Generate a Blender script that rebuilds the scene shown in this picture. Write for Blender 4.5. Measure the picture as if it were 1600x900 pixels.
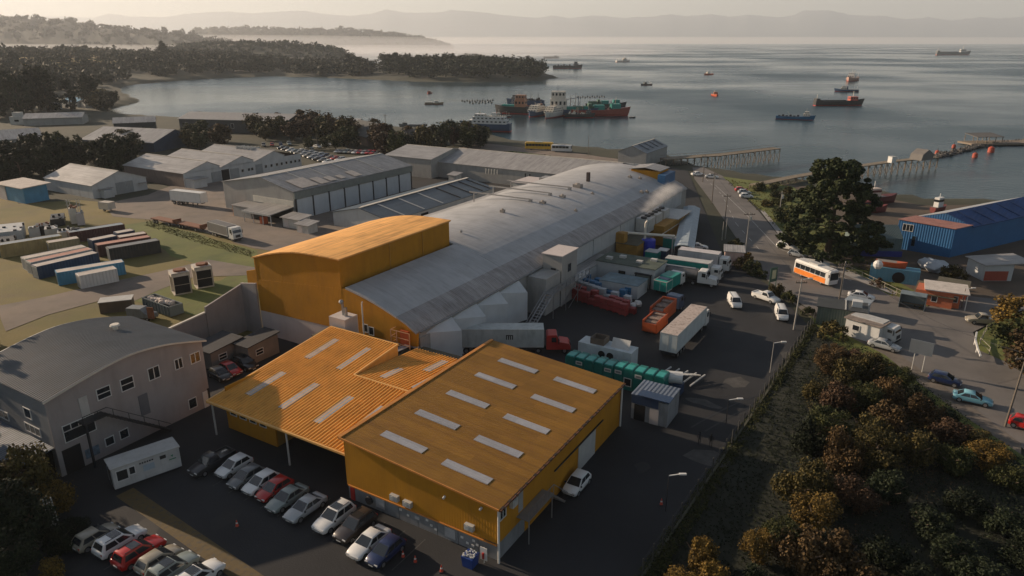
import bpy, bmesh, math, random
import numpy as np
from mathutils import Vector, Matrix
R = math.radians
for o in list(bpy.data.objects): bpy.data.objects.remove(o)
SC = bpy.context.scene; C = SC.collection

# ---------------------------------------------------------------- camera
FPX, CAMH, PITCH = 1100.0, 44.0, math.atan(385/1100.0)
cd = bpy.data.cameras.new('camera'); cam = bpy.data.objects.new('camera', cd); C.objects.link(cam)
cam.location = (0, 0, CAMH); cam.rotation_euler = (math.pi/2 - PITCH, 0, 0)
cd.sensor_width = 36; cd.lens = 36*FPX/1600; cd.clip_start = 0.5; cd.clip_end = 90000
SC.camera = cam
# ---------------------------------------------------------------- sky and sun
SUN_AZ, SUN_EL = 298.0, 18.0       # compass style: clockwise from +Y
w = bpy.data.worlds.new('World'); SC.world = w; w.use_nodes = True
nt = w.node_tree; bg = nt.nodes['Background']
sky = nt.nodes.new('ShaderNodeTexSky'); sky.sky_type = 'NISHITA'; sky.sun_disc = False
sky.sun_elevation = R(SUN_EL); sky.sun_rotation = R(SUN_AZ)
sky.altitude = 50; sky.air_density = 1.3; sky.dust_density = 0.7; sky.ozone_density = 1.0
hsv = nt.nodes.new('ShaderNodeHueSaturation'); hsv.inputs['Saturation'].default_value = .74; nt.links.new(sky.outputs[0], hsv.inputs['Color'])
tint = nt.nodes.new('ShaderNodeMix'); tint.data_type = 'RGBA'; tint.blend_type = 'MULTIPLY'; tint.inputs['Factor'].default_value = 1; tint.inputs['B'].default_value = (.93,.97,1.05,1)
nt.links.new(hsv.outputs[0], tint.inputs['A']); nt.links.new(tint.outputs['Result'], bg.inputs[0]); bg.inputs[1].default_value = 0.05
ld = bpy.data.lights.new('sun', 'SUN'); ld.energy = 5.0; ld.angle = R(0.5); ld.color = (1.0, 0.77, 0.55)
so = bpy.data.objects.new('sun', ld); C.objects.link(so)
so.rotation_euler = (R(90-SUN_EL), 0, R(180-SUN_AZ))
so.location = (-300, 150, 200)
SC.view_settings.view_transform = 'Standard'; SC.view_settings.look = 'None'
SC.view_settings.exposure = 0.60; SC.view_settings.gamma = 1.0; SC.view_settings.use_curve_mapping = False
SC.cycles.volume_bounces = 1; SC.cycles.max_bounces = 6

# ---------------------------------------------------------------- coordinates
cP, sP = math.cos(PITCH), math.sin(PITCH)
def at(u, v, z=0.0):
    """place on the plane of height z that a pixel of the 1600x900 photograph shows"""
    x = (u-800)/FPX; y = (450-v)/FPX
    d = (x, cP + y*sP, -sP + y*cP); t = (z-CAMH)/d[2]
    return Vector((d[0]*t, d[1]*t, z))
GA = R(31)                     # the works is laid out on a grid turned 31 degrees
VX, VY = math.cos(GA), -math.sin(GA); UX, UY = math.sin(GA), math.cos(GA)
def S(v, u, z=0.0): return Vector((v*VX+u*UX, v*VY+u*UY, z))
GRID = -GA                     # rotation about z of anything on the grid: local x = v, local y = u
def az(a): return -R(a)        # local +y points to compass azimuth a

# ---------------------------------------------------------------- materials
_m = {}
def mat(name, col, rough=0.8, metal=0.0, var=0.12, scale=0.6, bump=0.0, bscale=8.0, ribs=None, pitch=0.5, rdepth=0.6, dirt=0.0, dirtcol=(0.05,0.045,0.04), col2=None, rnd=0.0, spec=None, sheets=.8):
    if name in _m: return _m[name]
    m = bpy.data.materials.new(name); _m[name] = m; m.use_nodes = True
    t = m.node_tree; N = t.nodes; Lk = t.links.new; b = N['Principled BSDF']
    b.inputs['Roughness'].default_value = rough; b.inputs['Metallic'].default_value = metal
    if spec is not None: b.inputs['Specular IOR Level'].default_value = spec
    tc = N.new('ShaderNodeTexCoord'); ge = N.new('ShaderNodeNewGeometry')
    no = N.new('ShaderNodeTexNoise'); no.inputs['Scale'].default_value = scale; no.inputs['Detail'].default_value = 5; no.inputs['Roughness'].default_value = .6
    Lk(ge.outputs['Position'], no.inputs['Vector'])
    mr = N.new('ShaderNodeMapRange'); mr.inputs['From Min'].default_value = .3; mr.inputs['From Max'].default_value = .7
    Lk(no.outputs['Fac'], mr.inputs['Value'])
    mx = N.new('ShaderNodeMix'); mx.data_type = 'RGBA'
    c2 = col2 if col2 else tuple(min(1, c*(1+var)) for c in col)
    c1 = col if col2 else tuple(c*(1-var) for c in col)
    mx.inputs['A'].default_value = (*c1, 1); mx.inputs['B'].default_value = (*c2, 1)
    Lk(mr.outputs[0], mx.inputs['Factor']); out = mx.outputs['Result']
    if rnd:
        oi = N.new('ShaderNodeObjectInfo'); hs = N.new('ShaderNodeHueSaturation')
        m1 = N.new('ShaderNodeMapRange'); m1.inputs['To Min'].default_value = 1-rnd; m1.inputs['To Max'].default_value = 1+rnd
        Lk(oi.outputs['Random'], m1.inputs['Value']); Lk(m1.outputs[0], hs.inputs['Value']); Lk(out, hs.inputs['Color']); out = hs.outputs[0]
    if dirt:
        n2 = N.new('ShaderNodeTexNoise'); n2.inputs['Scale'].default_value = scale*2.7; n2.inputs['Detail'].default_value = 7
        mp = N.new('ShaderNodeMapping'); mp.inputs['Scale'].default_value = (1, 1, .25); Lk(ge.outputs['Position'], mp.inputs['Vector']); Lk(mp.outputs[0], n2.inputs['Vector'])
        r2 = N.new('ShaderNodeMapRange'); r2.inputs['From Min'].default_value = .5; r2.inputs['From Max'].default_value = .75; r2.inputs['To Max'].default_value = dirt
        Lk(n2.outputs['Fac'], r2.inputs['Value'])
        m2 = N.new('ShaderNodeMix'); m2.data_type = 'RGBA'; Lk(r2.outputs[0], m2.inputs['Factor']); Lk(out, m2.inputs['A']); m2.inputs['B'].default_value = (*dirtcol, 1); out = m2.outputs['Result']
    if ribs in ('x', 'y'):
        mq = N.new('ShaderNodeMapping'); mq.inputs['Rotation'].default_value = (0, 0, 0 if ribs == 'y' else math.pi/2); Lk(tc.outputs['Object'], mq.inputs['Vector'])
        br = N.new('ShaderNodeTexBrick'); br.inputs['Scale'].default_value = 1; br.inputs['Brick Width'].default_value = 6.5; br.inputs['Row Height'].default_value = 1.02; br.inputs['Mortar Size'].default_value = .02; br.inputs['Mortar Smooth'].default_value = .5; br.inputs['Bias'].default_value = 0
        br.inputs['Color1'].default_value = (.84,.84,.84,1); br.inputs['Color2'].default_value = (1.12,1.12,1.12,1); br.inputs['Mortar'].default_value = (.70,.68,.66,1); Lk(mq.outputs[0], br.inputs['Vector'])
        m3 = N.new('ShaderNodeMix'); m3.data_type = 'RGBA'; m3.blend_type = 'MULTIPLY'; m3.inputs['Factor'].default_value = sheets; Lk(out, m3.inputs['A']); Lk(br.outputs['Color'], m3.inputs['B'])
        ms = N.new('ShaderNodeMapping'); ms.inputs['Scale'].default_value = (.12,2.2,1) if ribs == 'y' else (2.2,.12,1); Lk(tc.outputs['Object'], ms.inputs['Vector'])
        n4 = N.new('ShaderNodeTexNoise'); n4.inputs['Scale'].default_value = 1; n4.inputs['Detail'].default_value = 6; Lk(ms.outputs[0], n4.inputs['Vector'])
        r4 = N.new('ShaderNodeMapRange'); r4.inputs['From Min'].default_value = .48; r4.inputs['From Max'].default_value = .72; r4.inputs['To Max'].default_value = .6*sheets; Lk(n4.outputs['Fac'], r4.inputs['Value'])
        m4 = N.new('ShaderNodeMix'); m4.data_type = 'RGBA'; Lk(r4.outputs[0], m4.inputs['Factor']); Lk(m3.outputs['Result'], m4.inputs['A']); m4.inputs['B'].default_value = (*[c*.62 for c in dirtcol], 1) if dirt else (*[c*.6 for c in col], 1); out = m4.outputs['Result']
    Lk(out, b.inputs['Base Color'])
    nrm = None
    if ribs:
        sx = N.new('ShaderNodeSeparateXYZ'); Lk(tc.outputs['Object'], sx.inputs[0])
        if ribs == 'xy': ad = N.new('ShaderNodeMath'); Lk(sx.outputs[0], ad.inputs[0]); Lk(sx.outputs[1], ad.inputs[1]); v = ad.outputs[0]
        else: v = sx.outputs['XYZ'.index(ribs.upper())]
        mu = N.new('ShaderNodeMath'); mu.operation = 'MULTIPLY'; mu.inputs[1].default_value = 2*math.pi/pitch; Lk(v, mu.inputs[0])
        si = N.new('ShaderNodeMath'); si.operation = 'SINE'; Lk(mu.outputs[0], si.inputs[0])
        bp = N.new('ShaderNodeBump'); bp.inputs['Strength'].default_value = rdepth; bp.inputs['Distance'].default_value = .04; Lk(si.outputs[0], bp.inputs['Height']); nrm = bp.outputs[0]
    if bump:
        n3 = N.new('ShaderNodeTexNoise'); n3.inputs['Scale'].default_value = bscale; n3.inputs['Detail'].default_value = 4; Lk(ge.outputs['Position'], n3.inputs['Vector'])
        b3 = N.new('ShaderNodeBump'); b3.inputs['Strength'].default_value = bump; b3.inputs['Distance'].default_value = .1; Lk(n3.outputs['Fac'], b3.inputs['Height'])
        if nrm: Lk(nrm, b3.inputs['Normal'])
        nrm = b3.outputs[0]
    if nrm: Lk(nrm, b.inputs['Normal'])
    return m
def leafmat(name, c1, c2, rnd=.25):
    m = bpy.data.materials.new(name); _m[name] = m; m.use_nodes = True
    t = m.node_tree; N = t.nodes; Lk = t.links.new; b = N['Principled BSDF']; b.inputs['Roughness'].default_value = .75; b.inputs['Specular IOR Level'].default_value = .2
    ge = N.new('ShaderNodeNewGeometry'); mx = N.new('ShaderNodeMix'); mx.data_type = 'RGBA'
    no = N.new('ShaderNodeTexNoise'); no.inputs['Scale'].default_value = .45; Lk(ge.outputs['Position'], no.inputs['Vector'])
    ad = N.new('ShaderNodeMath'); ad.operation = 'ADD'; mr = N.new('ShaderNodeMapRange'); mr.inputs['From Min'].default_value = .5; mr.inputs['From Max'].default_value = 1.35
    Lk(ge.outputs['Random Per Island'], ad.inputs[0]); Lk(no.outputs['Fac'], ad.inputs[1]); Lk(ad.outputs[0], mr.inputs['Value']); Lk(mr.outputs[0], mx.inputs['Factor'])
    mx.inputs['A'].default_value = (*c1, 1); mx.inputs['B'].default_value = (*c2, 1)
    oi = N.new('ShaderNodeObjectInfo'); hs = N.new('ShaderNodeHueSaturation'); m1 = N.new('ShaderNodeMapRange'); m1.inputs['To Min'].default_value = 1-rnd; m1.inputs['To Max'].default_value = 1+rnd
    Lk(oi.outputs['Random'], m1.inputs['Value']); Lk(m1.outputs[0], hs.inputs['Value']); Lk(mx.outputs['Result'], hs.inputs['Color']); Lk(hs.outputs[0], b.inputs['Base Color'])
    return m
YEL = mat('yellow_sheet', (.44,.20,.014), .75, spec=.22, var=.1, scale=.35, ribs='xy', pitch=.3, rdepth=.15, dirt=.3, dirtcol=(.25,.11,.02))
YELR = mat('yellow_roof_sheet', (.25,.125,.020), .75, spec=.22, var=.12, scale=.3, ribs='y', pitch=.34, rdepth=.35, dirt=.35, dirtcol=(.22,.10,.03))
YELC = mat('yellow_corrugated', (.72,.37,.085), .75, spec=.22, var=.12, scale=.4, dirt=.3, dirtcol=(.3,.13,.04))
YELB = mat('yellow_barrel_roof', (.80,.42,.13), .75, spec=.22, var=.1, scale=.2, ribs='x', pitch=.4, rdepth=.25, dirt=.2, dirtcol=(.3,.14,.05))
SILV = mat('silver_roof_sheet', (.42,.42,.42), .55, metal=.0, sheets=.35, spec=.35, var=.12, scale=.12, ribs='y', pitch=.4, rdepth=.08, dirt=.35, dirtcol=(.2,.19,.18))
GRYR = mat('grey_roof_sheet', (.33,.32,.31), .5, metal=.2, var=.14, scale=.15, ribs='x', pitch=.5, rdepth=.3, dirt=.3, dirtcol=(.14,.13,.12))
GRYRV = mat('grey_roof_sheet_cross', (.34,.33,.32), .5, metal=.2, var=.14, scale=.15, ribs='y', pitch=.5, rdepth=.3, dirt=.3, dirtcol=(.14,.13,.12))
DBLR = mat('dark_blue_roof_sheet', (.06,.085,.11), .45, metal=.2, var=.2, scale=.2, ribs='x', pitch=.5, rdepth=.3)
WALLW = mat('white_wall_sheet', (.44,.46,.47), .6, var=.08, scale=.3, ribs='xy', pitch=.4, rdepth=.25, dirt=.4, dirtcol=(.25,.25,.24))
WALLG = mat('grey_wall_sheet', (.30,.30,.29), .6, var=.1, scale=.3, ribs='xy', pitch=.4, rdepth=.25, dirt=.3, dirtcol=(.15,.15,.14))
CONC = mat('concrete', (.30,.29,.28), .85, var=.15, scale=.5, bump=.2, dirt=.4, dirtcol=(.12,.12,.11))
PLAST = mat('grey_render', (.31,.285,.275), .8, var=.10, scale=.25, bump=.1, dirt=.5, dirtcol=(.19,.175,.165))
SKYL = mat('skylight_sheet', (.36,.36,.38), .35, var=.1, scale=1.0, ribs='y', pitch=.34, rdepth=.3)
TRANS = mat('pale_panel_sheet', (.50,.53,.55), .5, var=.08, scale=.3, dirt=.2, dirtcol=(.3,.31,.31))
WHITE = mat('white_paint', (.62,.62,.60), .45, var=.05, dirt=.25, dirtcol=(.4,.38,.35))
CREAM = mat('cream_trim', (.62,.58,.50), .6)
DARK = mat('dark_metal', (.035,.036,.04), .5, metal=.3)
BLACK = mat('dark_opening', (.008,.008,.009), .9)
GLASS = mat('window_glass', (.02,.025,.03), .08, var=.05, spec=.8)
STEEL = mat('galvanised_steel', (.32,.33,.34), .45, metal=.7)
RUST = mat('rusty_steel', (.20,.08,.04), .8, var=.3, scale=3)
WOOD = mat('weathered_wood', (.20,.16,.12), .85, var=.3, scale=2)
BLUEW = mat('blue_wall_sheet', (.02,.12,.29), .55, var=.12, scale=.3, ribs='xy', pitch=.5, rdepth=.7)
BLUER = mat('blue_roof_sheet', (.014,.06,.19), .7, var=.15, scale=.2, ribs='x', pitch=.8, rdepth=.5)
RUBBER = mat('tyre_rubber', (.02,.02,.02), .8)
RIM = mat('wheel_rim', (.35,.35,.36), .35, metal=.7)
LAMPW = mat('headlight_glass', (.6,.6,.58), .15); LAMPR = mat('taillight_glass', (.35,.02,.015), .2)
BARK = mat('bark', (.09,.065,.045), .9, var=.3, scale=4)
ORANGE = mat('orange_paint', (.42,.08,.02), .5, var=.12, dirt=.3, dirtcol=(.2,.06,.03))
RED = mat('red_paint', (.42,.03,.025), .45, var=.12)
BRICKR = mat('brick_red_boards', (.45,.13,.06), .7, var=.15, scale=2)
TEAL = mat('teal_paint', (.01,.24,.20), .45, var=.12, dirt=.25, dirtcol=(.01,.1,.09))
BLUE = mat('blue_paint', (.03,.12,.26), .5, var=.15, dirt=.2)
NAVY = mat('navy_paint', (.02,.045,.10), .5, var=.15, dirt=.2)
LBLUE = mat('light_blue_paint', (.06,.24,.40), .5, var=.12, dirt=.25, dirtcol=(.05,.12,.18))
TAN = mat('tan_paint', (.33,.26,.12), .6, var=.15, dirt=.35)
LGREY = mat('light_grey_paint', (.45,.45,.43), .55, var=.1, dirt=.3, dirtcol=(.25,.23,.2))
SBLUE = mat('strong_blue_plastic', (.02,.04,.42), .4)
PINKW = mat('pale_pink_wall', (.52,.47,.45), .75, var=.06, scale=.3, dirt=.2, dirtcol=(.3,.27,.26))

# ---------------------------------------------------------------- mesh building
class MB:
    def __init__(s): s.v = []; s.f = []; s.mi = []
    def add(s, vs, fs, mi=0):
        b = len(s.v); s.v += [tuple(p) for p in vs]; s.f += [tuple(i+b for i in f) for f in fs]; s.mi += [mi]*len(fs); return s
    def box(s, x0, x1, y0, y1, z0, z1, mi=0):
        return s.add([(x0,y0,z0),(x1,y0,z0),(x1,y1,z0),(x0,y1,z0),(x0,y0,z1),(x1,y0,z1),(x1,y1,z1),(x0,y1,z1)],
                     [(0,3,2,1),(4,5,6,7),(0,1,5,4),(1,2,6,5),(2,3,7,6),(3,0,4,7)], mi)
    def hexa(s, b, t, mi=0):      # b, t: 4 bottom and 4 top points, counter-clockwise
        return s.add(list(b)+list(t), [(0,3,2,1),(4,5,6,7),(0,1,5,4),(1,2,6,5),(2,3,7,6),(3,0,4,7)], mi)
    def quad(s, a, b, c, d, mi=0): return s.add([a,b,c,d], [(0,1,2,3)], mi)
    def slab(s, a, b, c, d, t=.12, mi=0):   # thick plate hanging t below the quad
        lo = [(p[0],p[1],p[2]-t) for p in (a,b,c,d)]
        return s.hexa(lo, (a,b,c,d), mi)
    def prism(s, pts, z0, z1, mi=0):
        n = len(pts)
        return s.add([(p[0],p[1],z0) for p in pts]+[(p[0],p[1],z1) for p in pts],
            [tuple(range(n))[::-1], tuple(range(n,2*n))]+[(i,(i+1)%n,(i+1)%n+n,i+n) for i in range(n)], mi)
    def profx(s, prof, y0, y1, mi=0):       # closed (x,z) outline pushed along y
        n = len(prof)
        return s.add([(p[0],y0,p[1]) for p in prof]+[(p[0],y1,p[1]) for p in prof],
            [tuple(range(n)), tuple(range(n,2*n))[::-1]]+[(i,i+n,(i+1)%n+n,(i+1)%n) for i in range(n)], mi)
    def profy(s, prof, x0, x1, mi=0):       # closed (y,z) outline pushed along x
        n = len(prof)
        return s.add([(x0,p[0],p[1]) for p in prof]+[(x1,p[0],p[1]) for p in prof],
            [tuple(range(n))[::-1], tuple(range(n,2*n))]+[(i,(i+1)%n,(i+1)%n+n,i+n) for i in range(n)], mi)
    def cyl(s, p, q, r0, r1=None, n=10, mi=0, caps=True):
        r1 = r0 if r1 is None else r1
        p = Vector(p); q = Vector(q); d = (q-p).normalized()
        a = d.orthogonal().normalized(); b = d.cross(a)
        vs = []
        for c, r in ((p, r0), (q, r1)):
            for i in range(n):
                t = 2*math.pi*i/n; vs.append(c + a*(r*math.cos(t)) + b*(r*math.sin(t)))
        fs = [(i,(i+1)%n,(i+1)%n+n,i+n) for i in range(n)]
        if caps: fs += [tuple(range(n))[::-1], tuple(range(n,2*n))]
        return s.add(vs, fs, mi)
    def bar(s, p, q, t=.1, mi=0): return s.cyl(p, q, t/1.4, t/1.4, 4, mi)
    def ball(s, c, r, n=8, mi=0, sz=1.0, jit=0, rng=None):
        vs = []; fs = []; k = n//2
        for j in range(k+1):
            ph = math.pi*j/k
            for i in range(n):
                th = 2*math.pi*i/n; rr = r*(1+(rng.uniform(-jit, jit) if jit else 0))
                vs.append((c[0]+rr*math.sin(ph)*math.cos(th), c[1]+rr*math.sin(ph)*math.sin(th), c[2]-rr*sz*math.cos(ph)))
        for j in range(k):
            for i in range(n): fs.append((j*n+i, j*n+(i+1)%n, (j+1)*n+(i+1)%n, (j+1)*n+i))
        return s.add(vs, fs, mi)
    def loft(s, secs, mi=0, close=True):
        n = len(secs[0]); vs = [p for q in secs for p in q]; fs = []
        for k in range(len(secs)-1):
            for i in range(n): fs.append((k*n+i, k*n+(i+1)%n, (k+1)*n+(i+1)%n, (k+1)*n+i))
        if close: fs += [tuple(range(n))[::-1], tuple(range((len(secs)-1)*n, len(secs)*n))]
        return s.add(vs, fs, mi)
    def mesh(s, name, mats, smooth=False):
        me = bpy.data.meshes.new(name); me.from_pydata(s.v, [], s.f)
        mats = mats if isinstance(mats, (list, tuple)) else [mats]
        for m in mats: me.materials.append(m)
        if len(mats) > 1: me.polygons.foreach_set('material_index', s.mi)
        if smooth: me.polygons.foreach_set('use_smooth', [True]*len(me.polygons))
        bm = bmesh.new(); bm.from_mesh(me); bmesh.ops.recalc_face_normals(bm, faces=bm.faces); bm.to_mesh(me); bm.free()
        return me
def link(o, parent=None):
    C.objects.link(o)
    if parent is not None: o.parent = parent
    return o
def tag(o, label=None, cat=None, group=None, kind=None):
    if label: o['label'] = label
    if cat: o['category'] = cat
    if group: o['group'] = group
    if kind: o['kind'] = kind
    return o
def part(name, mb, mats, parent=None, smooth=False, label=None, kind=None):
    me = mb if isinstance(mb, bpy.types.Mesh) else mb.mesh(name, mats, smooth)
    o = link(bpy.data.objects.new(name, me), parent)
    return tag(o, label, kind=kind)
def thing(name, label, cat, loc, rz=GRID, group=None):
    o = bpy.data.objects.new(name, None); o.empty_display_size = .5; C.objects.link(o)
    o.location = loc; o.rotation_euler = (0, 0, rz); return tag(o, label, cat, group)
def solo(name, mb, mats, label, cat, loc=(0,0,0), rz=0, group=None, kind=None, smooth=False):
    o = part(name, mb, mats, None, smooth); o.location = loc; o.rotation_euler = (0,0,rz); return tag(o, label, cat, group, kind)
def copy_tree(o, loc=None, rz=None, label=None, group=None, scale=None, parent=None):
    c = o.copy(); C.objects.link(c); c.parent = parent
    if loc is not None: c.location = loc
    if rz is not None: c.rotation_euler = (0,0,rz)
    if scale is not None: c.scale = scale
    if label: c['label'] = label
    if group: c['group'] = group
    for ch in o.children: copy_tree(ch, parent=c)
    return c
def struct(name, mb, mats, smooth=False): return tag(part(name, mb, mats, None, smooth), kind='structure')

# windows and doors on walls. face 'x': wall plane at x=k facing +x (sgn) ; face 'y': plane y=k facing -y
def window(root, face, k, a0, a1, z0, z1, sgn=1, nx=1, ny=1, fm=None, gm=None, name='window', t=.08, fr=.09):
    fm = fm or WHITE; gm = gm or GLASS; m = MB(); p = MB()
    def bx(b, a, b2, c, d, n0, n1):
        lo, hi = sorted((k+sgn*n0, k+sgn*n1))
        if face == 'x': b.box(lo, hi, a, b2, c, d)
        else: b.box(a, b2, lo, hi, c, d)
    bx(m, a0, a1, z0-fr, z0, .0, t); bx(m, a0, a1, z1, z1+fr, .0, t)
    bx(m, a0-fr, a0, z0-fr, z1+fr, .0, t); bx(m, a1, a1+fr, z0-fr, z1+fr, .0, t)
    for i in range(1, nx): a = a0+(a1-a0)*i/nx; bx(m, a-fr/2, a+fr/2, z0, z1, .0, t-.01)
    for i in range(1, ny): z = z0+(z1-z0)*i/ny; bx(m, a0, a1, z-fr/2, z+fr/2, .0, t-.015)
    f = part(name, m, fm, root); bx(p, a0, a1, z0, z1, .004, t-.045); part('pane', p, gm, f); return f
def door(root, face, k, a0, a1, z0, z1, m, sgn=1, t=.07, name='door', label=None):
    b = MB(); lo, hi = sorted((k, k+sgn*t))
    if face == 'x': b.box(lo, hi, a0, a1, z0, z1)
    else: b.box(a0, a1, lo, hi, z0, z1)
    d = part(name, b, m, root, label=label)
    return d
def corrug(b, a, dx, dy, n, depth=.09, mi=0):
    """trapezoid-ribbed sheet: corner a, dx runs across the ribs, dy along them (Vectors); n ribs"""
    a = Vector(a); dx = Vector(dx); dy = Vector(dy); up = dx.cross(dy).normalized()
    if up.z < 0: up = -up
    vs = []; fs = []
    for i in range(n):
        for t, h in ((0,0),(.5,0),(.62,1),(.88,1)):
            p = a + dx*((i+t)/n) + up*(h*depth); vs += [p, p+dy]
    vs += [a+dx, a+dx+dy]
    m = len(vs)//2
    for i in range(m-1): fs.append((2*i,2*i+2,2*i+3,2*i+1))
    b.add(vs, fs, mi)
# ================================================================ terrain
random.seed(7); RNG = np.random.default_rng(11)
SEA = -3.0
coast_px = [(1750,330),(1600,319),(1545,321),(1480,318),(1440,321),(1395,311),(1340,300),(1240,289),(1180,284),(1120,274),(1065,264),(1045,250),(1010,242),(960,242),(900,236),
 (840,229),(800,224),(766,216),(740,208),(690,204),(620,206),(560,198),(500,192),(440,189),(380,189),(290,190),(235,187),(185,181),(160,174),(178,167),(203,159),(188,151),(172,143),(182,136),(215,131),
 (300,124),(420,119),(520,121),(620,126),(700,128),(790,128),(845,125),(868,121.5),(850,117),(800,107),(740,103),(680,101),(600,101),(540,98),(420,95),(200,94),(0,93)]
coast = [tuple(at(x, y, SEA)[:2]) for x, y in coast_px]
coast += [(-2600, 1300), (-2600, -900), (1200, -900), (1200, coast[0][1]-20)]
CP = np.array(coast)
def sdist(X, Y):
    """signed distance to the coast, positive on land"""
    P = np.stack([X, Y], -1); best = np.full(X.shape, 1e9); inside = np.zeros(X.shape, bool)
    for i in range(len(CP)):
        a = CP[i]; b = CP[(i+1) % len(CP)]; ab = b-a
        t = np.clip(((P-a)@ab)/(ab@ab), 0, 1); q = a + t[..., None]*ab
        best = np.minimum(best, np.hypot(P[..., 0]-q[..., 0], P[..., 1]-q[..., 1]))
        c = (a[1] > Y) != (b[1] > Y)
        with np.errstate(divide='ignore', invalid='ignore'): xi = (b[0]-a[0])*(Y-a[1])/(b[1]-a[1])+a[0]
        inside ^= c & (X < xi)
    return np.where(inside, best, -best)
def grid_mesh(name, xs, ys, zf, m):
    X, Y = np.meshgrid(xs, ys); Z = zf(X, Y); nx, ny = len(xs), len(ys)
    co = np.stack([X, Y, Z], -1).reshape(-1, 3)
    i = np.arange(nx*ny).reshape(ny, nx); q = np.stack([i[:-1,:-1], i[:-1,1:], i[1:,1:], i[1:,:-1]], -1).reshape(-1, 4)
    me = bpy.data.meshes.new(name); me.from_pydata(co.tolist(), [], q.tolist()); me.materials.append(m)
    me.polygons.foreach_set('use_smooth', [True]*len(me.polygons))
    return me
def landz(X, Y):
    d = sdist(X, Y) + 2.5*np.sin(X*.11+Y*.07) + 1.5*np.sin(X*.31-Y*.23)
    z = np.clip((d-3)/14, -1, 0)*(-SEA+2.2)
    far = np.clip((Y-520)/400, 0, 1)*np.clip(d/120, 0, 1)
    z += far*4*(1+.6*np.sin(X*.008+1)+.5*np.sin(X*.021+Y*.01))
    # low rise to the left of the site, out towards the first hills
    z += np.clip((-X-330)/500, 0, 1)*np.clip(d/100, 0, 1)*14
    return np.where(z > -.001, z, z)
GROUND = mat('ground_earth', (.018,.024,.012), .95, scale=.05, col2=(.044,.042,.022), bump=.4, bscale=1.2, dirt=.5, dirtcol=(.04,.045,.02))
xs = np.concatenate([np.arange(-2600,-700,50), np.arange(-700,420,6.0), np.arange(420,1201,30)])
ys = np.concatenate([np.arange(-900,-40,50), np.arange(-40,620,6.0), np.arange(620,1301,20)])
struct('ground', grid_mesh('ground', xs, ys, landz, GROUND), None)

WATER = bpy.data.materials.new('sea_water'); WATER.use_nodes = True
t_ = WATER.node_tree; N_ = t_.nodes; L_ = t_.links.new; b_ = N_['Principled BSDF']
b_.inputs['Base Color'].default_value = (.012,.042,.058,1); b_.inputs['IOR'].default_value = 1.33; b_.inputs['Specular IOR Level'].default_value = .5
g_ = N_.new('ShaderNodeNewGeometry')
def wnoise(sc, mp, det=3, rough=.5):
    m = N_.new('ShaderNodeMapping'); m.inputs['Scale'].default_value = mp; m.inputs['Rotation'].default_value = (0,0,R(12)); L_(g_.outputs['Position'], m.inputs['Vector'])
    n = N_.new('ShaderNodeTexNoise'); n.inputs['Scale'].default_value = sc; n.inputs['Detail'].default_value = det; n.inputs['Roughness'].default_value = rough; L_(m.outputs[0], n.inputs['Vector']); return n
pat = wnoise(.0032, (.7,.8,1), 5, .55)
rp = N_.new('ShaderNodeMapRange'); rp.inputs['From Min'].default_value = .42; rp.inputs['From Max'].default_value = .60; L_(pat.outputs['Fac'], rp.inputs['Value'])
rr = N_.new('ShaderNodeMapRange'); rr.inputs['To Min'].default_value = .14; rr.inputs['To Max'].default_value = .38; L_(rp.outputs[0], rr.inputs['Value']); L_(rr.outputs[0], b_.inputs['Roughness'])
w1 = wnoise(.35, (.6,1.6,1), 4, .6); w2 = wnoise(.05, (.5,1.8,1), 2)
sm = N_.new('ShaderNodeMath'); sm.operation = 'MULTIPLY_ADD'; L_(w2.outputs['Fac'], sm.inputs[0]); sm.inputs[1].default_value = .5; L_(w1.outputs['Fac'], sm.inputs[2])
bs = N_.new('ShaderNodeMapRange'); bs.inputs['To Min'].default_value = .28; bs.inputs['To Max'].default_value = .95; L_(rp.outputs[0], bs.inputs['Value'])
bb = N_.new('ShaderNodeBump'); bb.inputs['Distance'].default_value = .5; L_(bs.outputs[0], bb.inputs['Strength']); L_(sm.outputs[0], bb.inputs['Height']); L_(bb.outputs[0], b_.inputs['Normal'])
b = MB(); b.quad((-45000,-2500,SEA),(45000,-2500,SEA),(45000,26500,SEA),(-45000,26500,SEA))
struct('sea', b, WATER)

# ---------------------------------------------------------------- far hills and mountains: relief built on a polar grid
def ridge(name, dist, width, pts, m, step=4, nr=12, seed=1, rough=.1, base=SEA-2):
    r_ = np.random.default_rng(seed); xs = np.arange(pts[0][0], pts[-1][0]+.1, step)
    ps = np.array(pts, float); top = np.interp(xs, ps[:,0], ps[:,1])
    h = np.array([at_h(x, y, dist) for x, y in zip(xs, top)])
    rs = np.linspace(-1, 1, nr*2+1); co = []; 
    for j, r in enumerate(rs):
        d = dist + r*width
        prof = np.cos(r*math.pi/2)**1.3
        for i, x in enumerate(xs):
            k = 0 if (i in (0, len(xs)-1)) else 1
            n = 1 + (rough*(r_.random()-.5)*2 if abs(r) > .01 else 0)
            dx = (x-800)/FPX
            co.append((dx*d*1.02, d, base + k*(h[i]-base)*prof*n))
    nx = len(xs); i = np.arange(nx*len(rs)).reshape(len(rs), nx)
    q = np.stack([i[:-1,:-1], i[:-1,1:], i[1:,1:], i[1:,:-1]], -1).reshape(-1, 4)
    me = bpy.data.meshes.new(name); me.from_pydata(co, [], q.tolist()); me.materials.append(m)
    me.polygons.foreach_set('use_smooth', [True]*len(me.polygons))
    struct(name, me, None); return co, nx, len(rs)
def at_h(u, v, y):
    """height of the point at distance y (along +Y) seen at photo row v"""
    a = math.atan((450-v)/FPX) - PITCH
    return CAMH + math.tan(a)*y
HILLM = mat('hill_woodland', (.012,.018,.009), .95, scale=.004, col2=(.03,.03,.016), bump=.8, bscale=.05)
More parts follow.
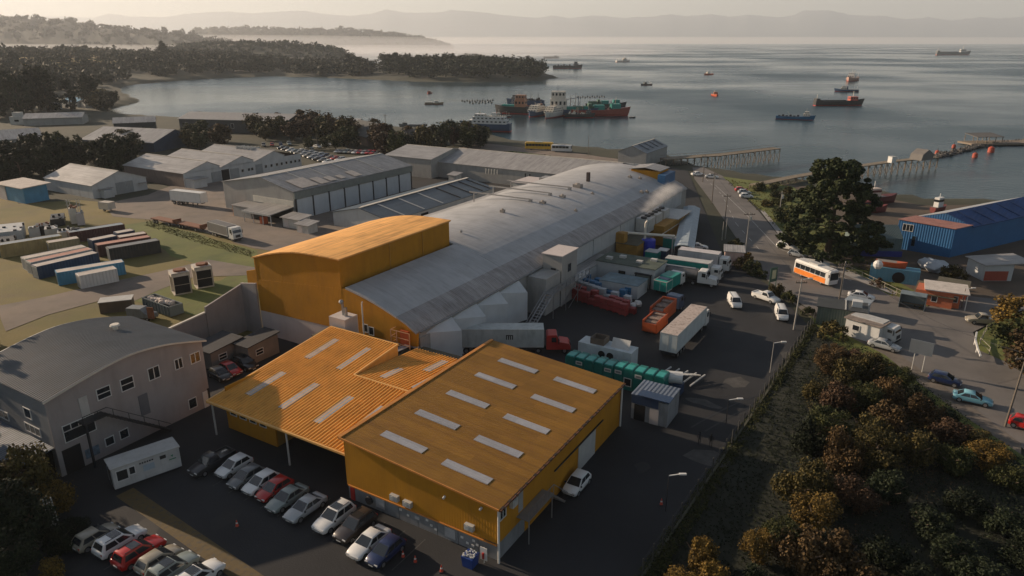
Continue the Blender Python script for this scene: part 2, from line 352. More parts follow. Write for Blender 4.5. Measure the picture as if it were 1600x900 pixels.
MOUNTM = mat('mountain_rock', (.08,.085,.085), .95, scale=.0008, col2=(.14,.14,.14))
mts = [(-200,34),(0,27),(60,26),(130,25),(200,28),(225,21),(255,26),(300,27),(345,21),(375,18),(400,19),(430,21),(470,18),(505,17),(530,22),(570,25),(600,22),(620,15),(650,20),(690,20),(715,16),(745,18),(800,25),(840,28),(855,24),(880,28),(915,24),(960,28),(1000,26),(1025,23),(1050,25),(1085,22),(1110,26),(1140,23),(1180,27),(1200,25),(1215,17),(1250,16),(1280,23),(1330,25),(1365,30),(1395,27),(1430,32),(1470,27),(1500,29),(1540,26),(1600,25),(1700,22),(1850,27)]
rm = np.random.default_rng(5)
mts2 = []
for (a, y0), (b2, y1) in zip(mts[:-1], mts[1:]):
    for k in range(3): f = k/3; mts2.append((a+(b2-a)*f, y0+(y1-y0)*f + rm.uniform(-.35, .35)))
mts2.append(mts[-1])
ridge('mountains', 22000, 3500, mts2, MOUNTM, 5, 8, 3, .03)
hillA = ridge('hill', 3000, 800, [(-420,60),(-300,20),(-150,28),(0,29),(60,31),(110,33),(160,37),(200,44),(240,48),(290,52),(330,57),(370,64),(410,72),(440,79),(470,86)], HILLM, 5, 12, 4, .12)
hillB = ridge('headland', 4300, 500, [(330,72),(345,48),(380,48),(420,47),(470,48),(520,49),(560,49),(600,51),(640,56),(670,61),(690,66),(705,72),(722,80)], HILLM, 4, 10, 5, .1)
hillC = ridge('point', 1900, 260, [(240,96),(300,78),(360,70),(420,70),(470,71),(510,74),(540,78),(560,86),(575,97)], HILLM, 4, 8, 6, .1)
hillD = ridge('rise', 1500, 300, [(-300,100),(-200,80),(0,78),(80,82),(150,78),(220,80),(260,86),(330,104)], HILLM, 5, 8, 7, .1)

# ---------------------------------------------------------------- surfaces of the site: sheets each a little above the one below
def sheet(name, px, z, m, jit=0.0, seg=6.0, kind='structure', world=False):
    pts = [Vector((p[0],p[1],0)) if world else at(*p) for p in px]; r_ = random.Random(len(name)*7+len(px)); out = []
    for i, p in enumerate(pts):
        q = pts[(i+1) % len(pts)]; n = max(1, int((q-p).length/seg)) if jit else 1
        nrm = Vector((-(q-p).y, (q-p).x, 0)).normalized()
        for k in range(n):
            o = p.lerp(q, k/n); 
            if jit: o = o + nrm*r_.uniform(-jit, jit)
            out.append((o.x, o.y, z))
    me = bpy.data.meshes.new(name); bm = bmesh.new(); f = bm.faces.new([bm.verts.new(p) for p in out])
    bmesh.ops.triangulate(bm, faces=[f]); bm.normal_update()
    for f in bm.faces:
        if f.normal.z < 0: f.normal_flip()
    bm.to_mesh(me); bm.free(); me.materials.append(m)
    return struct(name, me, None)
LAWN = mat('lawn_grass', (.105,.098,.022), .95, scale=.05, col2=(.20,.15,.042), bump=.5, bscale=2.5, dirt=.65, dirtcol=(.12,.085,.05))
LAWN2 = mat('green_grass', (.075,.10,.018), .95, scale=.12, col2=(.15,.16,.035), bump=.5, bscale=2.5, dirt=.4, dirtcol=(.09,.075,.035))
DIRT = mat('gravel_track', (.22,.175,.14), .95, scale=.10, col2=(.14,.12,.105), bump=.3, bscale=3, dirt=.5, dirtcol=(.09,.08,.055))
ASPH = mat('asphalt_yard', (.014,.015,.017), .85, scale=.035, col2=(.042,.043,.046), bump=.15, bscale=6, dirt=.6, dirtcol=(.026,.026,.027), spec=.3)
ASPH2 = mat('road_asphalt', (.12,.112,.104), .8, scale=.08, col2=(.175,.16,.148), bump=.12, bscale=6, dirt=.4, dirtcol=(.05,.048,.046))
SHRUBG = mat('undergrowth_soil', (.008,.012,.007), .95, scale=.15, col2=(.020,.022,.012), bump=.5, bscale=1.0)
MUD = mat('foreshore_mud', (.06,.045,.03), .85, scale=.1, col2=(.11,.08,.055), bump=.3, bscale=2)
sheet('lawn', [(-60,330),(0,300),(30,318),(130,312),(200,320),(260,300),(330,262),(480,262),(520,330),(520,430),(410,560),(200,640),(-200,640),(-300,420)], .03, LAWN, .8)
sheet('grass_verge', [(240,345),(330,372),(400,392),(395,420),(330,420),(270,400),(225,372),(190,352)], .05, LAWN2, .6)
sheet('grass_verge', [(330,318),(380,322),(450,350),(540,372),(540,380),(440,362),(345,342)], .05, LAWN2, .4)
sheet('grass_field', [(560,440),(400,405),(345,440),(225,452),(200,470),(330,500),(410,470)], .06, LAWN2, .8)
sheet('gravel_track', [(150,322),(230,305),(300,280),(480,262),(560,262),(620,240),(540,330),(560,385),(470,398),(395,388),(320,362),(240,345),(180,338)], .07, DIRT, .8)
sheet('gravel_track', [(250,425),(330,405),(410,420),(400,432),(300,432),(200,475),(150,470),(0,520),(0,480),(150,447)], .085, DIRT, .8)
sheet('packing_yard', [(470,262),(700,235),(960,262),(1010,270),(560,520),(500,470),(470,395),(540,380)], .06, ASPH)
# car park, works yard and the lane along the fence
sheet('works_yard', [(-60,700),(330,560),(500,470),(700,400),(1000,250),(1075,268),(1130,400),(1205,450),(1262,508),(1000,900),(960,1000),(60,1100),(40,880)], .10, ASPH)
sheet('shore_yard', [(740,222),(800,229),(880,237),(960,248),(1010,256),(1000,266),(900,262),(700,240)], .07, DIRT, .5)
sheet('grass_bank', [(800,236),(880,246),(925,256),(900,262),(800,250),(740,240)], .09, LAWN2, .4)
# public road
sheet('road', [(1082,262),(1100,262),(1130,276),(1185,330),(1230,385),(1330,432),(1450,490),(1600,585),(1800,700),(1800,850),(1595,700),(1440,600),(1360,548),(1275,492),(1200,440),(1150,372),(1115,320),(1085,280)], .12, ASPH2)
sheet('side_road', [(1395,462),(1450,480),(1500,462),(1640,478),(1700,510),(1560,500),(1520,520),(1530,550),(1600,590),(1560,600),(1400,500)], .14, ASPH2)
sheet('pavement', [(1188,330),(1194,330),(1240,384),(1340,430),(1400,458),(1396,462),(1330,435),(1232,388)], .16, CONC)
sheet('foreshore', [(1180,284),(1240,289),(1340,300),(1440,321),(1545,321),(1600,319),(1620,330),(1500,352),(1400,362),(1330,372),(1250,330)], .05, MUD, .8)
sheet('boatyard_ground', [(1330,372),(1400,362),(1500,352),(1640,330),(1700,420),(1640,478),(1500,462),(1450,470),(1380,430),(1290,400)], .08, MUD, .6)
sheet('grass_verge', [(1130,276),(1240,292),(1330,372),(1290,400),(1400,440),(1460,470),(1440,488),(1330,432),(1236,384),(1190,330)], .13, LAWN2, .5)
sheet('grass_verge', [(1560,500),(1700,520),(1700,620),(1600,580),(1530,548),(1522,520)], .16, LAWN2, .4)
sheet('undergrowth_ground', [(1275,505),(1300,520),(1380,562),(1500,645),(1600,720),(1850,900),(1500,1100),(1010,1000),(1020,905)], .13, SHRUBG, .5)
PAINT = mat('road_paint', (.42,.42,.40), .7, dirt=.6, dirtcol=(.12,.12,.12), scale=1.2)
YPAINT = mat('yellow_road_paint', (.11,.075,.025), .8, dirt=.9, dirtcol=(.06,.055,.05), scale=.8)
def stripe(name, pts, wd, z, m, dash=None):
    P = [at(*p) for p in pts]; b = MB(); acc = 0; last = None
    for p, q in zip(P[:-1], P[1:]):
        d = (q-p); L = d.length; d.normalize(); n = Vector((-d.y, d.x, 0))*wd/2; s0 = 0
        while s0 < L:
            s1 = min(L, s0+(dash[0] if dash else L))
            a = p+d*s0; c = p+d*s1; b.quad((a.x-n.x,a.y-n.y,z),(c.x-n.x,c.y-n.y,z),(c.x+n.x,c.y+n.y,z),(a.x+n.x,a.y+n.y,z))
            s0 = s1+(dash[1] if dash else 0)
    struct(name, b, m)
stripe('road_centre_line', [(1098,275),(1128,305),(1150,350),(1190,395)], .14, .145, PAINT, (3,4))
sheet('grass_verge', [(1262,492),(1300,512),(1380,556),(1440,604),(1500,648),(1600,716),(1600,728),(1490,655),(1420,606),(1360,566),(1290,530)], .15, LAWN2, .3)
sheet('dusty_roadside', [(1236,470),(1290,496),(1400,552),(1500,622),(1600,696),(1600,712),(1480,632),(1380,566),(1280,508)], .135, mat('dusty_verge',(.14,.12,.10),.95,scale=.4,var=.3), .4)
stripe('road_edge_line', [(1118,290),(1165,335),(1215,388),(1330,440)], .15, .145, PAINT)
# worn hatched walkway across the car park
b = MB(); p0 = at(195,770); p1 = at(400,912); d = (p1-p0); L0 = d.length; d.normalize(); n = Vector((-d.y,d.x,0))
k = 0.0
while k < L0:
    a = p0+d*k; c = a+d*.28
    b.quad(*[(q.x,q.y,.115) for q in (a-n*.9, c-n*.9+d*.5, c+n*.9+d*.5, a+n*.9)]); k += .75
struct('hatched_walkway', b, YPAINT)

# parking bay lines, patches and tyre marks in the yard
BAYP = mat('worn_bay_paint',(.07,.07,.068),.85,dirt=.95,dirtcol=(.03,.03,.03),scale=1.6)
b = MB()
for k in range(12):
    v0 = -61.6+k*2.42; P = [S(v0,37.6,.108),S(v0+.1,37.6,.108),S(v0+.1,42.4,.108),S(v0,42.4,.108)]; b.quad(*P)
for k in range(7):
    v0 = -61.6+k*2.42; P = [S(v0,24.6,.108),S(v0+.1,24.6,.108),S(v0+.1,29.4,.108),S(v0,29.4,.108)]; b.quad(*P)
struct('parking_bay_lines', b, BAYP)
PATCH = mat('asphalt_patch',(.012,.012,.013),.7,scale=1.5,var=.3); PATCH2 = mat('dusty_patch',(.06,.058,.055),.95,scale=.8,var=.35)
rp_ = random.Random(12)
for i in range(26):
    v0 = rp_.uniform(-24,2) if i % 3 else rp_.uniform(-60,-30); u0 = rp_.uniform(60,130) if i % 3 else rp_.uniform(20,36); n = 12; rx = rp_.uniform(.8,3.2)*(1 if i % 3 else .5); ry = rp_.uniform(.6,2.2); pts = []
    for k in range(n): t = 6.283*k/n; q_ = 1+rp_.uniform(-.25,.25); p = S(v0+rx*q_*math.cos(t), u0+ry*q_*math.sin(t)); pts.append((p.x,p.y))
    sheet('yard_patch', pts, .104+.0004*i, PATCH if (i % 2 or i % 3 == 0) else PATCH2, world=True)
b = MB()
for (p, q, bend) in (((-10,60),(-14,128),3),((-4,60),(-9,128),3),((-20,75),(-6,100),-2),((-14,40),(-11,75),1)):
    for off in (0, 1.7):
        pr = None
        for k in range(25):
            t = k/24; v = p[0]+(q[0]-p[0])*t+bend*math.sin(t*3.14)+off; u = p[1]+(q[1]-p[1])*t
            if pr: b.quad(S(pr[0],pr[1],.1165),S(pr[0]+.24,pr[1],.1165),S(v+.24,u,.1165),S(v,u,.1165))
            pr = (v,u)
struct('tyre_marks', b, mat('tyre_mark',(.010,.010,.011),.6,dirt=.9,dirtcol=(.03,.03,.032),scale=.9))
# ================================================================ buildings of the works
class Site:
    """a thing standing on the works grid; its meshes are given in grid coordinates (v, u, z)"""
    def __init__(s, name, label, cat, v0, u0, group=None):
        s.o = thing(name, label, cat, S(v0, u0), GRID, group); s.d = (v0, u0)
    def part(s, name, mb, mats, parent=None, label=None, kind=None, smooth=False):
        mb.v = [(p[0]-s.d[0], p[1]-s.d[1], p[2]) for p in mb.v]
        return part(name, mb, mats, parent or s.o, smooth, label, kind)
    def win(s, face, k, a0, a1, z0, z1, **kw):
        o = (s.d[0], s.d[1]) if face == 'x' else (s.d[1], s.d[0])
        return window(s.o, face, k-o[0], a0-o[1], a1-o[1], z0, z1, **kw)
    def door(s, face, k, a0, a1, z0, z1, m, **kw):
        o = (s.d[0], s.d[1]) if face == 'x' else (s.d[1], s.d[0])
        return door(s.o, face, k-o[0], a0-o[1], a1-o[1], z0, z1, m, **kw)
    def box(s, name, x0, x1, y0, y1, z0, z1, m, **kw): return s.part(name, MB().box(x0,x1,y0,y1,z0,z1), m, **kw)
def interp(prof, v): return float(np.interp(v, [p[0] for p in prof], [p[1] for p in prof]))
def densify(prof, n=3):
    """smooth a roof outline with a Catmull-Rom curve"""
    P = [prof[0]]+list(prof)+[prof[-1]]; out = []
    for i in range(1, len(P)-2):
        p0,p1,p2,p3 = [np.array(q, float) for q in P[i-1:i+3]]
        for k in range(n):
            t = k/n; out.append(tuple(.5*((2*p1)+(-p0+p2)*t+(2*p0-5*p1+4*p2-p3)*t*t+(-p0+3*p1-3*p2+p3)*t**3)))
    out.append(tuple(P[-2])); return out
def shell(prof, y0, y1, t=.25):       # curved roof: outline (v,z) pushed along u, t thick
    b = MB(); n = len(prof)
    b.profx(list(prof)+[(p[0], p[1]-t) for p in prof[::-1]], y0, y1); return b

# ---- the long arched plant hall
H = Site('plant_hall', 'long arched silver-roofed plant hall with a tall yellow front block', 'factory', -71.6, 68.3)
ROOF = densify([(-87.3,10.2),(-83,11.2),(-79,11.7),(-75,11.9),(-71,11.7),(-67,11.05),(-63,10.05),(-59.3,8.75)], 3)
BAND = [(-59.3,8.75),(-57.6,8.05),(-56.0,7.05)]
BLK = densify([(-87.3,12.8),(-83.7,13.9),(-80.2,14.7),(-76.8,15.15),(-72.9,15.3),(-69.3,15.3)], 3)
H.part('arched_roof', shell([p for p in ROOF if p[0]>-69.3], 68.1, 94.5), SILV); H.part('arched_roof', shell(ROOF, 94.56, 184), SILV)
BANDM = mat('weathered_eave_sheet', (.33,.31,.30), .6, metal=.1, var=.15, scale=.2, ribs='y', pitch=.4, rdepth=.2, dirt=.4, dirtcol=(.2,.17,.15))
H.part('eave_band', shell(BAND, 68.1, 184.2, .2), BANDM)
b = MB(); b.profx([(-87.2,4.1),(-87.2,9.2)]+[(p[0], p[1]-.3) for p in ROOF+BAND[1:] if p[0]>-69.6]+[(-56.1,4.9)], 68.3, 68.75); H.part('gable_wall', b, YEL)
b = MB(); b.profx([(-87.3,0),(-87.3,4.1),(-56.1,4.9),(-56.1,0)], 68.35, 68.8); H.part('wall_base', b, PINKW)
b = MB(); b.box(-87.3,-87.0,68.8,184,0,9.5); b.box(-87,-56.2,183.6,183.9,0,7); b.profx([(-87,7),(-80,11.3),(-75,11.9),(-68,10.8),(-56.2,7)],183.6,183.9); H.part('outer_wall', b, WALLW)
b = MB(); b.profx([(-87.25,9.2)]+[(p[0], p[1]-.02) for p in BLK]+[(-69.35,9.2)], 68.32, 68.73); H.part('block_front', b, YEL)
b = MB(); b.box(-69.55,-69.3,68.28,94.5,9.5,15.25); b.box(-87.3,-87.05,68.28,94.5,9,12.7); b.profx([(-87.05,9)]+[(p[0],p[1]-.05) for p in BLK]+[(-69.55,9)],94.3,94.55); H.part('block_wall', b, YEL)
H.part('block_roof', shell([(p[0]-.15 if i==0 else p[0], p[1]+.06) for i,p in enumerate(BLK)]+[(-69.1,15.33)], 68.0, 94.8, .2), YELB)
b = MB(); b.box(-69.27,-69.2,68.2,94.7,15.05,15.2); b.box(-69.27,-69.2,78.9,79.05,9.8,15.05); b.box(-69.27,-69.2,87.0,87.12,9.8,15.05); H.part('flashing', b, mat('yellow_trim',(.45,.22,.03),.6))
H.win('y', 68.28, -65.6, -64.8, 5.2, 6.3, sgn=-1); H.win('y', 68.28, -64.5, -63.7, 5.0, 6.1, sgn=-1)
# right hand wall: big white panels standing out like fins, dark wedges above them
b = MB(); b.box(-56.3,-56.1,69,184,0,7.0); H.part('side_wall', b, WALLG)
for i, (u0, u1) in enumerate([(70.5,76.2),(76.4,82.6),(82.8,89.0),(89.2,95.2)]):
    b = MB(); b.hexa([(-56.1,u0,0),(-54.3,u1-.3,0),(-54.2,u1,0),(-56.1,u1,0)], [(-56.1,u0,6.2),(-54.3,u1-.3,4.9),(-54.2,u1,4.9),(-56.1,u1,6.9)])
    H.part('wall_panel', b, TRANS)
for i in range(5):
    u0 = 111+i*13.8; b = MB(); b.box(-56.08,-55.9,u0,u0+13.4,3.4,6.8); H.part('wall_panel', b, WALLW)
b = MB(); b.box(-56.05,-55.8,69,184,6.75,6.95); H.part('gutter', b, STEEL)
# end cupola, roof vents and catwalks that cross the ridge
b = MB(); b.box(-69.5,-61.6,177.4,184.3,9.5,11.9); H.part('cupola', b, YEL)
b = MB(); b.slab((-69.9,177,12.1),(-65.5,177,12.75),(-65.5,184.6,12.75),(-69.9,184.6,12.1)); b.slab((-65.5,177,12.75),(-61.2,177,12.1),(-61.2,184.6,12.1),(-65.5,184.6,12.75)); H.part('cupola_roof', b, GRYR)
b = MB(); b.box(-61.5,-59.5,176,184,8,11.3); H.part('blue_end_box', b, BLUE)
for u0, v0, v1 in ((128,-88,-72.3),(136,-88,-71.8),(144,-88,-71)):
    b = MB(); b.box(v0,v1,u0,u0+.6,12.3,12.42); b.box(v0,v1,u0,u0+.05,12.42,12.6); b.box(v0+.9,v0+1.1,u0+.2,u0+.4,10.2,12.3); b.box(v1-.6,v1,u0+.1,u0+.8,11.7,12.4); H.part('catwalk', b, mat('catwalk_grey',(.38,.36,.34),.7))
for u0, v0, sz, hh in ((117,-72.5,1.2,.7),(129.5,-70.2,1.6,.5),(137.5,-69.6,1.6,.5),(148.5,-71.2,2.6,.9),(146.6,-66.5,.9,.35),(131.8,-63.5,.8,.4),(170,-66.8,1.3,.5),(172,-64.8,1.1,.5),(162,-60.4,1.2,.5),(164,-59.8,1.1,.5)):
    z = interp(ROOF, v0); sz *= .75; hh *= .8; b = MB(); b.box(v0-sz/2,v0+sz/2,u0-sz*.4,u0+sz*.4,z-.3,z+hh); b.cyl((v0,u0,z+hh),(v0,u0,z+hh+.25),sz*.3,sz*.22,8); H.part('roof_vent', b, mat('vent_paint',(.28,.25,.22),.7))
b = MB(); b.box(-72.4,-71.7,155.6,156.4,11.8,14.0); H.part('chimney', b, mat('vent_dark',(.07,.05,.045),.8))
for v0,u0,z0 in ((-70.7,100,11.8),(-66,109,10.4)): b = MB(); b.cyl((v0,u0,z0),(v0,u0,z0+.4),.23); H.part('roof_cap', b, STEEL)

# stair tower on the yard side
T = Site('stair_tower', 'tall narrow grey stair tower with a flat pale roof against the plant hall', 'tower', -54, 106)
T.box('wall', -55.9,-52.2,103.5,109.5,0,9.2, WALLG)
b = MB(); b.box(-56.1,-52.0,103.3,109.7,9.2,9.35); T.part('roof', b, PINKW)
T.win('x', -52.2, 106.0,106.9,5.9,7.1, fm=DARK); T.win('y', 103.5, -54.2,-53.4,5.6,6.8, sgn=-1, fm=DARK)
T.box('lower_annex', -56.0,-52.4,98.2,103.4,0,6.6, WALLG)
b = MB(); b.box(-52.2,-50.6,103.3,112,4.3,4.45); b.box(-52.3,-50.6,97.5,103.3,4.3,4.45)
for k in range(10): b.box(-50.7,-50.6,97.6+k*1.55,97.7+k*1.55,0 if k%3==0 else 4.4,5.4)
b.box(-50.72,-50.6,97.6,112,5.35,5.45); b.box(-50.72,-50.6,97.6,112,4.85,4.93); T.part('landing', b, STEEL)
b = MB()
for k in range(14): b.box(-51.9,-50.7,97.4-k*.55,97.4-k*.55+.35,4.3-k*.31,4.38-k*.31)
for s in (-51.95,-50.7):
    b.bar((s,97.5,4.3),(s,89.8,0),.18); b.bar((s,97.5,5.3),(s,89.8,1),.07)
    for k in range(6): b.bar((s,97-k*1.4,4.1-k*.78),(s,97-k*1.4,5.1-k*.78),.06)
T.part('stair_flight', b, STEEL)
b = MB()
for s in (-52.1,-50.7):
    b.bar((s,103.4,0),(s,111.8,4.3),.09); b.bar((s,111.8,0),(s,103.4,4.3),.09)
T.part('brace', b, STEEL)
b = MB(); b.box(-56,-53.2,112,127,0,3.1); TL = Site('white_lean_to', 'low white lean-to behind the blue crates beside the plant hall', 'shed', -54.5, 112); TL.part('wall', b, WALLW)
TL.box('roof', -56,-53,111.8,127.2,3.1,3.25, GRYR)

# white workshop with dark doorways
WB = Site('white_workshop', 'low white flat-roofed workshop with two dark doorways beside the yard', 'building', -48, 124)
WB.box('wall', -53.2,-41.4,120.5,127,0,3.9, WALLW)
b = MB(); b.box(-53.4,-41.2,120.3,127.2,3.9,4.05); WB.part('roof', b, mat('mossy_roof',(.07,.09,.07),.8,var=.3))
WB.door('y',120.5,-48.6,-47.2,0.1,2.7, BLACK, sgn=-1); WB.door('y',120.5,-44.9,-42.2,.1,2.6, mat('grey_door',(.16,.19,.18),.6), sgn=-1)
b = MB(); b.box(-45.1,-44.9,120.2,120.5,0,2.8); b.box(-42.2,-42.0,120.2,120.5,0,2.8); b.box(-45.2,-41.9,120.0,120.5,2.7,2.9); WB.part('door_frame', b, DARK)
for x,y in ((-52,122),(-50,124),(-46,122.5),(-44,125)): WB.box('roof_box', x,x+1.2,y,y+.9,4.05,4.5, LGREY)

# ---- front right yellow warehouse
Y1 = Site('yellow_warehouse', 'yellow warehouse nearest the camera with ten pale rooflights', 'warehouse', -36.5, 43.4)
def zr(v): return 7.25 - (v+45.5)*(1.35/18.0)
b = MB(); b.profx([(-45.5,1.75),(-27.5,1.95),(-27.5,zr(-27.5)-.12),(-45.5,zr(-45.5)-.12)], 43.4, 43.65); Y1.part('front_cladding', b, YEL)
b = MB(); b.profx([(-27.55,0),(-27.55,zr(-27.5)-.12),(-27.75,zr(-27.5)-.12),(-27.75,0)], 48.2, 70.9); b.profx([(-27.5,1.95),(-27.5,zr(-27.5)-.12),(-27.75,zr(-27.5)-.12),(-27.75,1.95)], 43.65, 48.2); Y1.part('side_cladding', b, YEL)
b = MB(); b.box(-45.5,-45.25,43.65,70.9,0,7.1); b.profx([(-45.5,0),(-27.5,0),(-27.5,zr(-27.5)-.12),(-45.5,zr(-45.5)-.12)],70.65,70.9); Y1.part('rear_cladding', b, YEL)
PANELG = mat('grey_dado_panel', (.21,.22,.23), .7, var=.12, scale=.6, dirt=.5, dirtcol=(.10,.10,.10))
vs_ = [-45.45,-43.2,-40.9,-38.9,-36.6,-34.3,-31.9,-29.7,-27.55]
for a, c in zip(vs_[:-1], vs_[1:]): Y1.box('dado_panel', a+.03,c-.03,43.47,43.7,0.0,1.74, PANELG)
Y1.box('dado_panel', -27.78,-27.56,43.5,48.15,0,1.93, PANELG)
b = MB(); b.slab((-45.8,43.1,zr(-45.8)),(-27.2,43.1,zr(-27.2)),(-27.2,71.1,zr(-27.2)),(-45.8,71.1,zr(-45.8)),.14); Y1.part('roof', b, YELR)
for v0, u0 in [(-42,66.4),(-34.3,66.4),(-42.2,61.6),(-34.4,61.2),(-42.4,56.2),(-34.7,55.8),(-42.6,50.9),(-34.9,50.6),(-42.8,45.7),(-35.1,45.4)]:
    b = MB(); b.slab((v0,u0,zr(v0)+.06),(v0+5.2,u0,zr(v0+5.2)+.06),(v0+5.2,u0+1.05,zr(v0+5.2)+.06),(v0,u0+1.05,zr(v0)+.06),.1); Y1.part('rooflight', b, SKYL)
b = MB(); b.slab((-45.95,43.1,zr(-45.8)+.1),(-45.55,43.1,zr(-45.5)+.1),(-45.55,71.1,zr(-45.5)+.1),(-45.95,71.1,zr(-45.8)+.1),.1)
b.hexa([(-45.8,43.0,zr(-45.8)-.12),(-27.2,43.0,zr(-27.2)-.12),(-27.2,43.1,zr(-27.2)-.12),(-45.8,43.1,zr(-45.8)-.12)],[(-45.8,43.0,zr(-45.8)+.06),(-27.2,43.0,zr(-27.2)+.06),(-27.2,43.1,zr(-27.2)+.06),(-45.8,43.1,zr(-45.8)+.06)])
Y1.part('roof_trim', b, mat('orange_trim',(.55,.22,.04),.6))
b = MB(); b.box(-27.2,-27.0,43.1,71.1,zr(-27.2)-.2,zr(-27.2)-.03); Y1.part('gutter', b, mat('rust_gutter',(.12,.045,.02),.8,var=.5,scale=1.5))
rr_ = random.Random(3); b = MB()
for k in range(26): y = 43.5+k*1.06+rr_.uniform(-.3,.3); b.box(-27.22,-26.98,y,y+rr_.uniform(.15,.6),zr(-27.2)-.05,zr(-27.2)+.02)
Y1.part('gutter_debris', b, mat('gutter_debris',(.02,.012,.01),.9), kind='stuff')
for u0 in (43.25,70.9): b = MB(); b.cyl((-27.35,u0,0),(-27.35,u0,zr(-27.2)-.15),.11,n=8); Y1.part('downpipe', b, WHITE)
b = MB(); b.box(-45.3,-27.6,43.30,43.42,1.72,1.84); Y1.part('dado_flashing', b, mat('orange_trim',(.55,.22,.04),.6))
Y1.door('x',-27.55,59.6,63.9,0,3.2, LGREY, label='tall pale sliding door'); b = MB(); b.box(-27.5,-27.4,54,65.8,3.35,3.5); Y1.part('door_rail', b, DARK)
Y1.win('x',-27.5,42.5+1.2,44.6,4.3,5.4, nx=2); Y1.box('side_door',-27.54,-27.46,46.9,47.7,3.0,5.1, WALLG)
b = MB(); b.box(-27.5,-26.2,46.6,51.5,2.7,2.82)
for k in range(7): b.bar((-26.25,46.7+k*.8,2.8),(-26.25,46.7+k*.8,3.8),.05); b.box(-27.4,-26.3,51.5+k*.42,51.5+k*.42+.3,2.4-k*.38,2.46-k*.38)
b.bar((-26.25,46.7,3.8),(-26.25,51.5,3.8),.06); b.bar((-26.25,51.5,3.8),(-26.25,54.6,1),.06); b.bar((-26.3,46.8,0),(-26.3,46.8,2.7),.1); b.bar((-26.3,51.3,0),(-26.3,51.3,2.7),.1)
Y1.part('side_stair', b, STEEL)
b = MB(); b.box(-27.48,-27.1,45.3,46.2,4.6,5.4); b.cyl((-27.1,45.75,5),(-27.02,45.75,5),.3,n=12); Y1.part('air_conditioner', b, LGREY)
for v0, z0 in ((-39.6,2.35),(-38.0,2.25),(-30.9,2.45)):
    b = MB(); b.box(v0,v0+.95,43.0,43.38,z0,z0+.6); b.cyl((v0+.35,43.0,z0+.3),(v0+.35,42.96,z0+.3),.22,n=12); Y1.part('air_conditioner', b, LGREY)
b = MB(); b.cyl((-42.6,43.4,.95),(-42.6,43.2,.95),.45,.42,14); Y1.part('wall_fan', b, DARK)
WPL = mat('notice_board_white',(.38,.39,.40),.6,dirt=.3)
for v0,v1,z0,z1 in ((-41.8,-40.7,.5,1.6),(-33.4,-32.2,.45,1.5),(-36.9,-36.4,1.0,1.3)): Y1.box('wall_board', v0,v1,43.4,43.47,z0,z1, WPL)
b = MB(); 
for v0,z0 in ((-38.8,1.2),(-37.9,.9),(-35.6,1.25),(-35.1,.85),(-34.6,.6),(-31.6,.95),(-31.0,.55),(-30.3,1.1),(-30.4,.5),(-29.9,.8)): b.box(v0,v0+.28,43.41,43.46,z0,z0+.22)
Y1.part('small_sign', b, WHITE, kind='stuff')
Y1.box('door', -45.15,-44.6,43.40,43.47,0,1.6, RED, label='small reddish hatch at the left corner')
for v0,z0 in ((-33.2,4.9),(-29.2,5.2)): b = MB(); b.cyl((v0,43.38,z0),(v0,43.1,z0-.1),.12,n=8); Y1.part('wall_lamp', b, WHITE)

# ---- corrugated yellow shed between the halls
Y2 = Site('corrugated_shed', 'lower yellow shed with a ribbed corrugated roof left of the rooflight warehouse', 'shed', -57, 44.5)
z2 = lambda u: 4.6+(u-44.5)*.108
z3 = lambda u: 5.84-(u-56)*.075
b = MB(); corrug(b, (-67.8,44.2,z2(44.2)), (22.0,0,0), (0,11.8,z2(56)-z2(44.2)), 48, .14); Y2.part('roof_sheet', b, YELC)
b = MB(); corrug(b, (-67.8,56,z2(56)), (11.9,0,0), (0,8.2,z2(64.2)-z2(56)), 26, .14); Y2.part('roof_sheet', b, YELC)
b = MB(); corrug(b, (-55.9,56,z3(56)), (10.1,0,0), (0,11.8,z3(67.8)-z3(56)), 22, .14); Y2.part('roof_sheet', b, YELC)
b = MB(); b.add([(-55.9,56,5.8),(-55.9,64.2,z3(64.2)),(-55.9,64.2,z2(64.2)),(-56.1,56,5.8),(-56.1,64.2,z3(64.2)),(-56.1,64.2,z2(64.2))],[(0,1,2),(5,4,3),(0,2,5,3),(1,4,5,2),(0,3,4,1)]); Y2.part('step_wall', b, YELC)
b = MB(); b.box(-67.95,-67.8,44.2,64.3,4.3,4.4); 
for p, q in (((-67.9,44.15,z2(44.15)),(-67.9,64.3,z2(64.3))),((-67.9,64.3,z2(64.3)+.05),(-55.9,64.3,z2(64.3)+.05)),((-55.95,64.3,z2(64.3)+.1),(-55.95,56,z2(56)+.12)),((-55.9,56,z2(56)+.12),(-46,56,z2(56)+.12)),((-67.9,44.15,z2(44.15)),(-46,44.15,z2(44.15)))): b.bar(p,q,.22)
Y2.part('ridge_flashing', b, mat('yellow_flashing',(.72,.40,.12),.5))
for v0,u0,u1 in ((-64.9,56.5,61.9),(-59.2,56.3,61.9),(-64.9,47.2,52.7),(-59.1,47,52.6),(-53.4,46.8,52.3),(-48.6,47.4,52.4)):
    b = MB(); zz = lambda u: z2(u)+.14; b.slab((v0,u0,zz(u0)),(v0+.95,u0,zz(u0)),(v0+.95,u1,zz(u1)),(v0,u1,zz(u1)),.1); Y2.part('rooflight', b, SKYL)
for v0,u0,u1 in ((-53.2,57.5,61),(-50.3,62.2,66.3),(-48.2,57.2,61.5),(-57.8,64.6,67.9)):
    b = MB(); zz = lambda u: z3(u)+.14; b.slab((v0,u0,zz(u0)),(v0+.95,u0,zz(u0)),(v0+.95,u1,zz(u1)),(v0,u1,zz(u1)),.1); Y2.part('rooflight', b, SKYL)
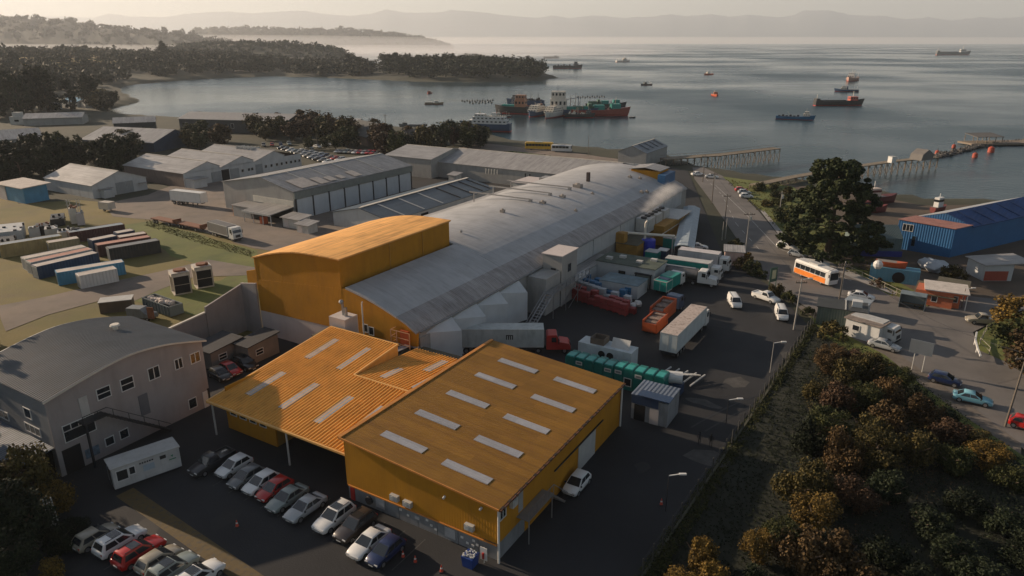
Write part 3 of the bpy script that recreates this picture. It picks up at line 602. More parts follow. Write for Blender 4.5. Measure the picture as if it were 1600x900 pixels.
b = MB(); b.box(-67.6,-59.2,46.3,46.5,0,4.5); b.box(-67.6,-67.4,46.5,64,0,5.5); b.box(-67.4,-45.6,63.8,64,0,4.9); Y2.part('wall', b, YEL)
b = MB(); b.box(-59.2,-45.55,52,52.2,0,4.6); b.box(-59.4,-59.2,46.5,52,0,4.6); Y2.part('recess_wall', b, mat('shaded_yellow_wall',(.30,.17,.03),.8))  # wall yellow darkened for the shade inside the recess
for k in range(4): Y2.win('y',46.3,-66.8+k*1.7,-65.8+k*1.7,2.2,3.3, sgn=-1)
for v0 in (-67.5,-55.2,-46.1):
    b = MB(); b.cyl((v0,44.5,0),(v0,44.5,4.5),.11,n=8); Y2.part('post', b, LGREY)
b = MB(); b.box(-67.6,-46,44.35,44.6,4.25,4.5); Y2.part('front_beam', b, mat('shaded_yellow_wall',(.3,.17,.03)))  # beam under the eave takes the same shade-darkened yellow
Y2.box('valley_deck', -72,-55.9,64.4,68.2,4.4,4.6, mat('mossy_deck',(.10,.09,.06),.9))
Y2.box('valley_deck', -58,-45.7,67.8,69.5,4.2,4.6, mat('mossy_deck',(.10,.09,.06),.9))
b = MB(); 
for k in range(12): b.box(-64.8+k*.05,-61.2,65.0+k*.22,65.12+k*.22,4.75,4.95)
Y2.part('roof_grating', b, mat('green_grating',(.03,.05,.04),.6))
TK = Site('white_roof_tank', 'square off-white tank with a vent on top at the foot of the yellow gable', 'tank', -67.2, 66)
TK.box('body', -68.7,-65.7,64.9,67.4,4.6,8.0, PINKW)
b = MB(); b.cyl((-67.3,66.3,8),(-67.3,66.3,9.7),.16); b.ball((-67.5,66.3,9.9),.35); b.cyl((-66.7,66.2,8),(-66.7,66.2,9.2),.25); TK.part('vent', b, STEEL)
b = MB(); b.cyl((-65.2,67.9,4.6),(-65.2,67.9,9.5),.1); b.cyl((-65.2,67.9,9.5),(-64.8,67.6,10.0),.1); TK.part('pipe', b, WHITE)
OF = Site('roof_plant_unit', 'grey plant unit with an orange railed frame beside the yellow gable corner', 'machinery', -57.5, 68)
OF.box('body', -58.0,-55.9,68.9,73.0,0,6.0, WALLG)
b = MB(); b.box(-58.6,-57.2,67.9,68.8,4.6,7.0); OF.part('orange_panel', b, ORANGE)
b = MB()
for x,y in ((-59.6,67.2),(-58.6,67.2),(-56.4,67.2),(-59.6,68.7)): b.bar((x,y,4.5),(x,y,7.2),.1)
for z in (7.15,6.2,5.3): b.bar((-59.6,67.2,z),(-56.4,67.2,z),.07); b.bar((-59.6,67.2,z),(-59.6,68.7,z),.07)
OF.part('rail_frame', b, mat('pale_orange_rail',(.55,.30,.16),.6))
b = MB()
for k in range(3): b.cyl((-57,69.7+k*1.2,6.0),(-57,69.7+k*1.2,6.35),.45,n=12)
OF.part('fan', b, DARK)

# ---- arched grey building, left
LB = Site('arched_office', 'grey two-storey building with a curved ribbed roof at the left edge', 'building', -81.8, 30.4)
AR = densify([(30.1,9.15),(34.6,10.1),(37.8,10.65),(40.5,10.8),(44.0,10.4),(47,9.65),(49.3,8.95)], 4)
wall_o = [(30.4,0)]+[(max(30.4,min(48.9,p[0])),p[1]-.12) for p in AR]+[(48.9,0)]
b = MB(); b.profy(wall_o, -74.5,-74.3); LB.part('long_wall', b, PLAST)
b = MB(); b.box(-89.2,-74.5,30.4,30.65,0,9.0); b.box(-89.2,-74.5,48.65,48.9,0,8.9); b.profy(wall_o,-89.2,-89.0); LB.part('wall', b, mat('dark_grey_render',(.20,.21,.22),.8,var=.1))
b = MB(); nr_ = 42; vs = []; fs = []; offs = []
for i in range(nr_):
    for t, h in ((0,0),(.5,0),(.62,1),(.88,1)): offs.append((-89.6+15.7*(i+t)/nr_, .07*h))
offs.append((-73.9,0))
for v, h in offs:
    for p in AR: vs.append((v, p[0], p[1]+h*2.2))
na = len(AR)
for i in range(len(offs)-1):
    for j in range(na-1): fs.append((i*na+j,(i+1)*na+j,(i+1)*na+j+1,i*na+j+1))
b.add(vs, fs); LB.part('curved_roof', b, mat('ribbed_roof_sheet',(.135,.145,.155),.6,var=.12,scale=.3,dirt=.3,dirtcol=(.16,.14,.13)))
b = MB(); b.profy([(p[0],p[1]+.09) for p in AR]+[(p[0],p[1]-.1) for p in AR[::-1]], -73.98,-73.84); b.profy([(p[0],p[1]+.05) for p in AR]+[(p[0],p[1]-.1) for p in AR[::-1]], -89.7,-89.6); LB.part('verge_trim', b, CREAM)
b = MB(); b.cyl((-83,43.5,10.4),(-83,43.5,11.1),.3); b.cyl((-83,43.5,11.1),(-83,43.5,11.3),.6,.5,12); LB.part('roof_cowl', b, CREAM)
for u0,u1,z0,z1,nx,ny in ((35.6,37.0,6.9,8.1,1,2),(38.3,39.7,6.75,8.1,1,2),(41.6,42.9,6.7,8.1,2,1),(45.0,45.9,6.7,7.9,2,1),(47.1,48.3,6.6,7.8,2,1),(45.9,46.9,.9,2.1,1,1),(35.4,36.3,1.2,2.1,1,1),(37.1,38.0,1.2,2.2,1,1)):
    LB.win('x',-74.3,u0,u1,z0,z1,nx=nx,ny=ny)
LB.win('x',-74.3,31.5,34.7,3.75,4.9,ny=1); LB.win('x',-74.3,31.5,34.7,5.0,5.6,nx=4)
LB.door('x',-74.3,33.6,34.5,5.6,8.0, LGREY); LB.door('x',-74.3,39.9,41.0,2.8,5.4, mat('slate_door',(.13,.13,.14),.7)); LB.door('x',-74.3,47.9,48.6,0,2.3, WHITE); LB.door('x',-74.3,48.62,48.88,.9,2.5,BLACK)
LB.door('x',-74.3,30.9,32.8,0,3.0, BLACK); LB.door('y',30.4,-77.2,-75.2,0,3.0, BLACK, sgn=-1)
b = MB(); b.box(-74.28,-74.22,33.1,34.6,.8,1.9); LB.part('mural_panel', b, mat('blue_mural',(.12,.17,.22),.7,var=.4,scale=2))
b = MB(); b.box(-74.3,-72.9,33.0,35.6,5.4,5.55)
for k in range(16): b.box(-74.2,-73.0,35.6+k*.42,35.6+k*.42+.36,5.2-k*.33,5.26-k*.33)
b.bar((-72.95,35.6,5.4),(-72.95,42.4,0),.2); b.bar((-72.95,35.6,6.4),(-72.95,42.4,1),.07); b.bar((-72.95,33,6.4),(-72.95,35.6,6.4),.07)
for k in range(6): b.bar((-72.95,33+k*1.6,5.4-max(0,k*1.6-2.6)*.79),(-72.95,33+k*1.6,6.4-max(0,k*1.6-2.6)*.79),.05)
b.box(-73.1,-72.9,33.1,33.3,0,5.4); LB.part('outer_stair', b, DARK)
for v0,z0,nx in ((-87.5,6.2,1),(-79.2,6.0,1),(-86.5,4.2,3),(-79.8,4.2,3)):
    LB.win('y',30.4,v0,v0+(1.3 if nx==1 else 3.0),z0,z0+(1.1 if nx==1 else .9),sgn=-1,nx=nx)
b = MB(); b.slab((-90,26.6,3.2),(-74.6,26.6,3.2),(-74.6,30.4,3.6),(-90,30.4,3.6),.15); LB.part('canopy', b, mat('blue_grey_canopy',(.10,.13,.17),.5,ribs='x',pitch=.4))
for v0 in (-74.9,-79.5,-84.2,-89.2): LB.box('canopy_post', v0,v0+.22,26.8,27.0,0,3.15, LGREY)

# boundary wall from the office to the plant hall
BW = Site('tall_boundary_wall', 'tall pale rendered wall running from the curved-roof building to the yellow block', 'wall', -91, 60)
b = MB(); b.profy([(49,0),(49,4.2),(61.2,5.2),(61.2,0)], -91.2,-90.9); b.profy([(61.2,0),(61.2,6.2),(68.5,8.0),(68.5,0)], -91.0,-90.7); b.profx([(-91,0),(-91,8.0),(-87.3,8.6),(-87.3,0)],68.0,68.3); BW.part('panel', b, PLAST)
b = MB(); b.profy([(49,4.2),(49,4.4),(61.2,5.4),(61.2,5.2)], -91.25,-90.85); BW.part('coping', b, CREAM)
b = MB(); b.profx([(-99.5,3.5),(-99.5,6.4),(-91.2,8.6),(-91.2,3.5)],76,76.3); b.box(-99.4,-99.2,76,76.3,0,3.5); BW.part('yellow_end_panel', b, YEL)
for i,(v0,v1,u0,u1,h) in enumerate(((-86.6,-82.6,55.4,60.6,2.9),(-82.2,-79.4,59.2,64.6,3.0))):
    s = Site('garden_shed', ['small dark-roofed store shed beside the red car behind the office','small dark-roofed store shed nearest the plant hall gable'][i], 'shed', v0, u0)
    s.box('wall', v0,v1,u0,u1,0,h, mat('beige_block',(.22,.20,.18),.85)); b = MB(); b.slab((v0-.3,u0-.3,h+.05),(v1+.3,u0-.3,h+.05),(v1+.3,u1+.3,h+.5),(v0-.3,u1+.3,h+.5),.15); s.part('roof', b, mat('dark_felt_roof',(.035,.037,.042),.8)); s.win('x',v1,u0+1.3,u0+2.5,1.2,2.0,ny=2)
# ================================================================ vehicles
PAINTS = {}
def paint(name, col, rough=.3, metal=.0):
    if name not in PAINTS:
        m = mat('car_paint_'+name, col, rough, metal=metal, var=.05); m.node_tree.nodes['Principled BSDF'].inputs['Coat Weight'].default_value = .5; PAINTS[name] = m
    return PAINTS[name]
COL = dict(white=(.72,.72,.70), silver=(.38,.40,.41), grey=(.14,.15,.155), dark=(.028,.030,.034), black=(.012,.012,.014), red=(.42,.015,.012), navy=(.012,.025,.085), lightblue=(.18,.42,.50), champagne=(.30,.27,.21), greygreen=(.22,.26,.25), brown=(.04,.032,.03), orange=(.65,.22,.03))
KINDS = {  # L, W, H, belt z, greenhouse: base rear, base front, roof rear, roof front (fractions from the rear), bonnet z, boot z
 'suv':   (4.45,1.84,1.64,.98,.03,.72,.11,.52,1.00,1.00),
 'hatch': (3.95,1.70,1.48,.91,.03,.76,.15,.53,.92,.94),
 'sedan': (4.50,1.76,1.43,.90,.11,.73,.28,.53,.90,.95),
 'pickup':(5.10,1.82,1.74,1.06,.40,.74,.43,.63,1.04,1.02),
 'van':   (4.50,1.82,1.85,1.10,.01,.84,.02,.70,1.05,1.10),
}
_cm = {}
def car_meshes(kind, colr):
    k = (kind, colr)
    if k in _cm: return _cm[k]
    L, W, Hh, belt, gr, gf, rr, rf, bon, boot = KINDS[kind]; pm = paint(colr, COL[colr]); y = lambda t: -L/2+t*L; w = W/2
    secs = []
    prof = [(0.0,.86,.42,boot-.12),(.02,.94,.30,boot-.03),(.10,1.0,.24,boot),(gr+.02 if gr>.1 else .16,1.0,.24,belt),(.5,1.0,.22,belt),(gf,1.0,.24,belt-.01),(gf+.08 if gf<.8 else .9,.985,.24,(belt+bon)/2-.03),(.93,.93,.26,bon-.16),(.985,.84,.32,bon-.30),(1.0,.76,.40,bon-.42)]
    prof = sorted(prof)
    for t, wf, zb, zt in prof:
        a = w*wf; yy = y(t)
        secs.append([(-a*.90,yy,zb),(-a,yy,zb+.14),(-a*1.0,yy,zb+(zt-zb)*.55),(-a*.965,yy,zt-.05),(-a*.86,yy,zt),(a*.86,yy,zt),(a*.965,yy,zt-.05),(a,yy,zb+(zt-zb)*.55),(a,yy,zb+.14),(a*.90,yy,zb)])
    body = MB().loft(secs)
    z0 = belt-.03; wb = w*.93; wr = w*.74
    B = [(-wb,y(gr),z0),(wb,y(gr),z0),(wb,y(gf),z0),(-wb,y(gf),z0)]; T = [(-wr,y(rr),Hh-.05),(wr,y(rr),Hh-.05),(wr,y(rf),Hh-.05),(-wr,y(rf),Hh-.05)]
    body.hexa(B, T); body.hexa(T, [(p[0]*.86, p[1]*.9+(y(rr)+y(rf))/2*.1, Hh) for p in T])
    if kind == 'pickup':
        body.box(-w*.98,-w*.9,y(.02),y(.40),.9,1.13); body.box(w*.9,w*.98,y(.02),y(.40),.9,1.13); body.box(-w*.9,w*.9,y(.01),y(.035),.9,1.13)
    bme = body.mesh('body', pm, True); bm = bmesh.new(); bm.from_mesh(bme)
    ed = [e for e in bm.edges if len(e.link_faces) == 2 and e.calc_face_angle(0) > .45]
    bmesh.ops.bevel(bm, geom=ed, offset=.055, segments=2, affect='EDGES', clamp_overlap=True); bm.to_mesh(bme); bm.free()
    bme.polygons.foreach_set('use_smooth', [True]*len(bme.polygons)); bme.set_sharp_from_angle(angle=R(38)); out = {'body': (bme, None)}
    def pane(a, b2, c, d, i0=.08, i1=.92, j0=.12, j1=.86, off=.025):
        a, b2, c, d = map(Vector, (a,b2,c,d)); n = (b2-a).cross(d-a).normalized()
        f = lambda s, t: (a.lerp(b2, s)).lerp(d.lerp(c, s), t)
        q = [f(i0,j0), f(i1,j0), f(i1,j1), f(i0,j1)]; m = MB(); m.hexa([p-n*.02 for p in q], [p+n*off for p in q]); return m
    out['windscreen'] = (pane(B[2],B[3],T[3],T[2],.05,.95,.06,.95).mesh('windscreen', GLASS), None)
    out['rear_window'] = (pane(B[0],B[1],T[1],T[0],.10,.90,.15 if kind!='sedan' else .06,.85).mesh('rear_window', GLASS), None)
    sp = [(.10,.50),(.54,.90)] if kind not in ('pickup','van') else ([(.12,.86)] if kind=='pickup' else [(.68,.95)])
    for s0, s1 in sp:
        out.setdefault('side_window', []).append(pane(B[3],B[0],T[0],T[3],1-s1,1-s0).mesh('side_window', GLASS))
        out['side_window'].append(pane(B[1],B[2],T[2],T[1],s0,s1).mesh('side_window', GLASS))
    wm = MB().cyl((-.11,0,0),(.11,0,0),.33,n=14).mesh('wheel', RUBBER); rm_ = MB().cyl((-.115,0,0),(.115,0,0),.21,n=10).mesh('rim', RIM)
    out['wheel'] = (wm, rm_, [(s*(w-.10), y(t), .33) for s in (-1,1) for t in (.18,.81)])
    hl = MB().box(-.17,.17,-.06,.03,-.07,.07).mesh('headlight', LAMPW); tl = MB().box(-.13,.13,-.03,.05,-.10,.10).mesh('taillight', LAMPR)
    out['headlight'] = (hl, [(s*w*.66, y(.985), bon-.34) for s in (-1,1)]); out['taillight'] = (tl, [(s*w*.76, y(.008), boot-.2) for s in (-1,1)])
    ex = MB()
    if kind in ('suv','van'):
        for s in (-1,1): ex.box(s*w*.62-.02,s*w*.62+.02,y(rr+.05),y(rf-.03),Hh,Hh+.05)
    for s in (-1,1): ex.box(s*(w+.06)-.07,s*(w+.06)+.07,y(gf-.06),y(gf-.03),belt-.02,belt+.14)
    ex.box(-w*.62,w*.62,L/2-.10,L/2-.02,.34,.52); ex.box(-w*.80,w*.80,-L/2-.02,-L/2+.06,.34,.50); ex.box(-w*1.0-.01,-w*.9,y(.28),y(.72),.22,.34); ex.box(w*.9,w*1.0+.01,y(.28),y(.72),.22,.34); ex.box(-w*.45,w*.45,L/2-.13,L/2-.045,bon-.44,bon-.33)
    out['trim'] = ex.mesh('trim', DARK); out['plate'] = MB().box(-.26,.26,-.02,.02,-.06,.06).mesh('number_plate', WHITE)

    if kind == 'suv': out['sunroof'] = MB().box(-w*.5,w*.5,y(.30),y(.50),Hh-.01,Hh+.02).mesh('sunroof', GLASS)
    _cm[k] = out; return out
def car(kind, colr, label, px, azi, group=None, z=.12, parts=True, name='parked_car', cat='car', world=None):
    mm = car_meshes(kind, colr); p = world if world is not None else at(*px); p = Vector((p[0],p[1],z))
    root = thing(name, label, cat, p, az(azi), group)
    part('body', mm['body'][0], None, root)
    for n in ('windscreen','rear_window'): part(n, mm[n][0], None, root)
    for m in mm['side_window']: part('side_window', m, None, root)
    wm, rm_, pos = mm['wheel']
    for q in pos: o = part('wheel', wm, None, root); o.location = q; part('rim', rm_, None, o)
    if parts:
        for n in ('headlight','taillight'):
            for q in mm[n][1]: part(n, mm[n][0], None, root).location = q
        part('trim', mm['trim'], None, root, kind='stuff')
        for yy, zz in ((KINDS[kind][0]/2-.01,.43),(-KINDS[kind][0]/2-.03,.62)): part('number_plate', mm['plate'], None, root).location = (0,yy,zz)
        if 'sunroof' in mm: part('sunroof', mm['sunroof'], None, root)
    return root
G1 = 'cars parked in the row in front of the yellow warehouse'
for k, c, l, x, y in [
 ('pickup','dark','dark pickup at the left end of the row in front of the sheds',333,731),('hatch','white','white hatchback second from the left end of the row by the sheds',367,737),
 ('hatch','grey','small dark grey hatchback between two white cars in the row by the sheds',386,754),('hatch','white','white hatchback directly left of the bright red car',409,763),
 ('hatch','red','bright red hatchback in the middle of the row by the sheds',430,773),('sedan','greygreen','grey-green sedan directly right of the bright red hatchback',450,787),
 ('sedan','silver','silver-grey sedan left of the large white car with a sunroof',478,802),('suv','white','large white car with dark sunroof in the row by the yellow warehouse',523,818),
 ('suv','brown','very dark brown car between two white cars near the warehouse wall',556,832),('sedan','white','white sedan second from the right end of the row',577,857),('hatch','navy','dark navy hatchback at the right end of the row beside the cones',603,871)]:
    car(k, c, l, (x, y), 212, G1)
G2 = 'cars parked in the row along the hedge at the bottom left'
for k, c, l, x, y in [
 ('hatch','champagne','dull silver hatchback at the far left of the hedge row',152,848),('suv','white','white car with dark panoramic sunroof in the hedge row',190,855),('suv','red','dark red car in the hedge row beside the white one',220,872),
 ('hatch','champagne','dark champagne hatchback right of the red car in the hedge row',251,884),('suv','greygreen','pale grey-green car in the hedge row, cut by the bottom edge',272,899),('suv','white','pinkish white car at the right end of the hedge row',312,912)]:
    car(k, c, l, (x, y), 31, G2)
G3 = 'cars parked behind the curved-roof building'
for k, c, l, x, y in [('hatch','dark','dark grey hatchback nearest the curved-roof building wall',345,592),('hatch','red','red hatchback between two dark cars behind the curved-roof building',361,584),('suv','black','black car beside the garden shed behind the red hatchback',384,575)]:
    car(k, c, l, (x, y), 128, G3)
car('hatch','white','white hatchback parked by the sliding door of the yellow warehouse',(901,764),211)
car('van','white','white panel van parked at the foot of the fence by the road',(1220,497),192, cat='van', name='parked_van')
car('van','white','small white van driving towards the camera across the yard',(1147,478),184, cat='van', name='van')
car('pickup','white','white pickup beside the verge where sun meets the yard',(1196,470),145, cat='pickup', name='parked_pickup')
car('suv','grey','grey car facing the camera beside the pink kiosk',(1114,428),187)
car('sedan','white','white car behind the white box truck',(1090,390),100)
car('suv','white','white car on the far road beside the tall pine',(1229,390),140, 'cars on the public road', parts=False, z=.16, name='car')
car('hatch','silver','small silver car parked under the pine edge next to the road',(1246,402),140, parts=False, z=.16)
car('pickup','white','white pickup parked on the verge behind the bus',(1275,417),125, parts=False, z=.16, cat='pickup')
car('hatch','silver','silver hatchback right behind the orange bus in the shade',(1292,440),128, z=.16, parts=False, name='car')
car('sedan','white','white sedan alone on the road above the red kiosk',(1345,468),118, z=.16, name='car')
car('sedan','silver','silver sedan with lit side beside the parked white camper',(1381,546),132, z=.16, name='car')
car('hatch','navy','navy hatchback on the road behind the light blue car',(1475,600),128, z=.16, name='car')
car('sedan','lightblue','light blue sedan driving down the road in the sun',(1518,630),122, z=.16, name='car')
car('hatch','red','red hatchback cut by the right edge of the picture',(1604,672),135, z=.16, name='car')
car('pickup','champagne','old cream and orange pickup on the side road by the grass',(1535,507),285, z=.18, cat='pickup', name='pickup')
car('sedan','white','white car on the dirt behind the pine trunk',(1372,358),95, z=.1, parts=False)
car('hatch','white','second white car nearer the blue boat shed wall',(1390,371),275, z=.1, parts=False)
for x,y,c,l in ((1158,299,'red','dark red car furthest up the verge near the pier'),(1163,303,'silver','silver car between two others on the verge near the pier'),(1166,309,'white','white car nearest in the trio on the verge near the pier')):
    car('hatch', c, l, (x, y+1), 95, 'three cars on the verge near the pier', parts=False, z=.16)
car('sedan','white','white vehicle by the shore where the long pier starts',(1090,275),80, parts=False)
car('sedan','white','lone white vehicle beside the road bend near the long pier',(1112,279),110, parts=False)
# the big car park beyond the halls: small, seen as body and glass only
def far_car_mesh(kind, colr):
    k = ('far', kind, colr)
    if k not in _cm:
        mm = car_meshes(kind, colr); bm = bmesh.new(); ms = [mm['body'][0], mm['windscreen'][0], mm['rear_window'][0]]+mm['side_window']
        me = bpy.data.meshes.new('small_car'); me.materials.append(paint(colr, COL[colr])); me.materials.append(GLASS); me.materials.append(RUBBER)
        for i, m in enumerate(ms):
            n = len(bm.faces); bm.from_mesh(m); bm.faces.ensure_lookup_table()
            for f in bm.faces[n:]: f.material_index = 0 if i == 0 else 1
        n = len(bm.faces)
        for q in mm['wheel'][2]: bmesh.ops.create_cube(bm, size=.6, matrix=Matrix.Translation((q[0], q[1], .3)) @ Matrix.Diagonal((.3, 1, 1, 1)))
        bm.faces.ensure_lookup_table()
        for f in bm.faces[n:]: f.material_index = 2
        bm.to_mesh(me); bm.free(); _cm[k] = me
    return _cm[k]
rc = random.Random(21); fc_count = {}; ORD = ['first','second','third','fourth','fifth','sixth','seventh','eighth','ninth','tenth','eleventh','twelfth','thirteenth']
for (x0,y0,x1,y1,n,rowl) in ((528,239,612,243,13,'back row of the far car park'),(470,238,532,252,9,'middle row of the far car park'),(441,233,520,258,12,'front row of the far car park'),(412,229,452,227,4,'short left row of the far car park'),(484,233,520,228,4,'row by the lamp post in the far car park'),(240,218,276,219,5,'row behind the blue-based hall')):
    a, c = at(x0,y0), at(x1,y1)
    for i in range(n):
        cc = rc.choice(['white','white','silver','silver','grey','dark','red','greygreen','champagne','navy']); kk = rc.choice(['hatch','sedan','suv'])
        p = a.lerp(c, i/max(1,n-1)); d = (c-a); azr = math.degrees(math.atan2(d.x, d.y))+90
        nm = {'white':'white','silver':'silver','grey':'mid grey','dark':'charcoal','red':'red','greygreen':'grey-green','champagne':'beige','navy':'navy'}[cc]
        o = part('small_car', far_car_mesh(kk, cc), None); o.location = (p.x, p.y, .12); o.rotation_euler = (0,0,az(azr+rc.uniform(-4,4)))
        tag(o, f'{nm} {kk if kk!="suv" else "estate"}, {ORD[i]} from the left, {rowl}', 'car', f'cars in the {rowl}')

# ---- lorries, trailers, buses
def wheels(root, pts, r=.48, w=.28):
    wm = MB().cyl((-w/2,0,0),(w/2,0,0),r,n=12).mesh('wheel', RUBBER); rm_ = MB().cyl((-w/2-.01,0,0),(w/2+.01,0,0),r*.55,n=8).mesh('rim', RIM)
    for q in pts: o = part('wheel', wm, None, root); o.location = (q[0], q[1], r); part('rim', rm_, None, o)
def boxbody(root, x, y0, y1, z0, z1, m, roofm=None, name='cargo_box', ribs=True, doorm=None):
    b = MB(); b.box(-x,x,y0,y1,z0,z1)
    o = part(name, b, m, root)
    t = MB()
    for s in (-1,1):
        t.box(s*x-.03,s*x+.03,y0-.02,y0+.08,z0,z1); t.box(s*x-.03,s*x+.03,y1-.08,y1+.02,z0,z1); t.box(s*x-.035,s*x+.035,y0,y1,z1-.1,z1+.03); t.box(s*x-.035,s*x+.035,y0,y1,z0-.05,z0+.12)
    t.box(-x,x,y0-.03,y0+.02,z1-.1,z1+.03); t.box(-.03,.03,y0-.035,y0,z0,z1)
    part('edge_rail', t, doorm or LGREY, o)
    if roofm: part('box_roof', MB().box(-x+.03,x-.03,y0+.03,y1-.03,z1,z1+.04), roofm, o)
    return o
def trailer(root, L=13.6, z0=1.15, z1=3.95, m=None, y0=0, roofm=None):
    o = boxbody(root, 1.28, y0, y0+L, z0, z1, m or WHITE, roofm)
    b = MB(); b.box(-.5,.5,y0+.3,y0+L-.3,.85,z0); b.box(-1.1,1.1,y0+.2,y0+.35,.6,1.0); b.box(-.9,-.7,y0+L-3.6,y0+L-3.4,0,1.1); b.box(.7,.9,y0+L-3.6,y0+L-3.4,0,1.1); part('chassis', b, DARK, root)
    wheels(root, [(s*1.05, y0+t) for s in (-1,1) for t in (1.3,2.6,3.9)])
    return o
def cab(root, y, m, bonnet=False, hh=3.0, w=1.2):
    b = MB()
    if bonnet:
        b.profy([(y,.7),(y,hh*.93),(y+.3,hh),(y+1.5,hh),(y+1.95,1.9),(y+3.3,1.65),(y+3.6,1.2),(y+3.6,.7)], -w,w)
    else: b.profy([(y,.6),(y,hh),(y+1.6,hh),(y+1.95,1.9),(y+2.05,.6)], -w,w)
    c_ = part('cab', b, m, root)
    g = MB(); g.hexa([(-w*.86,y+1.93,1.95),(w*.86,y+1.93,1.95),(w*.86,y+1.9,1.95),(-w*.86,y+1.9,1.95)] if 0 else [(-w*.88,y+1.88,1.98),(w*.88,y+1.88,1.98),(w*.88,y+1.97,1.98),(-w*.88,y+1.97,1.98)],[(-w*.82,y+1.5,hh-.2),(w*.82,y+1.5,hh-.2),(w*.82,y+1.63,hh-.2),(-w*.82,y+1.63,hh-.2)]); part('windscreen', g, GLASS, root)
    for s in (-1,1):
        q = MB(); q.box(s*w-.03,s*w+.03,y+.75,y+1.45,1.9,hh-.35); part('side_window', q, GLASS, root)
        q = MB(); q.box(s*(w+.2)-.08,s*(w+.2)+.08,y+1.7,y+1.8,1.7,2.5); part('mirror', q, DARK, root)
        q = MB(); yy = y+(3.55 if bonnet else 2.0); q.box(s*.85-.18,s*.85+.18,yy,yy+.08,.85,1.1); part('headlight', q, LAMPW, root)
    q = MB(); yy = y+(3.58 if bonnet else 2.03); q.box(-.6,.6,yy,yy+.06,.9,1.5); q.box(-w,w,yy,yy+.1,.45,.7); part('grille', q, DARK, root)
    wheels(root, [(s*1.0, y+(2.7 if bonnet else 1.15)) for s in (-1,1)])
def lorry(name, label, cat, px, azi, group=None, z=.12, world=None):
    p = world if world is not None else at(*px); return thing(name, label, cat, (p[0],p[1],z), az(azi), group)
t = lorry('articulated_lorry','white articulated lorry with a dusty pink-lit roof parked in the yard','lorry',(1042,562),32)
rf = trailer(t, 13.8, m=mat('trailer_white',(.50,.55,.55),.45,dirt=.3,dirtcol=(.25,.26,.26)), roofm=mat('dusty_sunlit_roof',(.45,.38,.34),.8,dirt=.8,dirtcol=(.12,.08,.06),scale=.8)); cab(t, 13.9, WHITE)  # roof colour mixes dust with the pink of low sunlight
part('fifth_wheel', MB().box(-.5,.5,11.5,15.5,.6,1.05), DARK, t); wheels(t, [(s*1.0, 12.6) for s in (-1,1)])
t = lorry('articulated_lorry','pale grey trailer with dark red bonneted tractor beside the plant hall','lorry',(716,549),90)
trailer(t, 12.8, m=mat('trailer_grey',(.42,.45,.44),.5,dirt=.3)); cab(t, 13.2, RED, True); part('fifth_wheel', MB().box(-.5,.5,10.5,14.5,.6,1.05), DARK, t); wheels(t, [(s*1.0, 12.0) for s in (-1,1)])
b = MB()
for k in range(4): b.box(8.0+k*.28,8.12+k*.28,-1.31,-1.30,2.3,3.0) if 0 else b.box(1.285,1.30,7.2+k*.3,7.34+k*.3,2.35,3.05)
b.box(1.285,1.30,7.2,8.24,2.95,3.08); part('emblem', b, BLACK, t)
t = lorry('semi_trailer','white box semi-trailer standing alone on the gravel track','trailer',(273,318),113)
trailer(t, 11.5, m=WHITE)
t = lorry('small_trailer','small cream caravan-like trailer on the grass verge','trailer',(161,329),110)
boxbody(t, 1.1, 0, 3.6, .6, 2.5, mat('cream_paint',(.5,.45,.38),.6), name='trailer_body'); wheels(t, [(-1,1.8),(1,1.8)], .35)
t = lorry('box_lorry','grey box lorry with a white cab parked by the ditch','lorry',(334,366),128)
boxbody(t, 1.25, 0, 8.5, 1.0, 3.3, mat('box_grey',(.13,.125,.12),.6,dirt=.3)); cab(t, 8.7, WHITE, hh=3.2); part('chassis', MB().box(-.5,.5,.2,9,.6,1.0), DARK, t); wheels(t, [(s*1.0,q) for s in (-1,1) for q in (1.6,2.8)])
for i,(x,y,L) in enumerate(((243,347,9.5),(283,355,9.5))):
    t = lorry('flatbed_trailer',['empty flatbed trailer left of the pair on the gravel','empty flatbed trailer right of the pair, nearer the grey box lorry'][i],'trailer',(x,y),122)
    b = MB(); b.box(-1.2,1.2,0,L,1.0,1.25); b.box(-.5,.5,0,L,.7,1.0); b.box(-1.2,1.2,L-.1,L,1.25,1.9); part('bed', b, RUST, t); wheels(t, [(s*1.0,q) for s in (-1,1) for q in (1.2,2.4,L-2)])
t = lorry('box_lorry','white box lorry parked across the yard behind the teal lorry','lorry',(1060,415),118)
boxbody(t, 1.3, 0, 8.2, .9, 3.7, mat('box_white',(.55,.52,.52),.5,dirt=.2)); cab(t, 8.4, WHITE); wheels(t, [(s*1.0,q) for s in (-1,1) for q in (1.5,)])
t = lorry('container_lorry','lorry with teal box and pale roof parked in front of the white box lorry','lorry',(1040,427),118)
boxbody(t, 1.25, 0, 8.6, .9, 3.4, TEAL, LGREY); part('headboard', MB().box(-1.3,1.3,8.6,8.9,.8,3.6), LGREY, t); cab(t, 9.0, WHITE, hh=2.8); wheels(t, [(s*1.0,q) for s in (-1,1) for q in (1.5,)])
t = lorry('tanker_lorry','grey tanker lorry with a rounded white bonneted cab','lorry',(1016,434),117)
b = MB(); b.cyl((0,0,2.0),(0,9.2,2.0),1.05,n=18); part('tank', b, mat('tank_steel',(.20,.19,.18),.4,metal=.6,dirt=.3), t)
b = MB(); b.box(-.35,.35,.5,8.7,3.0,3.12); 
part('tank_walkway', b, STEEL, t); part('chassis', MB().box(-.6,.6,.1,9.6,.6,1.1), DARK, t); cab(t, 9.4, WHITE, True, hh=3.0); wheels(t, [(s*1.0,q) for s in (-1,1) for q in (1.2,2.4,8.6)])
t = lorry('teal_lorry','short teal lorry seen from behind, nearest of the yard lorries','lorry',(1030,462),38)
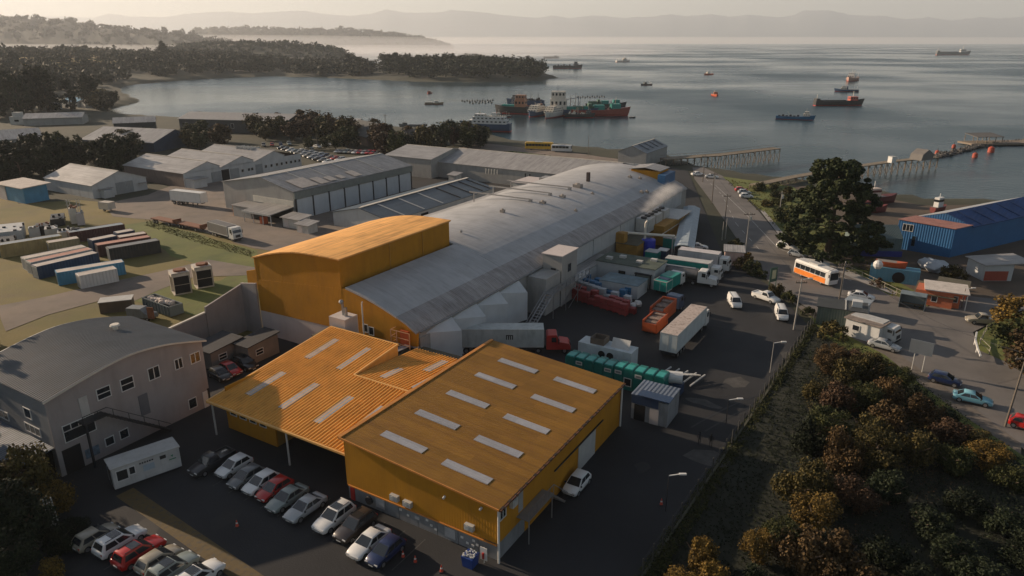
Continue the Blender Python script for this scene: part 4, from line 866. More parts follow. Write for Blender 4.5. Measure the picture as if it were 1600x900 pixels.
boxbody(t, 1.3, 0, 2.4, .8, 2.7, TEAL); part('bin_body', MB().box(-1.25,1.25,2.4,6.0,.9,3.0), TEAL, t); part('load_cover', MB().box(-1.0,1.0,1.0,2.6,2.7,2.85), NAVY, t); cab(t, 6.2, WHITE, hh=2.7); wheels(t, [(s*1.0,q) for s in (-1,1) for q in (1.4,)])
t = lorry('camper_van','white camper parked beside the white kiosk at the fence','camper',(1330,518),140, z=.16)
boxbody(t, 1.15, 0, 5.0, .6, 3.0, WHITE, LGREY, 'camper_body'); cab(t, 5.0, WHITE, hh=2.7, w=1.1); wheels(t, [(s*.95,1.3) for s in (-1,1)], .38)
def bus(name, label, px, azi, L, low, up, z=.15, Hh=3.2, stripe=True, group=None):
    t = lorry(name, label, 'bus', px, azi, group, z); w = 1.22
    secs = []
    for y, i in ((0,.10),(.15,0),(L-.5,0),(L-.1,.08),(L,.2)):
        secs.append([(-w+i,y,.45),(w-i,y,.45),(w-i*.5,y,1.4),(w-.06-i,y,Hh-.35),(w-.3-i,y,Hh-i),(-w+.3+i,y,Hh-i),(-w+.06+i,y,Hh-.35),(-w+i*.5,y,1.4)])
    part('body', MB().loft(secs), up, t)
    if stripe:
        for s in (-1,1): part('side_panel', MB().box(s*w-.03,s*w+.03,.2,L-.9,.5,1.5), low, t)
    n = max(3, int(L/1.5))
    for s in (-1,1):
        for k in range(n): y0 = .4+k*(L-1.4)/n; part('side_window', MB().box(s*(w-.03)-.04,s*(w-.03)+.04,y0,y0+(L-1.4)/n-.12,1.62,2.55), GLASS, t)
    part('windscreen', MB().box(-1.0,1.0,L-.12,L+.03,1.3,2.7), GLASS, t); part('rear_window', MB().box(-.9,.9,-.03,.1,1.7,2.5), GLASS, t)
    for s in (-1,1): part('headlight', MB().box(s*.8-.18,s*.8+.18,L-.02,L+.05,.7,.95), LAMPW, t); part('mirror', MB().box(s*(w+.12)-.08,s*(w+.12)+.08,L-.1,L,1.9,2.5), DARK, t)
    part('roof_unit', MB().box(-.7,.7,L*.35,L*.6,Hh,Hh+.22), LGREY, t); wheels(t, [(s*1.05,q) for s in (-1,1) for q in (L*.22,L*.78)], .45); return t
bus('bus','orange and white bus driving towards the camera on the road',(1246,428),157,9.0,mat('bus_orange',(.75,.22,.03),.4),WHITE)
bus('bus','yellow bus parked on the shore track',(821,233.5),100,12,TAN,mat('bus_yellow',(.62,.36,.03),.5),z=.1,stripe=False)
bus('bus','white minibus parked on the shore track right of the yellow bus',(862,237),103,8.5,WHITE,WHITE,z=.1,stripe=False,Hh=2.9)
# ---- containers and boxes
def container(label, p, q, m, roofm=None, L=None, name='shipping_container', Hh=2.6, group='containers stored on the lawn', wd=2.44, doorm=None, z=.06, up=0):
    """near lower edge runs from pixel p to pixel q; the body extends away from the camera"""
    a = at(*p); c = at(*q); d = (c-a); L = L or d.length; azi = math.degrees(math.atan2(d.x, d.y))
    t = thing(name, label, 'container', (a.x, a.y, z+up), az(azi), group)
    # local +y along p->q ; body lies to local -x (away)
    b = MB(); n = int(L/.55); pts = [(0,0)]
    for k in range(n): y = k*L/n; e = L/n; pts += [(0,y+e*.15),(-.05,y+e*.3),(-.05,y+e*.65),(0,y+e*.8)]
    pts += [(0,L),(-wd,L)]
    for k in range(n)[::-1]: y = k*L/n; e = L/n; pts += [(-wd,y+e*.8),(-wd+.05,y+e*.65),(-wd+.05,y+e*.3),(-wd,y+e*.15)]
    pts += [(-wd,0)]
    b.prism(pts, .12, Hh-.1); part('body', b, m, t)
    f = MB()
    for x in (0,-wd):
        for y in (0,L): f.box(x-.07,x+.05,y-.06,y+.06,0,Hh)
        f.box(x-.06,x+.04,0,L,Hh-.14,Hh); f.box(x-.06,x+.04,0,L,0,.14)
    for y in (0,L): f.box(-wd,0,y-.05,y+.05,Hh-.14,Hh); f.box(-wd,0,y-.05,y+.05,0,.14)
    part('frame', f, m, t)
    part('roof', MB().box(-wd+.02,-.02,.03,L-.03,Hh-.12,Hh-.03), roofm or m, t)
    dm = doorm or m
    for k in (0,1): part('door', MB().box(-wd+.08+k*(wd/2-.05),-wd/2-.03+k*(wd/2-.05),-.06,0,.14,Hh-.15), dm, t)
    lk = MB()
    for k in range(4): x = -wd+.35+k*(wd-.7)/3; lk.bar((x,-.09,.2),(x,-.09,Hh-.25),.05)
    part('lock_rod', lk, STEEL, t, kind='stuff')
    return t
RW = mat('dusty_white_roof',(.48,.43,.38),.7,var=.15,dirt=.4,dirtcol=(.28,.2,.15)); RBL = mat('pale_blue_roof',(.22,.27,.31),.6,dirt=.3); PINKR = mat('faded_red_roof',(.42,.20,.15),.7,dirt=.3)
container('long tan container with a pale blue roof at the left edge of the lawn',(4,404),(100,388),TAN,RBL,Hh=2.9)
container('short khaki container between the tan and the red ones',(80,398),(127,390),mat('khaki_paint',(.22,.20,.12),.6),RW)
container('long dark red container with pale blue roof at the back',(112,381),(197,367),mat('shaded_red_paint',(.085,.028,.025),.6,dirt=.3),RBL)  # red darkened: the shade on the container sides is in the paint
container('navy container with a white roof in front of the dark red one',(148,394),(186,386),NAVY,RW)
container('small navy container behind, right end of the back row',(187,382),(213,377),NAVY,RW)
container('red-brown container with white roof near the back right',(190,389),(232,382),mat('shaded_redbrown_paint',(.13,.04,.03),.6),RW)  # red-brown also darkened for the shaded sides
container('long container with a faded red roof behind the dark one',(156,402),(238,388),mat('shaded_red_paint',(.085,.028,.025)),PINKR)
container('long black-sided container with slate roof and tarpaulin',(174,409),(252,395),mat('black_sheet',(.03,.03,.03),.7,dirt=.4,dirtcol=(.08,.06,.04)),mat('slate_roof',(.17,.18,.19),.6),Hh=2.8,doorm=LGREY)
container('white container leftmost of the three side by side',(44,424),(138,404),LGREY,RW,doorm=WHITE)
container('middle container of three side by side with a pinkish roof',(53,430),(148,408),LGREY,PINKR,doorm=WHITE)
container('navy container rightmost of three side by side',(62,437),(157,414),NAVY,RW,doorm=WHITE)
container('long bright blue container with white roof',(93,447),(197,429),LBLUE,RW)
tr = container('short white container nearest the camera on the lawn',(128,452),(186,440),WHITE,RW)
for i,(x,y,dx) in enumerate(((150,419,20),(217,408,18))): pass
for i, (x0,y0,x1,y1) in enumerate(((268,456,300,459),(303,446,338,449))):
    a = at(x0,y0); t = thing('cooling_unit', ['white cooling tower left of the pair on the grass','white cooling tower right of the pair, nearer the plant hall'][i], 'cooling tower', (a.x,a.y,.06), GRID-R(24), 'pair of cooling towers on the grass'); t.scale = (.86,.86,.96)
    b = MB(); b.box(0,3.4,0,3.6,0,.15); b.box(0,3.4,3.4,3.6,0,4.3); b.box(0,.25,0,3.6,0,4.3); b.box(3.15,3.4,.2,3.6,0,4.3); b.box(0,3.4,0,3.6,4.1,4.35); b.box(.25,3.15,0,.2,3.6,4.1); part('casing', b, mat('chiller_white',(.52,.48,.42),.6,dirt=.3), t)
    for z0,z1 in ((.3,1.9),(2.0,3.6)): part('coil_panel', MB().box(3.41,3.46,.3,3.3,z0,z1), BLACK, t)
    b = MB(); b.cyl((1.7,1.8,4.35),(1.7,1.8,4.7),1.1,n=16); part('fan_ring', b, RUST, t); b = MB(); b.cyl((2.6,2.8,4.35),(2.6,2.8,4.95),.3); part('motor', b, RUST, t)
# skip with white sacks, brown box, scrap by the office
t = thing('open_skip','grey-blue open skip filled with white sacks','skip',at(235,478),az(125)); 
b = MB(); L_s = 8.5
b.box(-1.2,1.2,0,L_s,.2,.35); b.box(-1.25,-1.1,0,L_s,.3,2.0); b.box(1.1,1.25,0,L_s,.3,2.0); b.box(-1.2,1.2,-.05,.1,.3,2.0); b.box(-1.2,1.2,L_s-.1,L_s+.05,.3,2.0)
for k in range(9): b.box(1.25,1.34,.3+k*.95,.42+k*.95,.3,1.95); b.box(-1.34,-1.25,.3+k*.95,.42+k*.95,.3,1.95)
part('body', b, mat('skip_paint',(.10,.13,.14),.7,dirt=.4), t)
rs = random.Random(2)
for k in range(7):
    b = MB(); b.ball((0,0,0),.6+rs.random()*.2,8,sz=.7,jit=.18,rng=rs); o = solo('sack', b, mat('sack_white',(.55,.48,.42),.8), f'{ORD[k]} white sack from the office end of the open skip', 'sack', group='white sacks heaped in the open skip'); o.location = t.location + Matrix.Rotation(az(125),3,'Z') @ Vector((rs.uniform(-.5,.5), 1.2+k*.85, 1.75))
t = thing('brown_box','brown flat-topped box container behind the curved roof','container',at(157,491),az(70)); part('body', MB().box(-2.6,0,0,5,0,2.0), mat('brown_box_paint',(.11,.08,.055),.7,dirt=.4), t); part('lid', MB().box(-2.7,.1,-.1,5.1,2.0,2.1), LGREY, t)
t = thing('wrecked_van','wrecked grey van half hidden behind the curved roof','van',at(205,497),az(100)); b = MB(); b.profy([(0,.5),(0,2.1),(2.6,2.1),(3.4,1.3),(4.5,1.1),(4.6,.5)],-.9,.9); part('body', b, mat('wreck_grey',(.16,.18,.19),.6,dirt=.5), t); wheels(t, [(s*.8,q) for s in (-1,1) for q in (1,3.7)], .33); part('open_door', MB().box(.9,1.0,4.0,5.2,.6,2.6), RUST, t)
# ================================================================ other buildings
def gable(name, label, cat, v0, v1, u0, u1, ze, zr_, axis, wallm, roofm, base=None, group=None, over=.3, ridge=None, thick=.15):
    """simple pitched building on the grid; axis 'u': ridge runs along u"""
    s = Site(name, label, cat, (v0+v1)/2, (u0+u1)/2, group); r = ridge if ridge is not None else ((v0+v1)/2 if axis=='u' else (u0+u1)/2)
    if axis == 'u':
        for ua in (u0,u1-.2): s.part('gable_wall', MB().profx([(v0,0),(v0,ze),(r,zr_),(v1,ze),(v1,0)], ua, ua+.2), wallm)
        for va in (v0,v1-.2): s.part('side_wall', MB().box(va,va+.2,u0+.2,u1-.2,0,ze-.02), wallm)
        g0 = (zr_-ze)/(r-v0)*over; g1 = (zr_-ze)/(v1-r)*over
        b = MB(); b.slab((v0-over,u0-over,ze-g0+.1),(r,u0-over,zr_+.1),(r,u1+over,zr_+.1),(v0-over,u1+over,ze-g0+.1),thick); b.slab((r,u0-over,zr_+.1),(v1+over,u0-over,ze-g1+.1),(v1+over,u1+over,ze-g1+.1),(r,u1+over,zr_+.1),thick); s.part('roof', b, roofm)
        b = MB(); b.box(r-.18,r+.18,u0-over-.02,u1+over+.02,zr_+.06,zr_+.17); s.part('ridge_cap', b, CREAM)
    else:
        for va in (v0,v1-.2): s.part('gable_wall', MB().profy([(u0,0),(u0,ze),(r,zr_),(u1,ze),(u1,0)], va, va+.2), wallm)
        for ua in (u0,u1-.2): s.part('side_wall', MB().box(v0+.2,v1-.2,ua,ua+.2,0,ze-.02), wallm)
        g0 = (zr_-ze)/(r-u0)*over; g1 = (zr_-ze)/(u1-r)*over
        b = MB(); b.slab((v0-over,u0-over,ze-g0+.1),(v1+over,u0-over,ze-g0+.1),(v1+over,r,zr_+.1),(v0-over,r,zr_+.1),thick); b.slab((v0-over,r,zr_+.1),(v1+over,r,zr_+.1),(v1+over,u1+over,ze-g1+.1),(v0-over,u1+over,ze-g1+.1),thick); s.part('roof', b, roofm)
        b = MB(); b.box(v0-over-.02,v1+over+.02,r-.18,r+.18,zr_+.06,zr_+.17); s.part('ridge_cap', b, CREAM)
    return s
GDOOR = mat('grey_door_sheet',(.24,.26,.27),.6,ribs='xy',pitch=.5)
# W1 white gabled store
W1 = gable('white_store','white gabled store with a large grey door beyond the containers','warehouse',-238,-212,112.4,129.5,3.9,7.0,'v',WALLW,GRYRV)
W1.door('x',-212,119.5,125,0,3.6,GDOOR)
W1.box('lean_to_box',-212,-209.8,114.5,117.5,0,2.3,WALLW); W1.box('canopy_board',-211.9,-210.6,114,118,2.5,2.65,GRYR); W1.box('canopy_board',-211.9,-210.8,126.5,129,2.3,2.45,GRYR)
# W2 long multi-gabled works with windows
W2 = Site('multi_gabled_works','long white works with several grey gables and a row of small windows','warehouse',-215,162)
b = MB(); b.box(-204,-203.8,137,186,0,4.6); W2.part('front_wall', b, WALLW)
b = MB(); b.box(-236,-204,137,137.2,0,4.4); b.box(-236,-204,185.8,186,0,4.4); b.box(-236,-235.8,137,186,0,4.4); W2.part('side_wall', b, mat('earthy_wall',(.17,.13,.11),.8,dirt=.3))
for u0 in (136.8,150.6,164.5):
    r = u0+9.2; b = MB(); b.slab((-236.5,u0,4.5),(-203.6,u0,4.5),(-203.6,r,7.2),(-236.5,r,7.2),.15); b.slab((-236.5,r,7.2),(-203.6,r,7.2),(-203.6,u0+13.9,5.2),(-236.5,u0+13.9,5.2),.15)
    W2.part('gable_roof', b, GRYRV); b = MB(); b.profy([(u0+.1,4.4),(r,7.05),(u0+13.8,5.0),(u0+13.8,4.4)], -204,-203.8); W2.part('gable_wall', b, WALLW)
    b = MB(); b.box(-236.5,-203.5,r-.15,r+.15,7.2,7.32); W2.part('ridge_cap', b, CREAM)
b = MB(); b.slab((-236.5,178.6,6.6),(-203.6,178.6,6.6),(-203.6,186.4,5.0),(-236.5,186.4,5.0),.15); W2.part('end_roof', b, GRYRV)
W2.door('x',-203.8,151,154,0,3.6,BLACK); W2.door('x',-203.8,147,150.8,0,3.4,GDOOR); W2.door('x',-203.8,154.4,158,0,3.4,GDOOR); W2.door('x',-203.8,165,168,0,3.4,GDOOR)
for u0 in (143,159,161.6,163,169,171.5,174,176.2,178.4,180.6,182.6,184.6): W2.win('x',-203.8,u0,u0+.9,1.7,2.6,fm=LGREY)
b = MB(); b.box(-203.8,-199.5,137.2,142,0,2.8); W2.part('porch', b, WALLW); b = MB(); b.box(-204,-199,137,142.5,2.8,2.95); W2.part('porch_roof', b, GRYR)
b = MB()
for k in range(5): b.box(-222+k*2,-221.8+k*2,172,176,6.2,7.6)
W2.part('roof_frame', b, LGREY, kind='stuff')
# W3 large grey hall with white panels
W3 = gable('grey_hall','large grey gabled hall with eight tall white panels along its side','warehouse',-168.2,-140.6,124.6,172.5,7.5,10.2,'u',WALLG,mat('hall_roof',(.26,.26,.26),.5,metal=.2,ribs='y',pitch=.5,rdepth=.3,dirt=.3,dirtcol=(.13,.12,.11)),ridge=-152.6)
for k in range(8): W3.box('wall_panel',-140.58,-140.40,125.3+k*5.9,130.7+k*5.9,0,5.3,TRANS)
for k in range(9): W3.box('steel_column',-140.58,-140.25,124.8+k*5.9,125.2+k*5.9,0,5.6,DARK)
b = MB(); b.box(-140.58,-140.1,124.4,172.7,5.6,7.3); W3.part('eave_fascia', b, mat('green_grey_fascia',(.17,.19,.18),.6,ribs='xy'))
W3.box('pale_band',-156.2,-140.8,124.45,124.6,3.4,5.0,CREAM)
for v0,u0,v1,u1 in ((-147,128,-141,134),(-145.5,135,-141,138),(-144.5,139,-141.5,141.5),(-144,143,-141.5,145),(-145,148,-141,151)):
    z = lambda v: 7.5+( -140.6-v)*(2.7/12)+.3; b = MB(); b.slab((v0,u0,z(v0)),(v1,u0,z(v1)),(v1,u1,z(v1)),(v0,u1,z(v0)),.08); W3.part('bright_roof_patch', b, RW)
for u0 in (133,141,150,160): z=lambda v: 7.5+(-140.6-v)*.225+.24; b = MB(); b.slab((-152,u0,z(-152)),(-141,u0,z(-141)),(-141,u0+.3,z(-141)),(-152,u0+.3,z(-152)),.08); W3.part('roof_strip', b, LGREY)
A3 = Site('loading_annex','low grey annex with an open dark bay in front of the grey hall','annex',-150,119)
A3.box('wall',-158.4,-151.4,119.4,124.4,0,3.0,WALLG); A3.box('orange_end_wall',-158.6,-158.4,119.4,123,0,2.9,mat('faded_orange_board',(.5,.25,.13),.7,var=.4,scale=1.5)); A3.box('roof',-158.8,-151.2,119.0,124.5,3.0,3.15,GRYR)
A3.box('bay_back',-151,-141.2,123.6,124.4,0,3.2,BLACK); b = MB(); b.slab((-151.2,116.6,3.0),(-140.8,116.6,3.0),(-140.8,124.4,3.6),(-151.2,124.4,3.6),.2); A3.part('bay_roof', b, GRYR); A3.box('bay_fascia',-151.2,-140.8,116.4,116.6,2.6,3.1,LGREY)
for v0 in (-151,-147.5,-144,-141): A3.box('bay_post',v0,v0+.15,116.7,116.9,0,2.7,LGREY)
o = solo('orange_crate', MB().box(-.8,.8,-.6,.6,0,1.9), ORANGE, 'orange upright crate under the open bay of the loading annex','crate',S(-144.8,117.8),GRID); 
# W4 dark roof shed
W4 = gable('dark_roofed_shed','pale shed with a dark blue ribbed roof between the grey hall and plant hall','shed',-128,-109.5,125.5,172,3.6,5.6,'u',WALLW,DBLR)
for u0 in (131,139,147,155,161,166,170): z=lambda v:3.6+(-109.5-v)*(2/9.25)+.22; b = MB(); b.slab((-118,u0,z(-118)),(-109.7,u0,z(-109.7)),(-109.7,u0+.5,z(-109.7)),(-118,u0+.5,z(-118)),.08); W4.part('roof_strip', b, LGREY if u0<150 else BLACK)
W4.door('x',-109.5,137.5,140.5,0,2.9,BLACK)
W4.box('ridge_light',-119.2,-118.4,126,172,5.72,5.86,CREAM)
W5 = gable('low_grey_shed','low grey-roofed shed with dark roof slots close behind the plant hall','shed',-106,-92,118,178,3.4,5.0,'u',WALLG,GRYRV)
for u0 in range(122,176,7): z=lambda v:5.0-(v+99)*(1.6/7)+.25 if v>-99 else 5.0; b = MB(); b.slab((-98.6,u0,z(-98.6)),(-94.5,u0,z(-94.5)),(-94.5,u0+.9,z(-94.5)),(-98.6,u0+.9,z(-98.6)),.08); W5.part('roof_slot', b, BLACK)
W6 = gable('long_grey_hall','long low grey hall crossing behind the plant hall towards the shore track','warehouse',-146,-84,194,220,5.2,8.2,'v',WALLG,mat('grey_lit_roof',(.34,.33,.32),.55,metal=.1,ribs='x',pitch=.5,dirt=.25,dirtcol=(.2,.18,.17)))
for k in range(7): W6.box('roof_pipe',-126+k*1.1,-125.6+k*1.1,192.6,192.9,3.2,4.8,CREAM) if k<5 else W6.box('roof_pipe',-119+k*1.6,-118.7+k*1.6,192.6,192.9,3.4,4.6,DARK)
W7 = gable('stepped_grey_hall','grey hall with a stepped end joining the long hall and the car park','warehouse',-166,-146,190,215,6.5,8.6,'v',WALLG,GRYRV)
W8 = Site('flat_roof_block','low pale block with flat roof between the sheds behind the plant hall','building',-98,183)
W8.box('wall',-108,-90,180,190,0,4.2,LGREY); W8.box('roof',-108.3,-89.7,179.7,190.3,4.2,4.35,PINKW); W8.box('roof_box',-100,-96,182,186,4.35,6.0,GRYR)
for i,(v0,v1,u0,u1,h,l) in enumerate(((-138,-132,118,121.5,2.6,'small grey-roofed cabin with a pinkish door near the orange crate'),(-131,-127,116,119,2.2,'tiny grey canopy hut right of the cabin with the pinkish door'),(-136,-133,186,189,3,'small grey box building behind the dark roofed shed'))):
    s = Site('yard_cabin', l, 'shed', v0, u0); s.box('wall',v0,v1,u0,u1,0,h,LGREY); b = MB(); b.slab((v0-.5,u0-.5,h),(v1+.5,u0-.5,h),(v1+.5,u1+.5,h+.5),(v0-.5,u1+.5,h+.5),.15); s.part('roof', b, GRYR); s.door('y',u0,v0+.6,v0+2.0,0,1.9,PINKW,sgn=-1)
# W9 long shore shed right behind the hall end, low white wall in front
W9 = gable('shore_shed','grey shed with a curved ribbed roof on the shore behind the plant hall end','shed',-103,-92,249,272,5.2,7.5,'u',WALLG,mat('shore_shed_roof',(.20,.22,.24),.5,metal=.2,ribs='x',pitch=.5))
for u0 in (254,259,264,269): z=lambda v:7.5-(v+97.5)*.418+.3; b = MB(); b.slab((-97.2,u0,z(-97.2)),(-93,u0,z(-93)),(-93,u0+1.2,z(-93)),(-97.2,u0+1.2,z(-97.2)),.08); W9.part('roof_slot', b, DBLR)
s = Site('white_yard_wall','low white wall in front of the shore shed','wall',-100,240); s.part('panel', MB().box(-116,-88,240,240.3,0,2.6), WHITE)
for k in range(7): s.box('post',-116+k*4.6,-115.8+k*4.6,239.9,240.0,0,2.8,LGREY)
# kiosk and sheds far left
K1 = Site('blue_white_kiosk','flat-roofed blue shed with white side and glaring pale roof at far left','shed',-230,103)
K1.box('wall',-236,-222,98.5,105,0,4.6,LBLUE); K1.box('white_end',-236.2,-236,98.4,105,0,4.6,PINKW); K1.box('white_front',-236,-232,98.3,98.5,0,4.6,PINKW); b = MB(); b.slab((-237,97.6,4.7),(-221,97.6,4.7),(-221,106,5.1),(-237,106,5.1),.2); K1.part('roof', b, RW)
def farhouse(label, px0, px1, depth, h, hr, wallm, roofm, name='far_hall', cat='warehouse', wins=0):
    a = at(*px0); c = at(*px1); d = c-a; L = d.length; s = thing(name, label, cat, (a.x,a.y,0), math.atan2(d.y,d.x))
    b = MB(); b.box(0,L,0,depth,0,h); b.profy([(0,h),(depth/2,hr),(depth,h)],.05,L-.05); part('wall', b, wallm, s)
    b = MB(); b.slab((-.4,-.6,h-.05),(L+.4,-.6,h-.05),(L+.4,depth/2,hr+.12),(-.4,depth/2,hr+.12),.2); b.slab((-.4,depth/2,hr+.12),(L+.4,depth/2,hr+.12),(L+.4,depth+.6,h-.05),(-.4,depth+.6,h-.05),.2); part('roof', b, roofm, s)
    for k in range(wins): x = (k+.5)*L/wins; window(s,'y',0,x-.8,x+.8,h*.35,h*.7,sgn=-1)
    return s
DWALL = mat('dark_wall_sheet',(.045,.05,.055),.7,ribs='xy'); NAVW = mat('navy_wall_sheet',(.02,.05,.10),.6,ribs='xy')
farhouse('wide grey-roofed hall with a navy lower wall at far left',(130,232),(242,238),26,4,8,NAVW,GRYR)
farhouse('low hall with pale grey roof at the left picture edge',(-60,238),(70,228),22,4,7,WALLG,GRYR)
farhouse('low pale hall with bright strip, far left below the shore grove',(38,197),(130,194),16,4,6,WALLG,GRYR)
farhouse('dark-walled shed with a pitched grey roof near the bay',(180,210),(245,207),15,5.5,7.5,DWALL,GRYR)
farhouse('long dark shed by the bay with a pale grey roof',(282,205),(450,210),20,6.5,9,DWALL,mat('pale_far_roof',(.30,.29,.28),.6),wins=7)
farhouse('dark barn with black pitched roof among the shore trees',(538,219),(575,229),16,4,9,mat('barn_wall',(.16,.12,.10),.8),mat('black_roof',(.03,.035,.035),.7),'barn','barn')
farhouse('small grey house with steep roof beside the red shore trees',(640,226),(680,222),10,3,6,WALLG,mat('brown_roof',(.10,.08,.07),.8),'house','house')
farhouse('small white flat house behind the bay trees',(540,198),(562,198),8,3,4,WHITE,LGREY,'house','house')
farhouse('tiny white cottage in the haze of the far shore',(345,90),(372,90),22,9,12,WHITE,RW,'house','house')
farhouse('low grey house between the grove and the bay point',(98,166),(122,168),12,4,6,WHITE,LBLUE,'house','house')
farhouse('pale cottage at the foot of the grove by the bay',(60,172),(84,172),10,3,5,WALLG,GRYR,'house','house')
farhouse('pale house on the bay point under the cypress',(134,169),(150,168),9,3,5,WHITE,GRYR,'house','house')
farhouse('white cottage glinting among fields on the far shore',(215,112),(228,112),14,5,8,WHITE,RW,'house','house')
s = thing('white_tower_house','small pale two-step house at the far left','house',at(32,194),0.1); s.scale = (.6,.6,.55); part('wall', MB().box(-6,6,-5,5,0,8), LGREY, s); part('upper_wall', MB().box(-4,3,-3,3,8,12), LGREY, s); window(s,'y',-5,-2,2,3,5,sgn=-1)
# ---- equipment along the yard side of the hall
Eq = Site('evaporator_house','low yellow machine house with grey condensers and steam at the hall side','machinery',-54,145)
Eq.box('wall',-55.8,-51,136,146,0,3.4,mat('ochre_wall',(.34,.18,.03),.7,var=.25)); Eq.box('roof',-56,-50.8,135.8,146.2,3.4,3.5,mat('mossy_deck',(.1,.09,.06))); Eq.box('yellow_hut',-56,-54,136,138.0,3.5,5.6,mat('ochre_wall',(.34,.18,.03)))
Eq.box('rear_wall',-55.8,-50,150,168,0,4.6,mat('ochre_wall',(.34,.18,.03))); Eq.box('rear_roof',-56,-49.5,158,168.5,4.6,4.75,LGREY); Eq.box('band',-50,-49.9,148,168,3.1,3.3,CREAM)
for k in range(3): Eq.box('condenser',-55.6,-52.5,146.6+k*5,150.4+k*5,3.6,6.6,LGREY); 
for k in range(6): b = MB(); b.cyl((-54,147.3+k*2.3,6.6),(-54,147.3+k*2.3,7.0),.7,n=12); Eq.part('condenser_fan', b, DARK)
b = MB(); b.cyl((-51.2,141,0),(-51.2,141,7.2),.25); b.cyl((-51.2,141,7.2),(-50.8,141,7.8),.25); Eq.part('pipe', b, CREAM)
t = Site('blue_water_tank','strong blue cylindrical water tank beside the ochre machine house','tank',-50.5,141.5); b = MB(); b.cyl((-50.5,141.5,0),(-50.5,141.5,3.6),1.5,n=20); b.cyl((-50.5,141.5,3.6),(-50.5,141.5,3.9),1.5,.6,20); t.part('body', b, SBLUE); b = MB(); b.cyl((-50.5,141.5,3.88),(-50.5,141.5,4.02),.4,n=10); t.part('lid', b, NAVY)
t = Site('pipe_bridge','pale elevated pipe bridge crossing the yard on posts','pipe',-50,140); b = MB(); b.cyl((-56,137.5,5.4),(-45.6,144,4.4),.28,n=10); b.cyl((-56,137.8,5.9),(-56,137.8,5.2),.2); t.part('pipe', b, CREAM)
for (v,u) in ((-45.9,143.8),(-45.2,143.4)): b = MB(); b.cyl((v,u,0),(v,u,4.4),.16,n=8); t.part('post', b, LGREY)
for v,u,m,l in ((-48,137.5,TEAL,'teal bin by the ochre machine house'),(-48.5,150,TEAL,'tall teal bin against the yellow rear wall')):
    s = Site('teal_bin', l, 'bin', v, u); s.box('body',v-1.3,v+1.3,u-1,u+1.5,0,2.3,m); s.box('lid',v-1.4,v+1.4,u-1.1,u+1.6,2.3,2.4,LGREY); 
t = Site('navy_cabin','small navy cabin with white top near the pipe bridge posts','cabin',-46.5,140); t.box('body',-47.5,-45.6,139,141,0,2.2,NAVY); t.box('roof',-47.6,-45.5,138.9,141.1,2.2,2.35,WHITE)
# long pale canopy down the lane beyond
t = Site('lane_canopy','long pale curved canopy roof running down the lane beside the hall','canopy',-50,170)
cp_ = [(-44.2,3.5),(-42.9,4.0),(-41.3,4.1),(-39.8,3.6)]; b = MB(); n = 4; b.profx(cp_+[(p[0],p[1]-.15) for p in cp_[::-1]],139.5,177); b.v = [(p[0]-(p[1]-139.5)*.27,p[1],p[2]) for p in b.v]; t.part('roof', b, mat('pale_blue_canopy',(.30,.36,.40),.5,dirt=.4,dirtcol=(.14,.17,.19)))
for k in range(6):
    for v in (-44,-40): u_ = 140+k*7; v -= (u_-139.5)*.27; t.box('post',v,v+.15,u_,u_+.15,0,3.5,DARK)
# crates: blue, red and white stacks in front of the white workshop
CB = mat('blue_crate',(.03,.15,.30),.5,var=.2); CR = mat('dark_red_crate',(.25,.03,.03),.6,var=.2); CW = mat('pale_crate',(.38,.40,.42),.6)
rb = random.Random(9); cc_ = [0]
def crate_mesh(m, key):
    if key in _cm: return _cm[key]
    b = MB(); b.box(-.6,.6,-.5,.5,.12,1.0); b.box(-.64,.64,-.54,.54,.9,1.0); b.box(-.6,-.4,-.5,.5,0,.12); b.box(.4,.6,-.5,.5,0,.12); b.box(-.5,.5,-.42,.42,1.0,1.03); _cm[key] = b.mesh('crate', m); return _cm[key]
rows_ = [(-54.6,116.8,1.35,9,CB,'blue','blue crates stacked by the white lean-to',2),(-53.6,114.6,1.35,8,CB,'blue','blue crates stacked by the white lean-to',2),(-53.0,112.3,1.35,9,CW,'pale','pale crates stacked in the yard',2),(-52.4,110.2,1.35,10,CR,'dark red','dark red crates stacked in the yard',2),(-52.0,108.3,1.35,9,CR,'dark red','dark red crates stacked in the yard',2)]
for ri,(v0,u0,dv,n,m,cn,g,lv) in enumerate(rows_):
    for k in range(n):
        for z in range(lv - (1 if rb.random()<.25 else 0)):
            o = link(bpy.data.objects.new('crate', crate_mesh(m,'crate'+cn))); o.location = S(v0+k*dv,u0-k*.35+rb.uniform(-.12,.12),.11+z*1.0); o.rotation_euler=(0,0,GRID+rb.uniform(-.08,.08))
            tag(o, f'{cn} plastic crate stacked in the yard before the white workshop', 'crate', g)
s = Site('pale_block','long pale concrete block wall store in front of the white workshop','store',-45,116); s.box('wall',-49.5,-42.0,113.6,118.6,0,2.6,WALLW); s.box('roof',-49.6,-41.9,113.5,118.7,2.6,2.7,mat('worn_blue_roof',(.13,.19,.22),.7,var=.3))
for k in range(2):
    b = MB(); b.ball((0,0,.5),.8,8,sz=.7,jit=.2,rng=rb); o = solo('wrapped_bundle', b, WHITE, ['white wrapped bundle at the end of the dark red crates','smaller white wrapped bundle beside the pale store corner'][k],'bundle',S(-41.3+k*.6,109.2+k*1.6,.1),0)
